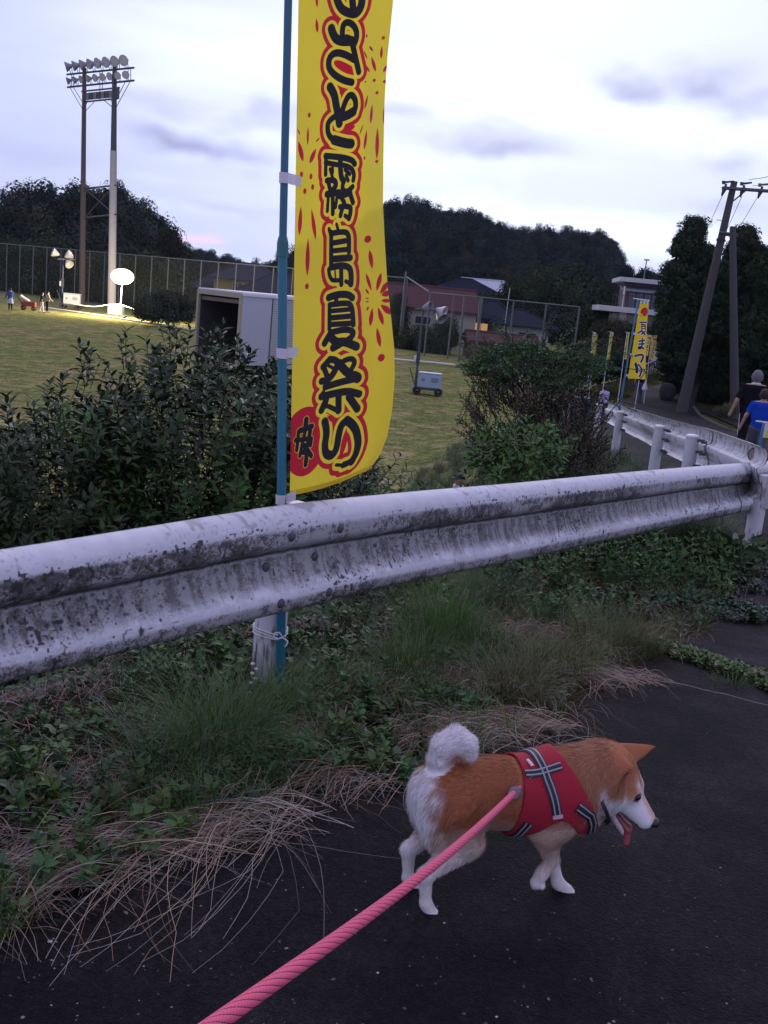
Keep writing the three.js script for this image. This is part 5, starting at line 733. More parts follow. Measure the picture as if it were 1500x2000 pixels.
  for (const [u, v, u2, v2, curl, n] of [[430, 1560, 380, 1930, -1.2, 3], [360, 1600, 270, 1900, 0.9, 5], [330, 1620, 170, 1930, 1.4, 4], [450, 1600, 180, 1880, -0.8, 5], [120, 1700, 0, 1880, 0.4, 8], [400, 1640, 110, 1915, 0.5, 5], [560, 1560, 350, 1800, -0.6, 5], [480, 1570, 345, 1815, 0.6, 4], [640, 1540, 660, 1600, 0.4, 3], [1100, 1400, 1215, 1425, 0.3, 3], [1080, 1390, 1150, 1440, -0.8, 6], [1000, 1420, 1140, 1450, -0.5, 8], [1190, 1310, 1330, 1330, 0.2, 3], [1250, 1240, 1420, 1245, 0.1, 3], [560, 1560, 760, 1640, 0.2, 2]]) for (let k = 0; k < n; k++) { const a = onGround(u + (rng() - 0.5) * 70, v + (rng() - 0.5) * 40), b = onGround(u2 + (rng() - 0.5) * 60, v2 + (rng() - 0.5) * 50), dx = b.x - a.x, dd = -b.z + a.z; lay(a.x, -a.z, Math.atan2(dd, dx) - curl * 0.5, Math.hypot(dx, dd) * 1.05, curl * (0.6 + rng() * 0.8), 0.003, stc(), 0.0016); }
  tag(part('dry_grass', straw.build(), std([1, 1, 1], 0.85, { vertexColors: true, side: THREE.DoubleSide }), scene), 'dry mown straw strewn along the edge of the asphalt', 'straw', null, 'stuff');
  // white flower spike by the post and white flowers under the rail
  const fl = thing('flower_spike', 'small spike of white flowers at the left foot of the guardrail post', 'flower', onGround(490, 1368).toArray()), fm = std([0.75, 0.72, 0.72], 0.8);
  part('stem', tube([V(0, 0, 0), V(0.004, 0.09, 0), V(0.006, 0.2, 0)], 0.0022, 8, 5), std([0.06, 0.09, 0.04], 0.8), fl); for (let k = 0; k < 7; k++) { const g = new THREE.IcosahedronGeometry(0.0085, 0); g.scale(1, 0.6, 1); g.translate((k % 2 ? 1 : -1) * 0.006 + 0.004, 0.03 + k * 0.017, 0.004); part('blossom', g, fm, fl); }
  // taller bank grass along the field side of the far rail
  const tall = [0, 1].map((k) => bladeGeo(mulberry(330 + k), 60, 0.30, 0.09, 0.005, 0.9)), bl = [[], []];
  for (let k = 0; k < 1500; k++) { const d = 7.6 + Math.pow(rng(), 1.4) * 18, e = lookup(EDGE.map(([x, y]) => [y, x]), d), x = e - 0.05 - Math.pow(rng(), 1.3) * 3.4; bl[k % 2].push({ p: gnd(x, d), dir: tilt(rng, 0.6), turn: rng() * 6, s: 0.55 + rng() * 0.8, c: vary(rng, rng() < 0.75 ? [0.055, 0.098, 0.032] : [0.09, 0.09, 0.04], 0.3) }); }
  bl.forEach((l, i) => tag(scatter('bank_grass', tall[i], lm, l, scene), 'bright green grass on the bank beside the far guardrail', 'grass', null, 'stuff'));
}
// ---------------------------------------------------------------- sports field gear, fences, houses, trees
const upright = (u, v, d) => at(u, v, d);
const fieldAt = (u, v) => onY(u, v, FIELD + 0.03);
const grey = std([0.17, 0.17, 0.19], 0.6, { metalness: 0.2 }), darkGrey = std([0.055, 0.055, 0.065], 0.7), rust = std([0.075, 0.055, 0.055], 0.85);
{ // tall floodlight tower on two poles
  const L = fieldAt(160, 600), Rr = fieldAt(218, 609), t = thing('floodlight_tower', 'tall two-pole floodlight tower with two rows of lamps beside the tall fence', 'floodlight tower');
  const D = -Rr.z, top = (u, v) => at(u, v, lerp(-L.z, D, (u - 160) / 58)), LT = top(165, 133), RT = top(224, 124), conc = std([0.34, 0.33, 0.35], 0.85);
  part('pole', bar(L, LT, 0.27, 0.17, 16), rust, t); const midR = Rr.clone().lerp(RT, 0.66); part('pole', bar(Rr, midR, 0.36, 0.27, 16), conc, t); part('pole', bar(midR, RT, 0.25, 0.18, 16), darkGrey, t);
  const ax = V().subVectors(RT, LT).normalize(), at2 = (f, v) => { const a = top(165, v + 6), b = top(224, v); return a.lerp(b, f); };
  const rail = (v, f0, f1, r = 0.06) => part('cross_beam', beam(at2(f0, v), at2(f1, v), r * 2, r * 2), darkGrey, t);
  rail(136, -0.62, 1.6); rail(161, -0.6, 1.6); rail(172, -0.1, 1.15, 0.05); rail(193, -0.05, 1.1, 0.05);
  rail(362, -0.04, 1.04, 0.05); rail(419, -0.08, 1.04, 0.05);
  const br = (f0, v0, f1, v1, r = 0.05) => part('brace', beam(at2(f0, v0), at2(f1, v1), r, r), darkGrey, t);
  br(-0.5, 163, -0.02, 212); br(-0.38, 163, 0.0, 200); br(1.5, 160, 1.03, 212); br(1.35, 160, 1.0, 200); br(0.02, 212, 0.33, 195); br(0.0, 205, 0.2, 180); br(0.98, 212, 0.66, 194); br(0.98, 204, 0.7, 180); br(-0.45, 137, -0.45, 161); br(-0.38, 137, -0.38, 161); br(0.52, 136, 0.52, 195); br(0.6, 136, 0.6, 172); br(1.42, 136, 1.42, 160); br(1.5, 136, 1.5, 160);
  br(0.02, 363, 0.98, 418, 0.07); br(0.98, 363, 0.02, 418, 0.07);
  // ballast boxes and ladder pegs
  for (let k = 0; k < 11; k++) { const p = at2(0.1 + k * 0.085, 183); part('ballast_box', box(0.2, 0.55, 0.2, p.x, p.y, p.z), k % 3 ? darkGrey : grey, t); }
  { const p = at2(1.08, 182); part('ballast_box', box(0.3, 0.9, 0.3, p.x, p.y, p.z), darkGrey, t); }
  const head = new THREE.LatheGeometry([[0.06, 0], [0.11, 0.12], [0.2, 0.3], [0.38, 0.62], [0.43, 0.74], [0.445, 0.74], [0.41, 0.64], [0.34, 0.5]].map(([a, b]) => new THREE.Vector2(a, b)), 20), glass = new THREE.CircleGeometry(0.42, 20); glass.rotateX(-Math.PI / 2); glass.translate(0, 0.71, 0);
  const lampM = std([0.20, 0.20, 0.23], 0.4, { metalness: 0.5, side: THREE.DoubleSide }), lensM = std([0.35, 0.35, 0.40], 0.15);
  const lamp = (f, v, yaw, s) => { const p = at2(f, v), g = new THREE.Group(); g.name = 'floodlight'; g.position.copy(p); t.add(g); g.scale.setScalar(s); const dir = V(-Math.cos(yaw), -0.35, Math.sin(yaw)).normalize(), q = new THREE.Quaternion().setFromUnitVectors(Y, dir); for (const [n, geo, m] of [['reflector', head, lampM], ['lens', glass, lensM]]) { const k = part(n, geo, m, g); k.quaternion.copy(q); k.position.set(0, 0.35, 0).addScaledVector(dir, -0.3); } part('stand', merge([beam(V(-0.12, 0.3, 0), V(0.06, -0.35, 0), 0.05, 0.05), beam(V(0.12, 0.3, 0), V(0.2, -0.35, 0), 0.05, 0.05)]), darkGrey, g).userData.kind = 'stuff'; };
  for (let k = 0; k < 8; k++) lamp(-0.5 + k * 0.265, 128, 0.25 + k * 0.145, 0.98); for (let k = 0; k < 9; k++) lamp(-0.5 + k * 0.235, 154, 0.3 + k * 0.12 + (k % 3) * 0.12, 0.72);
  for (let k = 0; k < 16; k++) { const p = L.clone().lerp(LT, 0.42 + k * 0.03), q2 = Rr.clone().lerp(RT, 0.42 + k * 0.03), s = k % 2 ? 0.3 : -0.3; part('climbing_peg', bar(p.clone().addScaledVector(ax, -s), p.clone().addScaledVector(ax, s), 0.018, 0.018, 5), darkGrey, t); part('climbing_peg', bar(q2.clone().addScaledVector(ax, -s * 1.2), q2.clone().addScaledVector(ax, s * 1.2), 0.018, 0.018, 5), darkGrey, t); }
}
// portable lighting balloon, lit; its generator; two unlit lamp trailers
{
  const p = at(239, 540, 80), foot = V(p.x - 0.1, FIELD, p.z), t = thing('lighting_balloon', 'glowing lamp on a mast lighting the grass beside the tall floodlight tower', 'lamp', [foot.x, foot.y, foot.z]);
  const g = new THREE.SphereGeometry(1, 28, 18); g.scale(0.88, 0.60, 0.75); g.translate(0.1, p.y - FIELD, 0); part('lamp_envelope', g, new THREE.MeshStandardMaterial({ color: RGB(0.8, 0.78, 0.7), emissive: RGB(1, 0.86, 0.62), emissiveIntensity: 2.2, roughness: 0.8 }), t);
  part('mast', bar(V(0.05, 0.9, 0), V(0.1, p.y - FIELD - 0.6, 0), 0.05, 0.04, 8), grey, t); part('generator_box', box(1.1, 0.75, 0.8, -0.25, 0.62, 0.1, 0.04), std([0.10, 0.16, 0.155], 0.6), t); part('base_frame', box(1.4, 0.12, 1.0, -0.2, 0.18, 0.1), darkGrey, t); part('rope', tube([V(-3.6, 0.75, 0.4), V(-1.9, 0.7, 0.3), V(-0.2, 1.05, 0.2), V(1.4, 0.75, 0.2)], 0.03, 20, 5), std([0.5, 0.5, 0.46], 0.8), t);
  for (const [x, z] of [[-0.75, 0.5], [0.25, 0.5], [-0.75, -0.3], [0.25, -0.3]]) { const w = new THREE.CylinderGeometry(0.17, 0.17, 0.12, 14); w.rotateX(Math.PI / 2); w.translate(x, 0.17, z); part('wheel', w, darkGrey, t); }
  const li = new THREE.PointLight(RGB(1, 0.80, 0.50), 520); li.name = 'lamp_light'; li.position.set(p.x, p.y - 0.9, p.z + 0.9); li.castShadow = true; li.shadow.radius = 35; scene.add(li);
}
function lampTrailer(label, foot, s, turn, mastTop, heads, bodyC) {
  const t = thing('lamp_trailer', label, 'lamp trailer', [foot.x, FIELD + 0.03, foot.z], turn, 'unlit lamp trailers on the field'), m = std(bodyC, 0.5), m2 = std(bodyC.map((c) => c * 0.55), 0.5);
  t.scale.setScalar(s);
  part('generator_box', box(0.98, 0.60, 0.62, 0.1, 0.62, 0, 0.035), m, t); part('box_lid', box(1.0, 0.05, 0.64, 0.1, 0.945, 0, 0.02), m, t); part('control_panel', box(0.30, 0.2, 0.02, 0.32, 0.68, 0.315), m2, t); part('vent_panel', box(0.14, 0.12, 0.02, -0.18, 0.66, 0.315), m2, t); part('chassis', box(1.25, 0.1, 0.7, 0.05, 0.27, 0), darkGrey, t);
  for (const [x, z] of [[-0.42, 0.36], [0.52, 0.36], [-0.42, -0.36], [0.52, -0.36]]) { const w = new THREE.TorusGeometry(0.12, 0.06, 10, 18); w.translate(x, 0.18, z); part('wheel', w, std([0.02, 0.02, 0.025], 0.8), t); }
  part('mast', bar(V(-0.5, 0.2, 0), V(-0.5, mastTop, 0), 0.06, 0.035, 10), std([0.05, 0.06, 0.11], 0.5), t); part('handle', beam(V(-0.55, 0.4, 0), V(-0.82, 1.1, 0), 0.04, 0.04), darkGrey, t); part('winch', box(0.16, 0.5, 0.16, -0.5, 1.55, 0.02, 0.02), darkGrey, t); part('cover', box(0.12, 0.3, 0.12, -0.62, 1.5, 0.02, 0.03), std([0.6, 0.6, 0.62], 0.6), t);
  const cone0 = new THREE.LatheGeometry([[0.06, 0], [0.12, 0.1], [0.24, 0.32], [0.27, 0.42], [0.25, 0.42], [0.2, 0.3]].map(([a, b]) => new THREE.Vector2(a, b)), 18);
  for (const [x, y, z, dx, dy, dz, c] of heads) { const k = part('floodlight', cone0, std(c ? [0.50, 0.49, 0.50] : [0.2, 0.2, 0.23], 0.35, { side: THREE.DoubleSide }), t); k.position.set(x, mastTop + y, z); k.quaternion.setFromUnitVectors(Y, V(dx, dy, dz).normalize()); }
  part('head_bar', beam(V(-0.85, mastTop, 0), V(0.15, mastTop + 0.05, 0), 0.05, 0.05), grey, t);
  return t;
}
lampTrailer('pale blue wheeled generator with raised unlit floodlights on the near grass, right of the banner', fieldAt(832, 771), 0.92, -0.05, 3.62, [[-0.55, 0.05, 0, 0.9, 0.15, 0.4, 0], [0.05, 0.05, 0, 0.9, -0.25, 0.4, 1], [0.1, -0.1, 0.1, 0.6, -0.5, 0.5, 0]], [0.30, 0.38, 0.48]);
lampTrailer('white wheeled generator with raised unlit lamps by the left leg of the floodlight tower', fieldAt(137, 604), 1.35, 0.15, 2.95, [[-0.75, 0.25, 0, -0.9, 0.3, 0.3, 1], [-0.4, 0.15, 0, 0.8, 0.5, 0.2, 1], [-0.3, -0.05, 0, 0.5, -0.5, 0.6, 1]], [0.42, 0.45, 0.50]);
{ // pale boundary rope along the far edge of the field
  const pts = [[88, 604], [170, 616], [250, 628], [420, 654], [600, 682], [773, 706], [850, 713], [935, 723]].map(([u, v]) => fieldAt(u, v).add(V(0, 0.12, 0)));
  part('boundary_rope', tube(pts, 0.07, 60, 6), std([0.62, 0.58, 0.52], 0.8), scene).userData = { label: 'pale boundary rope lying along the far edge of the sports field', category: 'rope' };
}
// chain-link fences: posts, top rail and wire netting
const fencePost = std([0.11, 0.115, 0.115], 0.7), wireM = std([0.12, 0.125, 0.12], 0.7);
function netFence(label, line, H, nPosts, wireStep) { // line: [u, d] stations
  const t = thing('chain_link_fence', label, 'fence'), pts = line.map(([u, d]) => { const p = at(u, 600, d); return V(p.x, FIELD, p.z); }), c = new THREE.CatmullRomCurve3(pts, false, 'catmullrom', 0.05), L = c.getLength();
  for (let k = 0; k <= nPosts; k++) { const p = c.getPointAt(k / nPosts); part('post', bar(p, p.clone().setY(FIELD + H), 0.06, 0.06, 7), fencePost, t); }
  part('top_rail', tube([...Array(25)].map((_, k) => c.getPointAt(k / 24).setY(FIELD + H)), 0.04, 48, 5), fencePost, t);
  const s = new Soup(), w = 0.006, n = Math.floor(L / wireStep), up = Math.ceil(H / wireStep);
  for (let k = -up; k < n; k++) for (const sg of [0, 1]) { const a = clamp((k * wireStep) / L), b = clamp(((k + up) * wireStep) / L); if (b <= a) continue; const f0 = (a * L) / wireStep - k, f1 = (b * L) / wireStep - k, y0 = sg ? H - f0 * wireStep : f0 * wireStep, y1 = sg ? H - f1 * wireStep : f1 * wireStep, p = c.getPointAt(a).setY(FIELD + clamp(y0, 0, H)), q = c.getPointAt(b).setY(FIELD + clamp(y1, 0, H)), z = V(0, 0, w); s.quad(p.clone().add(V(-w, 0, 0)), p.clone().add(V(w, 0, 0)), q.clone().add(V(w, 0, 0)), q.clone().add(V(-w, 0, 0))); s.quad(p.clone().sub(z), p.clone().add(z), q.clone().add(z), q.clone().sub(z)); }
  part('netting', s.build(), std([0.12, 0.125, 0.12], 0.7, { side: THREE.DoubleSide }), t).userData.kind = 'stuff'; return t;
}
netFence('tall chain-link fence with many posts across the far left side of the field', [[-60, 116], [150, 104], [330, 95], [475, 88], [640, 81], [790, 76]], 5.1, 26, 0.30);
{ // backstop on the right
  const t = netFence('lower chain-link backstop fence beyond the small generator on the right of the field', [[838, 70], [905, 68], [990, 67], [1132, 66]], 4.2, 5, 0.26);
  const p = (u, v, d) => at(u, v, d);
  part('post', bar(p(778, 690, 76).setY(FIELD), p(793, 530, 76), 0.08, 0.07, 8), fencePost, t); part('brace', bar(p(793, 540, 76), p(838, 570, 70), 0.05, 0.05, 6), fencePost, t);
  for (const [a, b] of [[[894, 715], [907, 580]], [[928, 718], [938, 582]]]) part('post', bar(p(...a, 66.5), p(...b, 66.5), 0.08, 0.07, 8), fencePost, t);
  for (const v of [656, 696]) part('cross_rail', bar(p(897, v, 66.4), p(932, v + 3, 66.4), 0.04, 0.04, 6), fencePost, t);
}
// generic house: walls, hip or gable roof with thickness, windows
function house(label, foot, w, d, h, roofH, turn, wallC, roofC, hip, wins = [], over = 0.7, name = 'house') {
  const t = thing(name, label, 'house', [foot.x, foot.y, foot.z], turn), wm = std(wallC, 0.9), rm = new THREE.MeshLambertMaterial({ color: RGB(...roofC) }), gm = std([0.03, 0.035, 0.05], 0.15), fm = std([0.32, 0.31, 0.31], 0.6);
  part('wall', box(w, h, d, 0, h / 2, 0), wm, t);
  const s = new Soup(), W = w / 2 + over, Dd = d / 2 + over, rx = hip ? Math.max(0.3, W - Dd * 0.95) : W, e = h - 0.05, A = V(-W, e, Dd), B = V(W, e, Dd), C = V(W, e, -Dd), E = V(-W, e, -Dd), P = V(-rx, e + roofH, 0), Q = V(rx, e + roofH, 0), dn = V(0, -0.16, 0), lo = (v) => v.clone().add(dn);
  s.quad(A, B, Q, P); s.quad(C, E, P, Q); s.tri(B, C, Q); s.tri(E, A, P); for (const [a, b] of [[A, B], [B, C], [C, E], [E, A]]) s.quad(lo(a), lo(b), b, a); s.quad(lo(E), lo(C), lo(B), lo(A)); part('roof', s.build(), rm, t);
  part('ridge', bar(P, Q, 0.14, 0.14, 6), rm, t);
  if (!hip) { const g = new Soup(); for (const x of [-w / 2, w / 2]) g.tri(V(x, h, d / 2), V(x, h, -d / 2), V(x, h + roofH * 0.85, 0)); part('gable', g.build(), std(wallC, 0.9, { side: THREE.DoubleSide }), t); }
  else for (const q of [[-rx, -W], [rx, W]]) for (const z of [Dd, -Dd]) part('hip_ridge', bar(V(q[0], e + roofH, 0), V(q[1], e, z), 0.09, 0.09, 5), rm, t);
  for (const [x, y, ww, hh, lit] of wins) { const k = part('window', merge([box(ww + 0.14, 0.07, 0.08, x, y + hh / 2, d / 2 + 0.03), box(ww + 0.14, 0.07, 0.08, x, y - hh / 2, d / 2 + 0.03), box(0.07, hh - 0.07, 0.08, x - ww / 2, y, d / 2 + 0.03), box(0.07, hh - 0.07, 0.08, x + ww / 2, y, d / 2 + 0.03), box(0.05, hh - 0.07, 0.08, x, y, d / 2 + 0.03)]), fm, t); k.userData.kind = 'stuff'; part('pane', box(ww, hh, 0.03, x, y, d / 2 + 0.015), lit ? new THREE.MeshStandardMaterial({ color: RGB(0.3, 0.2, 0.1), emissive: RGB(1, 0.55, 0.25), emissiveIntensity: 0.35 }) : gm, k); }
  return t;
}
const F = (u, d) => { const p = at(u, 600, d); return V(p.x, FIELD, p.z); };
const slate = [0.040, 0.042, 0.060], slate2 = [0.048, 0.050, 0.068];
house('dark low house with grey hip roof, leftmost behind the fence', F(432, 118), 7.0, 6, 2.6, 1.9, 0.2, [0.09, 0.08, 0.08], slate2, true, [[1.5, 1.4, 1.4, 1.0]]);
house('two-storey ochre-walled house with grey hip roof behind the fence above the truck', F(486, 112), 7.4, 6, 3.9, 1.7, 0.12, [0.24, 0.20, 0.11], slate2, true, [[-1.2, 2.9, 1.1, 1.1], [-1.2, 1.4, 1.0, 1.6], [2.2, 2.6, 1.6, 0.9]]);
house('house with grey hip roof and pale wall just left of the banner pole', F(550, 100), 9, 7, 2.5, 2.2, 0.15, [0.42, 0.40, 0.37], slate, true, [[2, 1.5, 1.6, 1.0]]);
house('long warehouse with rust-red gable roof and stained pale wall right of the banner', F(782, 86), 11.5, 9, 3.1, 1.7, 0.06, [0.30, 0.28, 0.25], [0.095, 0.052, 0.052], false, [[1.6, 2.1, 1.25, 0.62]], 0.35, 'warehouse');
house('house with dark grey hip roof behind the warehouse', F(905, 122), 9, 8, 4.3, 2.2, 0.15, [0.16, 0.15, 0.16], [0.024, 0.026, 0.040], true, []);
house('house with bright pale grey roof beside the dark hip roof', F(960, 126), 7.5, 7, 5.0, 1.7, -0.5, [0.2, 0.2, 0.21], [0.44, 0.45, 0.50], false, []);
house('small house with dark roof and one lit window behind the backstop', F(962, 92), 4.4, 5, 2.7, 1.5, -0.2, [0.30, 0.28, 0.28], [0.030, 0.032, 0.046], true, [[-0.5, 1.6, 1.2, 1.2, 1]]);
house('white-walled small house with dark tiled roof right of the lit window', F(1015, 90), 4.4, 5, 2.4, 1.3, 0.1, [0.48, 0.47, 0.48], [0.032, 0.034, 0.048], true, [[0.4, 1.3, 1.5, 1.0]]);
house('low brick-coloured shed with rust-red roof behind the backstop', F(986, 74), 4.6, 4, 1.35, 0.55, 0.1, [0.22, 0.105, 0.07], [0.095, 0.054, 0.052], false, [], 0.35, 'shed');
{ // thin radio mast between the houses
  const p = at(985, 632, 85); part('antenna_mast', bar(V(p.x, FIELD, p.z), at(996, 562, 85), 0.05, 0.03, 6), std([0.45, 0.45, 0.48], 0.5), scene).userData = { label: 'thin pale antenna mast between the small houses behind the backstop', category: 'mast' };
}
{ // concrete two-storey building at the end of the path
  const c = at(1240, 640, 84), t = thing('concrete_building', 'two-storey flat-roofed concrete building with balcony slab at the end of the path', 'building', [c.x, FIELD, c.z], -0.10);
  const con = std([0.40, 0.38, 0.40], 0.9), brown = std([0.16, 0.105, 0.10], 0.85), dk = std([0.05, 0.05, 0.06], 0.7), gm = std([0.10, 0.115, 0.15], 0.12), X = (u) => ((u - 1240) / 2000) * 84, Yv = (v) => CAMH - ((v - 624.5) / 2000) * 84 - FIELD, bw = 9.5, x0 = X(1180);
  part('wall', box(bw - 1.2, Yv(560) - Yv(612), 5, x0 + bw / 2 + 0.8, (Yv(560) + Yv(612)) / 2, -2.6), brown, t, 'brown upper storey wall');
  part('wall', box(bw - 0.9, Yv(616), 5.4, x0 + bw / 2 + 0.3, Yv(616) / 2, -2.5), con, t, 'pale ground floor wall');
  part('roof_slab', box(bw + 0.4, 0.34, 6.6, x0 + bw / 2 + 0.9, Yv(553), -2.2, 0.03), std([0.46, 0.45, 0.47], 0.9), t); part('parapet', box(bw - 0.6, 0.3, 5.6, x0 + bw / 2 + 0.9, Yv(560), -2.5), dk, t);
  part('balcony_slab', box(bw + 1.6, 0.42, 7.0, x0 + bw / 2 + 0.1, Yv(609), -1.6, 0.03), std([0.47, 0.46, 0.48], 0.9), t);
  { const g = box(bw - 1, 0.1, 1.5, 0, 0, 0); g.rotateX(0.22); g.translate(x0 + bw / 2 + 0.4, Yv(569), 0.5); part('canopy', g, std([0.22, 0.22, 0.27], 0.6), t); }
  for (const u of [1207, 1287]) part('pillar', box(0.12, Yv(566) - Yv(605), 0.12, X(u), (Yv(566) + Yv(605)) / 2, 1.3), std([0.6, 0.58, 0.6], 0.6), t);
  for (let k = 0; k < 4; k++) { const x = X(1226) + k * 0.62, f = part('window', merge([box(0.6, 0.06, 0.1, x, Yv(575), -0.05), box(0.6, 0.06, 0.1, x, Yv(604), -0.05), box(0.06, Yv(575) - Yv(604) - 0.06, 0.1, x - 0.28, (Yv(575) + Yv(604)) / 2, -0.05)]), dk, t); f.userData.kind = 'stuff'; part('pane', box(0.52, Yv(575) - Yv(604), 0.03, x, (Yv(575) + Yv(604)) / 2, -0.08), gm, f); }
  for (let k = 0; k < 12; k++) part('railing_bar', box(0.03, 0.9, 0.03, X(1188) + k * 0.24, Yv(609) + 0.66, 1.6), dk, t); part('handrail', box(3.0, 0.05, 0.05, X(1188) + 1.4, Yv(609) + 1.13, 1.6), dk, t);
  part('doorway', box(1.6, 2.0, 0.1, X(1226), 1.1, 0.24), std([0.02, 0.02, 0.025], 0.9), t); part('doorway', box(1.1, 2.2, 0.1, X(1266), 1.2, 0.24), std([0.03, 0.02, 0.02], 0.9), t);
  for (const u of [1212, 1282]) part('column', box(0.5, Yv(614), 0.5, X(u), Yv(614) / 2, 1.0), con, t);
}
{ // field lamp pole on the skyline
  const t = thing('street_lamp', 'thin far lamp pole with wide flat head on the skyline above the building', 'lamp post'), a = at(1256, 545, 110), b = at(1263, 508, 110); a.y = FIELD; part('pole', bar(a, b, 0.09, 0.06, 8), grey, t); part('lamp_head', beam(b.clone().add(V(-0.25, 0.02, 0)), b.clone().add(V(0.3, 0.02, 0)), 0.16, 0.14), std([0.4, 0.4, 0.42], 0.5), t);
}
{ // box truck parked on the field, its rear open
  const D = 33, a = at(470, 640, D), turn = 0.86, t = thing('box_truck', 'parked box truck with silver ribbed side and open dark cargo end, behind the bush', 'truck', [a.x, FIELD, a.z], turn);
  // local: x along the truck to the cab, z to the side we see; the open end faces -x; origin at the near rear corner
  const alu = std([0.44, 0.44, 0.50], 0.42, { metalness: 0.35 }), rib = std([0.52, 0.50, 0.54], 0.4, { metalness: 0.3 }), trim = std([0.34, 0.31, 0.23], 0.6), inside = std([0.055, 0.042, 0.045], 0.9), L = 4.3, W = 2.15, y0 = 1.06, y1 = 3.36;
  const A = []; t.rotation.y = 0.88;
  part('side_panel', box(1.28, y1 - y0 - 0.1, 0.05, 0.66, (y0 + y1) / 2, -0.025), alu, t); part('side_panel', box(L - 1.34, 0.34, 0.05, 1.33 + (L - 1.34) / 2, y0 + 0.12, -0.025), alu, t);
  for (let k = 0; k < 34; k++) part('rib', box(L - 1.34, 0.038, 0.06, 1.33 + (L - 1.34) / 2, y0 + 0.33 + k * 0.0565, -0.02), rib, t); part('panel_backing', box(L - 1.34, y1 - y0 - 0.4, 0.03, 1.33 + (L - 1.34) / 2, (y0 + y1) / 2 + 0.1, -0.045), std([0.2, 0.2, 0.24], 0.5), t);
  part('panel_seam', box(0.035, y1 - y0 - 0.12, 0.07, 1.31, (y0 + y1) / 2, -0.02), darkGrey, t);
  part('side_panel', box(L, y1 - y0, 0.05, L / 2, (y0 + y1) / 2, -W + 0.025), alu, t); part('roof', box(L + 0.04, 0.06, W + 0.04, L / 2, y1 + 0.03, -W / 2), std([0.66, 0.65, 0.68], 0.5), t); part('roof_edge', box(L + 0.04, 0.10, 0.08, L / 2, y1 - 0.02, 0.015, 0.02), std([0.62, 0.60, 0.66], 0.4), t);
  part('cargo_floor', box(L - 0.04, 0.08, W - 0.1, L / 2, y0 + 0.04, -W / 2), inside, t); part('cargo_bulkhead', box(0.05, y1 - y0 - 0.1, W - 0.1, L - 0.06, (y0 + y1) / 2, -W / 2), inside, t); for (const z of [-0.065, -W + 0.065]) part('cargo_lining', box(L - 0.1, y1 - y0 - 0.12, 0.02, L / 2, (y0 + y1) / 2, z), inside, t); part('cargo_ceiling', box(L - 0.1, 0.02, W - 0.12, L / 2, y1 - 0.03, -W / 2), inside, t);
  for (const z of [-0.035, -W + 0.035]) part('rear_frame', box(0.09, y1 - y0, 0.09, -0.03, (y0 + y1) / 2, z), trim, t); part('rear_frame', box(0.09, 0.16, W - 0.15, -0.03, y1 - 0.06, -W / 2), trim, t); part('rear_frame', box(0.09, 0.12, W - 0.15, -0.03, y0 + 0.02, -W / 2), trim, t); part('door_roller', box(0.14, 0.12, W - 0.2, 0.1, y1 - 0.26, -W / 2), std([0.16, 0.12, 0.10], 0.7), t);
  part('chassis', box(L + 1.4, 0.2, 0.8, L / 2 + 0.7, 0.82, -W / 2), darkGrey, t); part('cab', box(1.5, 1.75, 1.9, L + 0.95, 1.45, -W / 2, 0.12), std([0.5, 0.5, 0.52], 0.3), t); part('cab_window', box(0.7, 0.55, 1.94, L + 1.1, 1.85, -W / 2, 0.05), std([0.03, 0.035, 0.04], 0.1), t);
  for (const x of [0.9, L + 0.9]) for (const z of [-0.2, -W + 0.2]) { const w = new THREE.CylinderGeometry(0.37, 0.37, 0.24, 20); w.rotateX(Math.PI / 2); w.translate(x, 0.37, z); part('wheel', w, std([0.015, 0.015, 0.017], 0.9), t); }
  part('underrun_bar', box(1.6, 0.1, 0.05, 2.6, 0.62, -0.1), darkGrey, t);
}
// hedges and shrubs beyond the field
const puff = [0, 1].map((k) => clumpGeo(mulberry(400 + k), 260, 0.17)), puffM = leafMat([1, 1, 1], 0.85);
function mass(name, label, category, seed, spots, n, size, c, group) { // a shrub mass: spots are [u, v, d, half width px, half height px]
  const rng = mulberry(seed), t = thing(name, label, category, [0, 0, 0], 0, group), l = [[], []];
  for (let k = 0; k < n; k++) { const [u, v, d, w, h] = spots[k % spots.length], a = V(rng() * 2 - 1, rng() * 2 - 1, rng() * 2 - 1); if (a.length() > 1) a.normalize(); const p = at(u + a.x * w, v + a.y * h, d); p.z += (a.z * w * d) / 2400; if (p.y < FIELD) p.y = FIELD + rng() * 0.3; const s = size * (0.6 + rng() * 0.8); l[k % 2].push({ p, s: V(s, s * (0.8 + rng() * 0.5), s), turn: rng() * 6, c: vary(rng, c, 0.35) }); }
  l.forEach((q, i) => scatter('foliage', puff[i], puffM, q, t, 'stuff')); return t;
}
mass('hedge', 'tall dark overgrown hedge behind the left part of the chain-link fence', 'hedge', 501, [[-10, 540, 118, 40, 50], [40, 530, 117, 40, 55], [90, 525, 115, 40, 50], [140, 540, 112, 35, 40], [190, 550, 110, 35, 35], [240, 555, 107, 30, 35], [290, 555, 104, 30, 38], [330, 560, 101, 30, 40]], 620, 1.15, [0.040, 0.054, 0.028]);
mass('shrub', 'pale flowering shrub growing at the field edge between lamp and truck', 'shrub', 502, [[315, 600, 74, 34, 20], [350, 605, 74, 28, 22], [290, 606, 73, 20, 12]], 120, 0.6, [0.055, 0.065, 0.045]);
mass('undergrowth', 'weedy undergrowth along the wall of the warehouse behind the fence', 'undergrowth', 503, [[775, 655, 77, 20, 30], [810, 665, 76, 35, 25], [850, 675, 74, 30, 25], [870, 650, 74, 20, 20], [780, 610, 80, 12, 30]], 190, 0.55, [0.045, 0.058, 0.034]);
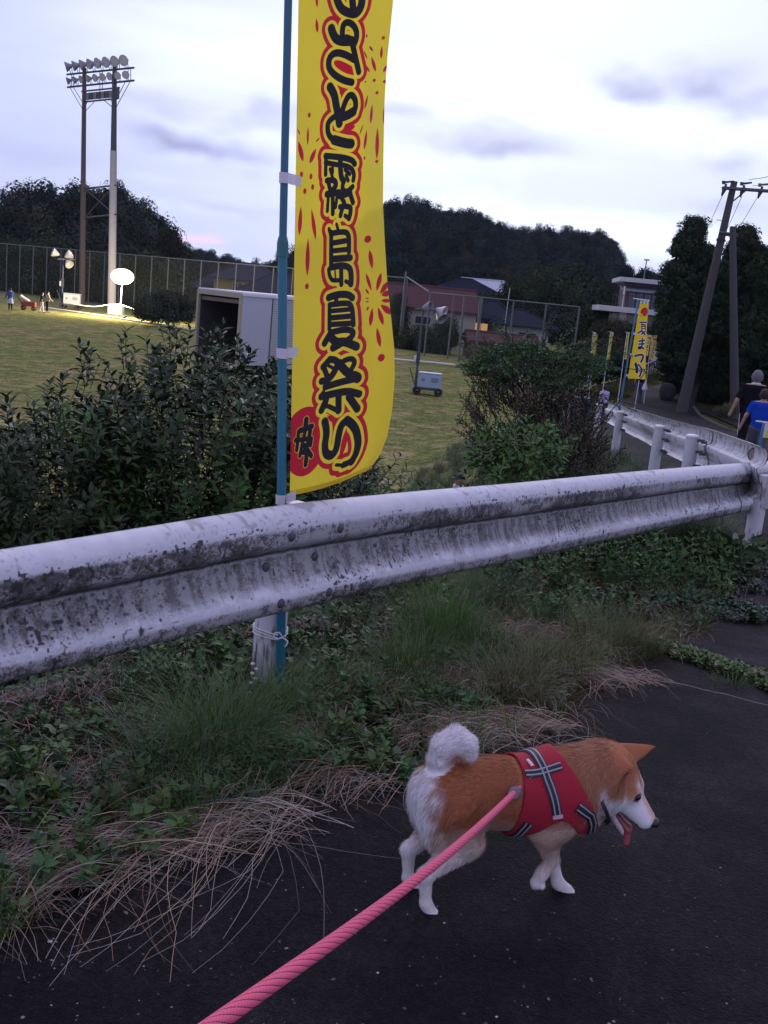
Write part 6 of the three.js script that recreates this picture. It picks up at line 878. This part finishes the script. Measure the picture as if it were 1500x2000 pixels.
mass('tree', 'dark rounded tree left of the concrete building', 'tree', 504, [[1120, 575, 98, 45, 40], [1085, 600, 96, 40, 35], [1150, 610, 94, 35, 40], [1060, 570, 100, 25, 20], [1190, 640, 90, 40, 30], [1130, 640, 92, 50, 30]], 420, 1.1, [0.038, 0.048, 0.028]);
mass('tree', 'dark trees between the pale grey roof and the backstop', 'tree', 505, [[1010, 572, 108, 24, 20], [1045, 588, 106, 28, 22], [960, 597, 108, 20, 8]], 130, 1.0, [0.036, 0.046, 0.028]);
mass('hedge', 'rounded dark brownish hedge in front of the concrete building', 'hedge', 506, [[1195, 655, 74, 40, 22], [1235, 660, 74, 25, 14], [1165, 690, 72, 40, 18], [1210, 690, 70, 40, 14]], 260, 0.62, [0.044, 0.042, 0.024]);
mass('hedge', 'low green hedge along the left side of the path behind the small banners', 'hedge', 507, [[1130, 720, 50, 50, 22], [1190, 715, 52, 40, 18], [1080, 735, 50, 40, 25]], 240, 0.45, [0.034, 0.062, 0.028]);
mass('tree', 'small feathery tree on the skyline above the concrete building, left of the lamp pole', 'tree', 508, [[1226, 531, 150, 10, 7]], 26, 0.7, [0.03, 0.035, 0.03]);
mass('tree', 'small dark trees on the skyline right of the lamp pole', 'tree', 509, [[1270, 540, 140, 18, 8], [1290, 550, 120, 14, 10], [1255, 545, 150, 12, 6]], 60, 0.8, [0.03, 0.036, 0.03]);
// trees beside the path on the right: trunk, limbs, crown of leaf sprays
const spray = [0, 1, 2].map((k) => clumpGeo(mulberry(420 + k), 90, 0.30)), bark = std([0.045, 0.038, 0.034], 0.95);
function tree(label, u, d, h, blobs, n, seed, c, r0 = 0.16) {
  const rng = mulberry(seed), base = at(u, 760, d); base.y = terrain(base.x, d) - 0.1; const t = thing('tree', label, 'tree'); const top = base.clone().add(V(0.2, h * 0.8, 0));
  part('trunk', tube([base, base.clone().lerp(top, 0.35).add(V(0.12, 0, 0.1)), base.clone().lerp(top, 0.7).add(V(-0.1, 0, 0)), top], r0, 16, 9), bark, t);
  const bl = blobs.map(([uu, vv, w, hh]) => [at(uu, vv, d), (w * d) / 2000, (hh * d) / 2000]), limbs = bl.map(([p]) => tube([base.clone().lerp(top, 0.25 + 0.4 * rng()), base.clone().lerp(p, 0.6).add(V(0, 0.3, 0)), p], 0.05, 8, 5)); part('limbs', merge(limbs), bark, t).userData.kind = 'stuff';
  const l = [[], [], []]; for (let k = 0; k < n; k++) { const [p, w, hh] = bl[k % bl.length], a = V(rng() * 2 - 1, rng() * 2 - 1, rng() * 2 - 1).normalize(), f = (rng() < 0.45 ? 0.3 + 0.6 * rng() : 0.8 + 0.34 * rng()) * (0.62 + 0.7 * fbm(a.x * 2 + k % bl.length, a.y * 2, a.z * 2, 3)) * (rng() < 0.12 ? 1.22 + 0.2 * rng() : 1), s = 0.16 + 0.24 * rng(); l[k % 3].push({ p: p.clone().add(V(a.x * w * f, a.y * hh * f, a.z * w * f * 0.9)), s: V(s, s * (0.7 + 0.4 * rng()), s), turn: rng() * 6, dir: tilt(rng, 1.2), c: vary(rng, c, 0.35) }); }
  l.forEach((q, i) => scatter('crown', spray[i], leafMat([1, 1, 1], 0.9), q, t, 'stuff'));
}
const evergreen = [0.036, 0.048, 0.028];
tree('tall dark evergreen left of the leaning utility pole', 1352, 47, 8.4, [[1355, 452, 18, 22], [1340, 486, 24, 22], [1370, 502, 22, 22], [1328, 535, 30, 24], [1388, 548, 26, 24], [1352, 560, 34, 30], [1312, 585, 24, 22], [1375, 600, 44, 34], [1335, 625, 36, 34], [1390, 655, 50, 44], [1318, 670, 26, 36], [1350, 700, 44, 44], [1304, 640, 16, 20]], 2300, 601, evergreen);
tree('dark evergreen behind the two poles at the right edge', 1462, 50, 8.0, [[1456, 466, 18, 16], [1440, 494, 20, 16], [1478, 500, 22, 20], [1424, 532, 22, 18], [1462, 540, 28, 24], [1496, 548, 22, 22], [1434, 572, 32, 26], [1482, 595, 36, 34], [1420, 620, 44, 36], [1470, 660, 50, 44], [1440, 710, 55, 46], [1490, 720, 40, 40]], 2300, 602, evergreen);
tree('broad dark tree filling the right edge above the walkers', 1530, 44, 7.2, [[1520, 540, 40, 40], [1540, 600, 50, 60], [1500, 660, 50, 60], [1530, 720, 60, 60], [1560, 500, 40, 40]], 1400, 603, [0.040, 0.056, 0.030]);
tree('low dark tree at the bend of the path', 1312, 52, 5.0, [[1318, 620, 24, 40], [1312, 680, 20, 40], [1330, 720, 26, 36], [1350, 690, 40, 40], [1296, 640, 14, 26]], 1000, 604, [0.038, 0.050, 0.028], 0.12);
tree('dark undergrown tree between the two poles', 1400, 54, 6.5, [[1400, 580, 40, 50], [1395, 660, 45, 60], [1430, 690, 45, 50], [1380, 720, 40, 40], [1450, 740, 50, 40]], 1300, 605, [0.036, 0.046, 0.028]);
mass('undergrowth', 'dense shaded undergrowth at the foot of the trees on the right', 'undergrowth', 510, [[1390, 755, 52, 40, 20], [1440, 765, 50, 40, 20], [1480, 775, 48, 40, 20], [1350, 745, 56, 30, 20], [1320, 735, 58, 20, 16]], 260, 0.5, [0.040, 0.054, 0.030]);
mass('weeds', 'pale tufted weeds on the grass below the second pole', 'weeds', 511, [[1410, 806, 34, 18, 5], [1425, 800, 35, 12, 6]], 26, 0.16, [0.07, 0.085, 0.05]);
{ // utility poles and their wires
  const conc = std([0.07, 0.064, 0.066], 0.95), t = thing('utility_pole', 'leaning utility pole with crossarm and insulators by the path on the right', 'utility pole'), f = at(1333, 790, 43), top = at(1434.5, 354, 42.3); f.y = terrain(f.x, 43) - 0.1;
  part('pole', bar(f, top, 0.235, 0.125, 16), conc, t);
  const A = at(1411, 367, 42), B = at(1540, 376, 43), ins = std([0.035, 0.03, 0.045], 0.4); part('crossarm', beam(A, B, 0.1, 0.1), darkGrey, t); part('arm_brace', beam(at(1433, 392, 42.2), at(1458, 371, 42.2), 0.05, 0.05), darkGrey, t);
  for (const u of [1416.5, 1451.5, 1486.5]) { const p = A.clone().lerp(B, (u - 1411) / 129); part('insulator', merge([bar(p, p.clone().add(V(0, 0.16, 0)), 0.05, 0.05, 8), bar(p.clone().add(V(-0.1, 0.14, 0)), p.clone().add(V(-0.1, 0.26, 0)), 0.06, 0.08, 8), bar(p.clone().add(V(-0.12, 0.2, 0)), p.clone().add(V(0.26, 0.27, 0.1)), 0.045, 0.035, 8)]), ins, t).userData.kind = 'stuff'; part('insulator', bar(p.clone().add(V(-0.03, -0.05, 0)), p.clone().add(V(-0.09, -0.3, 0)), 0.09, 0.035, 8), ins, t); }
  for (const [k, r] of [[0.62, 0.19], [0.625, 0.19]]) part('clamp', bar(f.clone().lerp(top, 0.755), f.clone().lerp(top, 0.765), 0.185, 0.185, 14), darkGrey, t);
  part('step_bolt', bar(f.clone().lerp(top, 0.84), f.clone().lerp(top, 0.84).add(V(-0.35, 0, 0)), 0.014, 0.014, 5), darkGrey, t);
  const t2 = thing('utility_pole', 'short plain utility pole without arms, right of the leaning one', 'utility pole'), f2 = at(1441, 792, 42), top2 = at(1431, 445, 41.6); f2.y = terrain(f2.x, 42) - 0.1; part('pole', bar(f2, top2, 0.19, 0.12, 16), conc, t2); part('pole_cap', bar(top2, top2.clone().add(V(0, 0.05, 0)), 0.125, 0.11, 14), darkGrey, t2); part('clamp', beam(at(1405, 455, 42), at(1440, 460, 41.6), 0.12, 0.1), darkGrey, t2); part('marker', new THREE.SphereGeometry(0.04, 8, 6).translate(...at(1437.5, 748, 41.8).toArray()), std([0.7, 0.7, 0.7], 0.4), t2);
  const wire = (a, b, sag, label) => { const m = a.clone().lerp(b, 0.5); m.y -= sag; const k = part('power_line', tube([a, m, b], 0.012, 20, 5), std([0.10, 0.10, 0.12], 0.6), scene); k.userData.label = label; k.userData.category = 'cable'; };
  wire(at(1412, 380, 42), at(1330, 540, 95), 0.5, 'thin cable from the left end of the crossarm down into the trees'); wire(at(1449, 384, 42), at(1390, 500, 95), 0.4, 'thin cable from the middle insulator down behind the leaning pole'); wire(at(1481, 383, 42.5), at(1400, 500, 95), 0.4, 'thin cable from the right insulator down to the short pole'); wire(at(1463, 351, 42), at(1560, 320, 30), 0.1, 'thin cable from the crossarm leaving at the upper right'); wire(at(1470, 363, 42), at(1580, 340, 30), 0.1, 'second thin cable from the crossarm leaving at the right edge');
}
{ // dark stump-like stone by the path and a handrail fence behind it
  const rng = mulberry(88), p = at(1306, 745, 50); p.y = terrain(p.x, 50); const g = new THREE.IcosahedronGeometry(0.46, 3), q = g.attributes.position; for (let i = 0; i < q.count; i++) { const k = 0.85 + 0.35 * fbm(q.getX(i) * 2 + 5, q.getY(i) * 2, q.getZ(i) * 2, 3); q.setXYZ(i, q.getX(i) * k * 0.85, q.getY(i) * k * 1.05, q.getZ(i) * k * 0.7); } g.computeVertexNormals();
  const t = thing('stone', 'dark upright stone on the grass by the bend of the path', 'stone', [p.x, p.y + 0.45, p.z]); part('block', g, std([0.045, 0.043, 0.045], 0.95), t);
  const f = thing('path_railing', 'low dark railing along the far left side of the path', 'railing'), n = 16, a = at(1225, 742, 56), b = at(1300, 690, 88); for (let k = 0; k <= n; k++) { const w = a.clone().lerp(b, k / n), y = terrain(w.x, -w.z); part('post', bar(V(w.x, y - 0.1, w.z), V(w.x, y + 1.05, w.z), 0.035, 0.035, 6), darkGrey, f); }
  const yy = (w) => V(w.x, terrain(w.x, -w.z) + 1.0, w.z); part('rail', bar(yy(a), yy(b), 0.04, 0.04, 6), std([0.3, 0.3, 0.31], 0.5), f); part('rail', bar(yy(a).add(V(0, -0.5, 0)), yy(b).add(V(0, -0.5, 0)), 0.03, 0.03, 6), darkGrey, f);
}
// ---------------------------------------------------------------- people: one continuous body each, clothes over it
const skin = [0.42, 0.235, 0.165];
function person(label, foot, turn, H, o) {
  const t = thing('person', label, 'person', foot.toArray(), turn), cell = o.cell ?? H / 44, S = (x) => x * H;
  // joints, facing +z
  const legs = [0, 1].map((i) => { const s = i ? 1 : -1, a = o.legs?.[i]?.[0] ?? 0, k = o.legs?.[i]?.[1] ?? 0.05, hip = [s * S(0.052), S(0.515), 0], knee = [hip[0] + s * S(0.004), hip[1] - S(0.232) * Math.cos(a), S(0.232) * Math.sin(a)], ank = [knee[0], knee[1] - S(0.235) * Math.cos(a - k), knee[2] + S(0.235) * Math.sin(a - k)]; return { hip, knee, ank, toe: [ank[0] + s * S(0.012), ank[1] - S(0.028), ank[2] + S(0.095)] }; });
  const low = Math.min(...legs.map((l) => l.ank[1])) - S(0.045), lean = o.lean ?? 0.02;
  for (const l of legs) for (const k of ['hip', 'knee', 'ank', 'toe']) l[k][1] -= low;
  const hipY = legs[0].hip[1], up = (f, x = 0, z = 0) => [x, hipY + S(f) * Math.cos(lean), S(f) * Math.sin(lean) + z];
  const arms = [0, 1].map((i) => { const s = i ? 1 : -1, [fw, out, el] = o.arms?.[i] ?? [0, 0.12, 0.2], sh = up(0.292, s * S(0.098)), d = [s * Math.sin(out), -Math.cos(fw) * Math.cos(out), Math.sin(fw) * Math.cos(out)], e = sh.map((q, k) => q + d[k] * S(0.168)), d2 = [s * Math.sin(out) * 0.8, -Math.cos(fw + el), Math.sin(fw + el)], n = Math.hypot(...d2), w = e.map((q, k) => q + (d2[k] / n) * S(0.145)); return { sh, e, w, d: d2.map((q) => q / n), s }; });
  const neckB = up(0.32), neckT = up(0.355, 0, S(0.008)), hd = up(0.412, 0, S(0.014)), yaw = o.headYaw ?? 0, fx = Math.sin(yaw), fz = Math.cos(yaw);
  const torso = (x, y, z, g = 0) => { let d = cone(x * 0.72, y, z, up(0.03), up(0.15), S(0.066) + g, S(0.060) + g); d = smin(d, cone(x * 0.66, y, z, up(0.15), up(0.275), S(0.060) + g, S(0.066) + g), S(0.03)); return smin(d, cone(x, y, z, up(0.292, -S(0.085)), up(0.292, S(0.085)), S(0.036) + g, S(0.036) + g), S(0.03)); };
  const hand = (x, y, z, a) => { const w = a.w, k = a.d, side = [k[2] * 0.2 + 0.0, 0.1, 1 - Math.abs(k[2]) * 0.4], m = w.map((q, i) => q + k[i] * S(0.036)); let d = cone(x, y, z, w, m, S(0.017), S(0.019)); if (!o.fingers) return smin(d, cone(x, y, z, m, w.map((q, i) => q + k[i] * S(0.08)), S(0.016), S(0.009)), S(0.01)); for (let f = 0; f < 4; f++) { const off = (f - 1.5) * S(0.0085), L = S([0.034, 0.041, 0.038, 0.030][f]), b = m.map((q, i) => q + side[i] * off), mid = b.map((q, i) => q + k[i] * L * 0.6 + (i === 0 ? -a.s * L * 0.12 : 0)), tip = mid.map((q, i) => q + k[i] * L * 0.42 + (i === 0 ? -a.s * L * 0.3 : 0)); d = Math.min(d, smin(cone(x, y, z, b, mid, S(0.0052), S(0.0048)), cone(x, y, z, mid, tip, S(0.0048), S(0.004)), 0.002)); } const tb = w.map((q, i) => q + k[i] * S(0.014) + side[i] * S(0.014)), tt = tb.map((q, i) => q + k[i] * S(0.022) + side[i] * S(0.016)); return smin(d, cone(x, y, z, tb, tt, S(0.0065), S(0.005)), 0.004); };
  const arm = (x, y, z, a, g = 0) => smin(cone(x, y, z, a.sh, a.e, S(0.030) + g, S(0.024) + g), cone(x, y, z, a.e, a.w, S(0.024) + g, S(0.0165) + g), S(0.01));
  const leg = (x, y, z, l, g = 0) => smin(cone(x, y, z, l.hip, l.knee, S(0.052) + g, S(0.034) + g), cone(x, y, z, l.knee, l.ank, S(0.034) + g, S(0.021) + g), S(0.015));
  const inHd = (x, y, z) => { const dx = x - hd[0], dy = y - hd[1], dz = z - hd[2]; return [dx * fz - dz * fx, dy, dx * fx + dz * fz]; };
  const headD = (x, y, z) => { const [a, b, c] = inHd(x, y, z); let d = (Math.hypot(a / 0.86, b / 1.12, (c + S(0.006)) / 1.02) - S(0.062)) * 0.86; d = smin(d, cone(a, b, c, [0, -S(0.03), S(0.022)], [0, -S(0.055), S(0.028)], S(0.036), S(0.026)), S(0.02)); d = smin(d, cone(a, b, c, [0, 0, S(0.056)], [0, -S(0.02), S(0.070)], S(0.006), S(0.010)), S(0.008)); for (const s of [-1, 1]) { d = smin(d, Math.hypot((a - s * S(0.056)) * 1.6, b + S(0.008), c + S(0.004)) - S(0.013), S(0.006)); d = Math.max(d, -(Math.hypot(a - s * S(0.022), b - S(0.002), c - S(0.060)) - S(0.008))); } return d; };
  const body = (x, y, z) => { let d = torso(x, y, z); d = smin(d, cone(x, y, z, neckB, neckT, S(0.032), S(0.028)), S(0.02)); d = smin(d, headD(x, y, z), S(0.012)); for (const a of arms) d = smin(d, smin(arm(x, y, z, a), hand(x, y, z, a), S(0.008)), S(0.02)); for (const l of legs) d = smin(d, smin(leg(x, y, z, l), cone(x, y, z, l.ank, l.toe, S(0.022), S(0.016)), S(0.012)), S(0.02)); return d; };
  const Z = S(legs.some((l) => l.toe[2] > S(0.3)) ? 0.62 : 0.34), X = S(0.40), top = hd[1] + S(0.13), fit = (f, y0 = -0.02 - S(0.02), y1 = top, c = cell) => sdfMesh(f, [-X, y0, -Z], [X, y1, Z], c);
  part('body', fit(body), std(o.skin ?? skin, 0.7), t);
  const g = S(0.010), hem = hipY - S(o.hem ?? 0.02), slv = o.sleeve ?? 0.6;
  const cutArm = (x, y, z, a) => { const k = a.e.map((q, i) => (q - a.sh[i])), L = Math.hypot(...k), p = ((x - a.sh[0]) * k[0] + (y - a.sh[1]) * k[1] + (z - a.sh[2]) * k[2]) / L; return p - L * Math.min(slv, 1); };
  part('shirt', fit((x, y, z) => { let d = torso(x, y, z, g * 1.3); for (const a of arms) d = smin(d, slv > 1 ? Math.max(arm(x, y, z, a, g), -9) : Math.max(cone(x, y, z, a.sh, a.e, S(0.036) + g, S(0.032) + g), cutArm(x, y, z, a)), S(0.018)); return Math.max(d, hem - y, y - (neckB[1] + S(0.006))); }, hem - S(0.05), neckB[1] + S(0.05)), new THREE.MeshLambertMaterial({ color: RGB(...o.shirt) }), t);
  const bt = o.bottom ?? 'trousers', cut = bt === 'shorts' ? legs[0].knee[1] - S(0.01) : bt === 'skirt' ? legs[0].knee[1] + S(0.02) : low > -9 ? S(0.04) : 0;
  if (bt === 'skirt') part('skirt', fit((x, y, z) => { const f = clamp((hipY + S(0.06) - y) / S(0.3)); return Math.max((Math.hypot(x * 0.8, z) - S(0.075 + 0.045 * f)) * 0.8, cut - y, y - hipY - S(0.07)); }, cut - S(0.05), hipY + S(0.12)), std(o.bottomC, 0.85), t);
  if (bt !== 'skirt' || o.leggings) part(bt === 'shorts' ? 'shorts' : 'trousers', fit((x, y, z) => { let d = cone(x * 0.72, y, z, up(0.0), up(0.06), S(0.066) + g, S(0.062) + g); for (const l of legs) d = smin(d, leg(x, y, z, l, bt === 'shorts' ? g * 1.8 : g), S(0.012)); return Math.max(d, (bt === 'skirt' ? S(0.05) : cut) - y, y - hipY - S(0.05)); }, -0.02, hipY + S(0.1)), new THREE.MeshLambertMaterial({ color: RGB(...(o.leggings ?? o.bottomC)) }), t);
  const hr = o.hair ?? 'short', hg = S(hr === 'cap' ? 0.012 : 0.008);
  part(hr === 'cap' || hr === 'hat' ? 'hat' : 'hair', sdfMesh((x, y, z) => { const [a, b, c] = inHd(x, y, z); let d = (Math.hypot(a / 0.86, b / 1.12, (c + S(0.006)) / 1.02) - S(0.062) - hg) * 0.86, e = hr === 'cap' ? -b + S(0.012) : hr === 'hat' ? -b + S(0.006) : Math.max(-b - S(0.045), 0.62 * (c - S(0.02)) - b * 0.55); d = Math.max(d, e); if (hr === 'long') d = smin(d, cone(a, b, c, [0, 0, -S(0.03)], [0, -S(0.13), -S(0.045)], S(0.05), S(0.035)), S(0.02)); if (hr === 'hat') d = Math.min(d, Math.max(Math.hypot(a, c) - S(0.115), Math.abs(b - S(0.012)) - S(0.009))); if (hr === 'cap') d = Math.min(d, Math.max(Math.hypot(a, c - S(0.06)) - S(0.06), Math.abs(b - S(0.018)) - S(0.007))); return d; }, hd.map((q) => q - S(0.17)), hd.map((q) => q + S(0.17)), cell * 0.7), std(o.hairC ?? [0.015, 0.012, 0.012], 0.8), t);
  legs.forEach((l) => { const a = V(...l.ank), b = V(...l.toe), k = new THREE.SphereGeometry(1, 12, 8), dir = b.clone().sub(a).setY(0).normalize(); k.scale(S(0.027), S(0.022), S(0.078)); k.rotateY(Math.atan2(dir.x, dir.z)); k.translate(a.x + dir.x * S(0.042), a.y - S(0.024), a.z + dir.z * S(0.042)); part('shoe', k, std(o.shoe ?? [0.05, 0.05, 0.055], 0.7), t); });
  return { t, arms, legs, hd, hipY, S, up };
}
const BACK = Math.PI;
const stand = (u, d) => { const p = at(u, 700, d); return V(p.x, terrain(p.x, d) + (bankSide(p.x, d) < 0 ? 0.015 + clamp(d / 60) * 0.05 : 0.03), -d); };
{ // the two walkers at the right edge
  const m = person('grey-haired person in black shirt and dark striped trousers walking away at the right edge', stand(1486, 18.4), BACK - 0.35, 1.64, { cell: 0.016, fingers: true, shirt: [0.014, 0.013, 0.016], hem: 0.06, sleeve: 0.85, bottomC: [0.016, 0.014, 0.018], hairC: [0.13, 0.125, 0.135], arms: [[0.25, 0.10, 0.35], [-0.15, 0.42, 0.35]], legs: [[0.22, 0.1], [-0.2, 0.35]] });
  const S = m.S; const col = new THREE.TorusGeometry(S(0.036), S(0.014), 8, 20); col.rotateX(Math.PI / 2); col.translate(...m.up(0.338)); part('towel', col, std([0.62, 0.60, 0.62], 0.9), m.t, 'pale cloth round the neck');
  const l = m.legs[1], st = (a, b) => beam(V(a[0] + S(0.062), a[1], a[2]), V(b[0] + S(0.046), b[1], b[2]), 0.012, 0.02); part('side_stripe', st(l.hip, l.knee), std([0.6, 0.58, 0.6], 0.8), m.t);
  const c = stand(1506, 16.2); person('child in bright blue shirt and patterned shorts walking with the person in black', c, BACK - 0.5, 1.30, { cell: 0.014, fingers: true, shirt: [0.016, 0.06, 0.42], hem: 0.05, sleeve: 0.7, bottom: 'shorts', bottomC: [0.10, 0.10, 0.12], hairC: [0.03, 0.018, 0.014], skin: [0.46, 0.26, 0.20], arms: [[0.1, 0.1, 0.2], [-0.05, 0.45, 0.25]], legs: [[-0.15, 0.2], [0.2, 0.1]] });
}
person('person in black top and blue jeans walking away, half hidden by the red-disc banner', stand(1257, 47), BACK - 0.3, 1.66, { shirt: [0.014, 0.013, 0.016], hem: 0.06, sleeve: 0.9, bottomC: [0.075, 0.085, 0.14], legs: [[0.15, 0.05], [-0.2, 0.3]], arms: [[0.1, 0.1, 0.2], [0, 0.15, 0.2]] });
{ const p = stand(1268, 46.6), b = thing('shopping_bag', 'white bag hanging beside the person in black top and jeans', 'bag', [p.x, p.y + 0.62, p.z]); part('bag_body', sdfMesh((x, y, z) => smin(cone(x, y, z * 1.5, [0, 0.02, 0], [0, 0.12, 0], 0.13, 0.10), cone(x, y, z, [0, 0.2, 0], [0, 0.42, 0], 0.05, 0.012), 0.08), [-0.2, -0.2, -0.2], [0.2, 0.5, 0.2], 0.02), std([0.66, 0.62, 0.66], 0.6), b); }
person('person in white shirt and pinkish shorts standing among the small banners', stand(1176, 52), 0.4, 1.60, { shirt: [0.70, 0.67, 0.70], hem: 0.05, bottom: 'shorts', bottomC: [0.30, 0.15, 0.15], hairC: [0.16, 0.12, 0.10], legs: [[0.1, 0.05], [-0.12, 0.1]] });
person('child in lavender shirt with dark hair on the path behind the far guardrail end', stand(1191, 30), BACK + 0.3, 1.06, { shirt: [0.42, 0.38, 0.60], bottomC: [0.05, 0.05, 0.07], arms: [[0.2, 0.25, 0.2], [-0.3, 0.4, 0.3]], legs: [[0.2, 0.1], [-0.2, 0.3]] });
person('child in red and white shirt with pale hat half hidden behind the airy shrub', stand(1121, 30), 0.3, 1.02, { shirt: [0.42, 0.05, 0.06], sleeve: 0.5, bottomC: [0.42, 0.38, 0.38], hair: 'hat', hairC: [0.50, 0.46, 0.48] });
{ const p = stand(1148, 29), b = thing('crate', 'navy blue box beside the child in red, behind the airy shrub', 'box', [p.x, p.y, p.z], 0.2); part('box_body', box(0.42, 0.62, 0.4, 0, 0.31, 0, 0.02), std([0.02, 0.03, 0.10], 0.7), b); part('lid', box(0.46, 0.06, 0.44, 0, 0.65, 0, 0.02), std([0.03, 0.04, 0.12], 0.6), b); }
person('person in white standing on the field behind the green top of the airy shrub', stand(1028, 54), 0.2, 1.58, { shirt: [0.66, 0.64, 0.68], sleeve: 1.2, hem: 0.08, bottomC: [0.5, 0.48, 0.52] });
person('child with black cap whose head shows just above the near guardrail', (() => { const p = at(898, 942, 16); return V(p.x, p.y - 0.95, p.z); })(), -1.2, 1.08, { cell: 0.014, shirt: [0.66, 0.62, 0.64], bottomC: [0.1, 0.1, 0.14], hair: 'cap', hairC: [0.02, 0.017, 0.022], skin: [0.46, 0.22, 0.14] });
person('small distant person in black and white far up the path under the trees', stand(1310, 72), BACK, 1.6, { shirt: [0.03, 0.03, 0.035], bottomC: [0.02, 0.02, 0.025], hairC: [0.5, 0.48, 0.5] });
// far left of the field
const meadow = (u, v) => fieldAt(u, v).setY(FIELD + 0.03);
person('person in blue jacket, pale blue skirt and dark leggings pulling the red wagon', meadow(20, 606), BACK + 0.6, 1.60, { shirt: [0.045, 0.085, 0.24], sleeve: 1.2, hem: -0.02, bottom: 'skirt', bottomC: [0.34, 0.42, 0.52], leggings: [0.045, 0.02, 0.025], arms: [[0, 0.2, 0.2], [0.1, 0.5, 0.2]] });
person('person with long dark hair and white trousers on the far left field', meadow(81, 611), 1.9, 1.50, { shirt: [0.02, 0.02, 0.025], sleeve: 0.9, bottomC: [0.55, 0.53, 0.52], hair: 'long', legs: [[0.2, 0.1], [-0.2, 0.1]] });
person('person in grey shirt and dark trousers beside the long-haired one on the field', meadow(92, 610), 2.4, 1.54, { shirt: [0.26, 0.25, 0.26], sleeve: 1.2, bottomC: [0.03, 0.025, 0.03], arms: [[0.3, 0.2, 0.7], [0.3, 0.2, 0.7]] });
{ // red wagon with a small child in it
  const p = meadow(56, 606), w = thing('wagon', 'red four-wheeled pull wagon with a pale canopy on the far left of the field', 'wagon', p.toArray(), 0.15), red = std([0.30, 0.03, 0.04], 0.7), k = std([0.05, 0.02, 0.025], 0.8);
  part('tub', merge([box(0.98, 0.05, 0.5, 0, 0.34, 0), box(0.98, 0.26, 0.03, 0, 0.48, 0.25), box(0.98, 0.26, 0.03, 0, 0.48, -0.25), box(0.03, 0.26, 0.47, 0.475, 0.48, 0), box(0.03, 0.26, 0.47, -0.475, 0.48, 0)]), red, w); part('canopy', tube([V(-0.62, 1.0, 0), V(-0.4, 0.86, 0), V(0.05, 0.62, 0)], 0.13, 12, 8), std([0.58, 0.55, 0.52], 0.85), w); part('handle', bar(V(-0.5, 0.4, 0), V(-0.85, 1.0, 0), 0.025, 0.025, 6), k, w);
  for (const [x, z] of [[-0.38, 0.28], [0.38, 0.28], [-0.38, -0.28], [0.38, -0.28]]) { const g = new THREE.TorusGeometry(0.12, 0.045, 8, 14); g.translate(x, 0.16, z); part('wheel', g, k, w); }
  person('small child with dark hair sitting in the red wagon', p.clone().add(V(0.15, 0.30, 0)), -1.2, 0.72, { shirt: [0.05, 0.05, 0.07], bottomC: [0.05, 0.05, 0.07], legs: [[1.5, 0.2], [1.5, 0.2]] });
}
renderer.render(scene, camera);
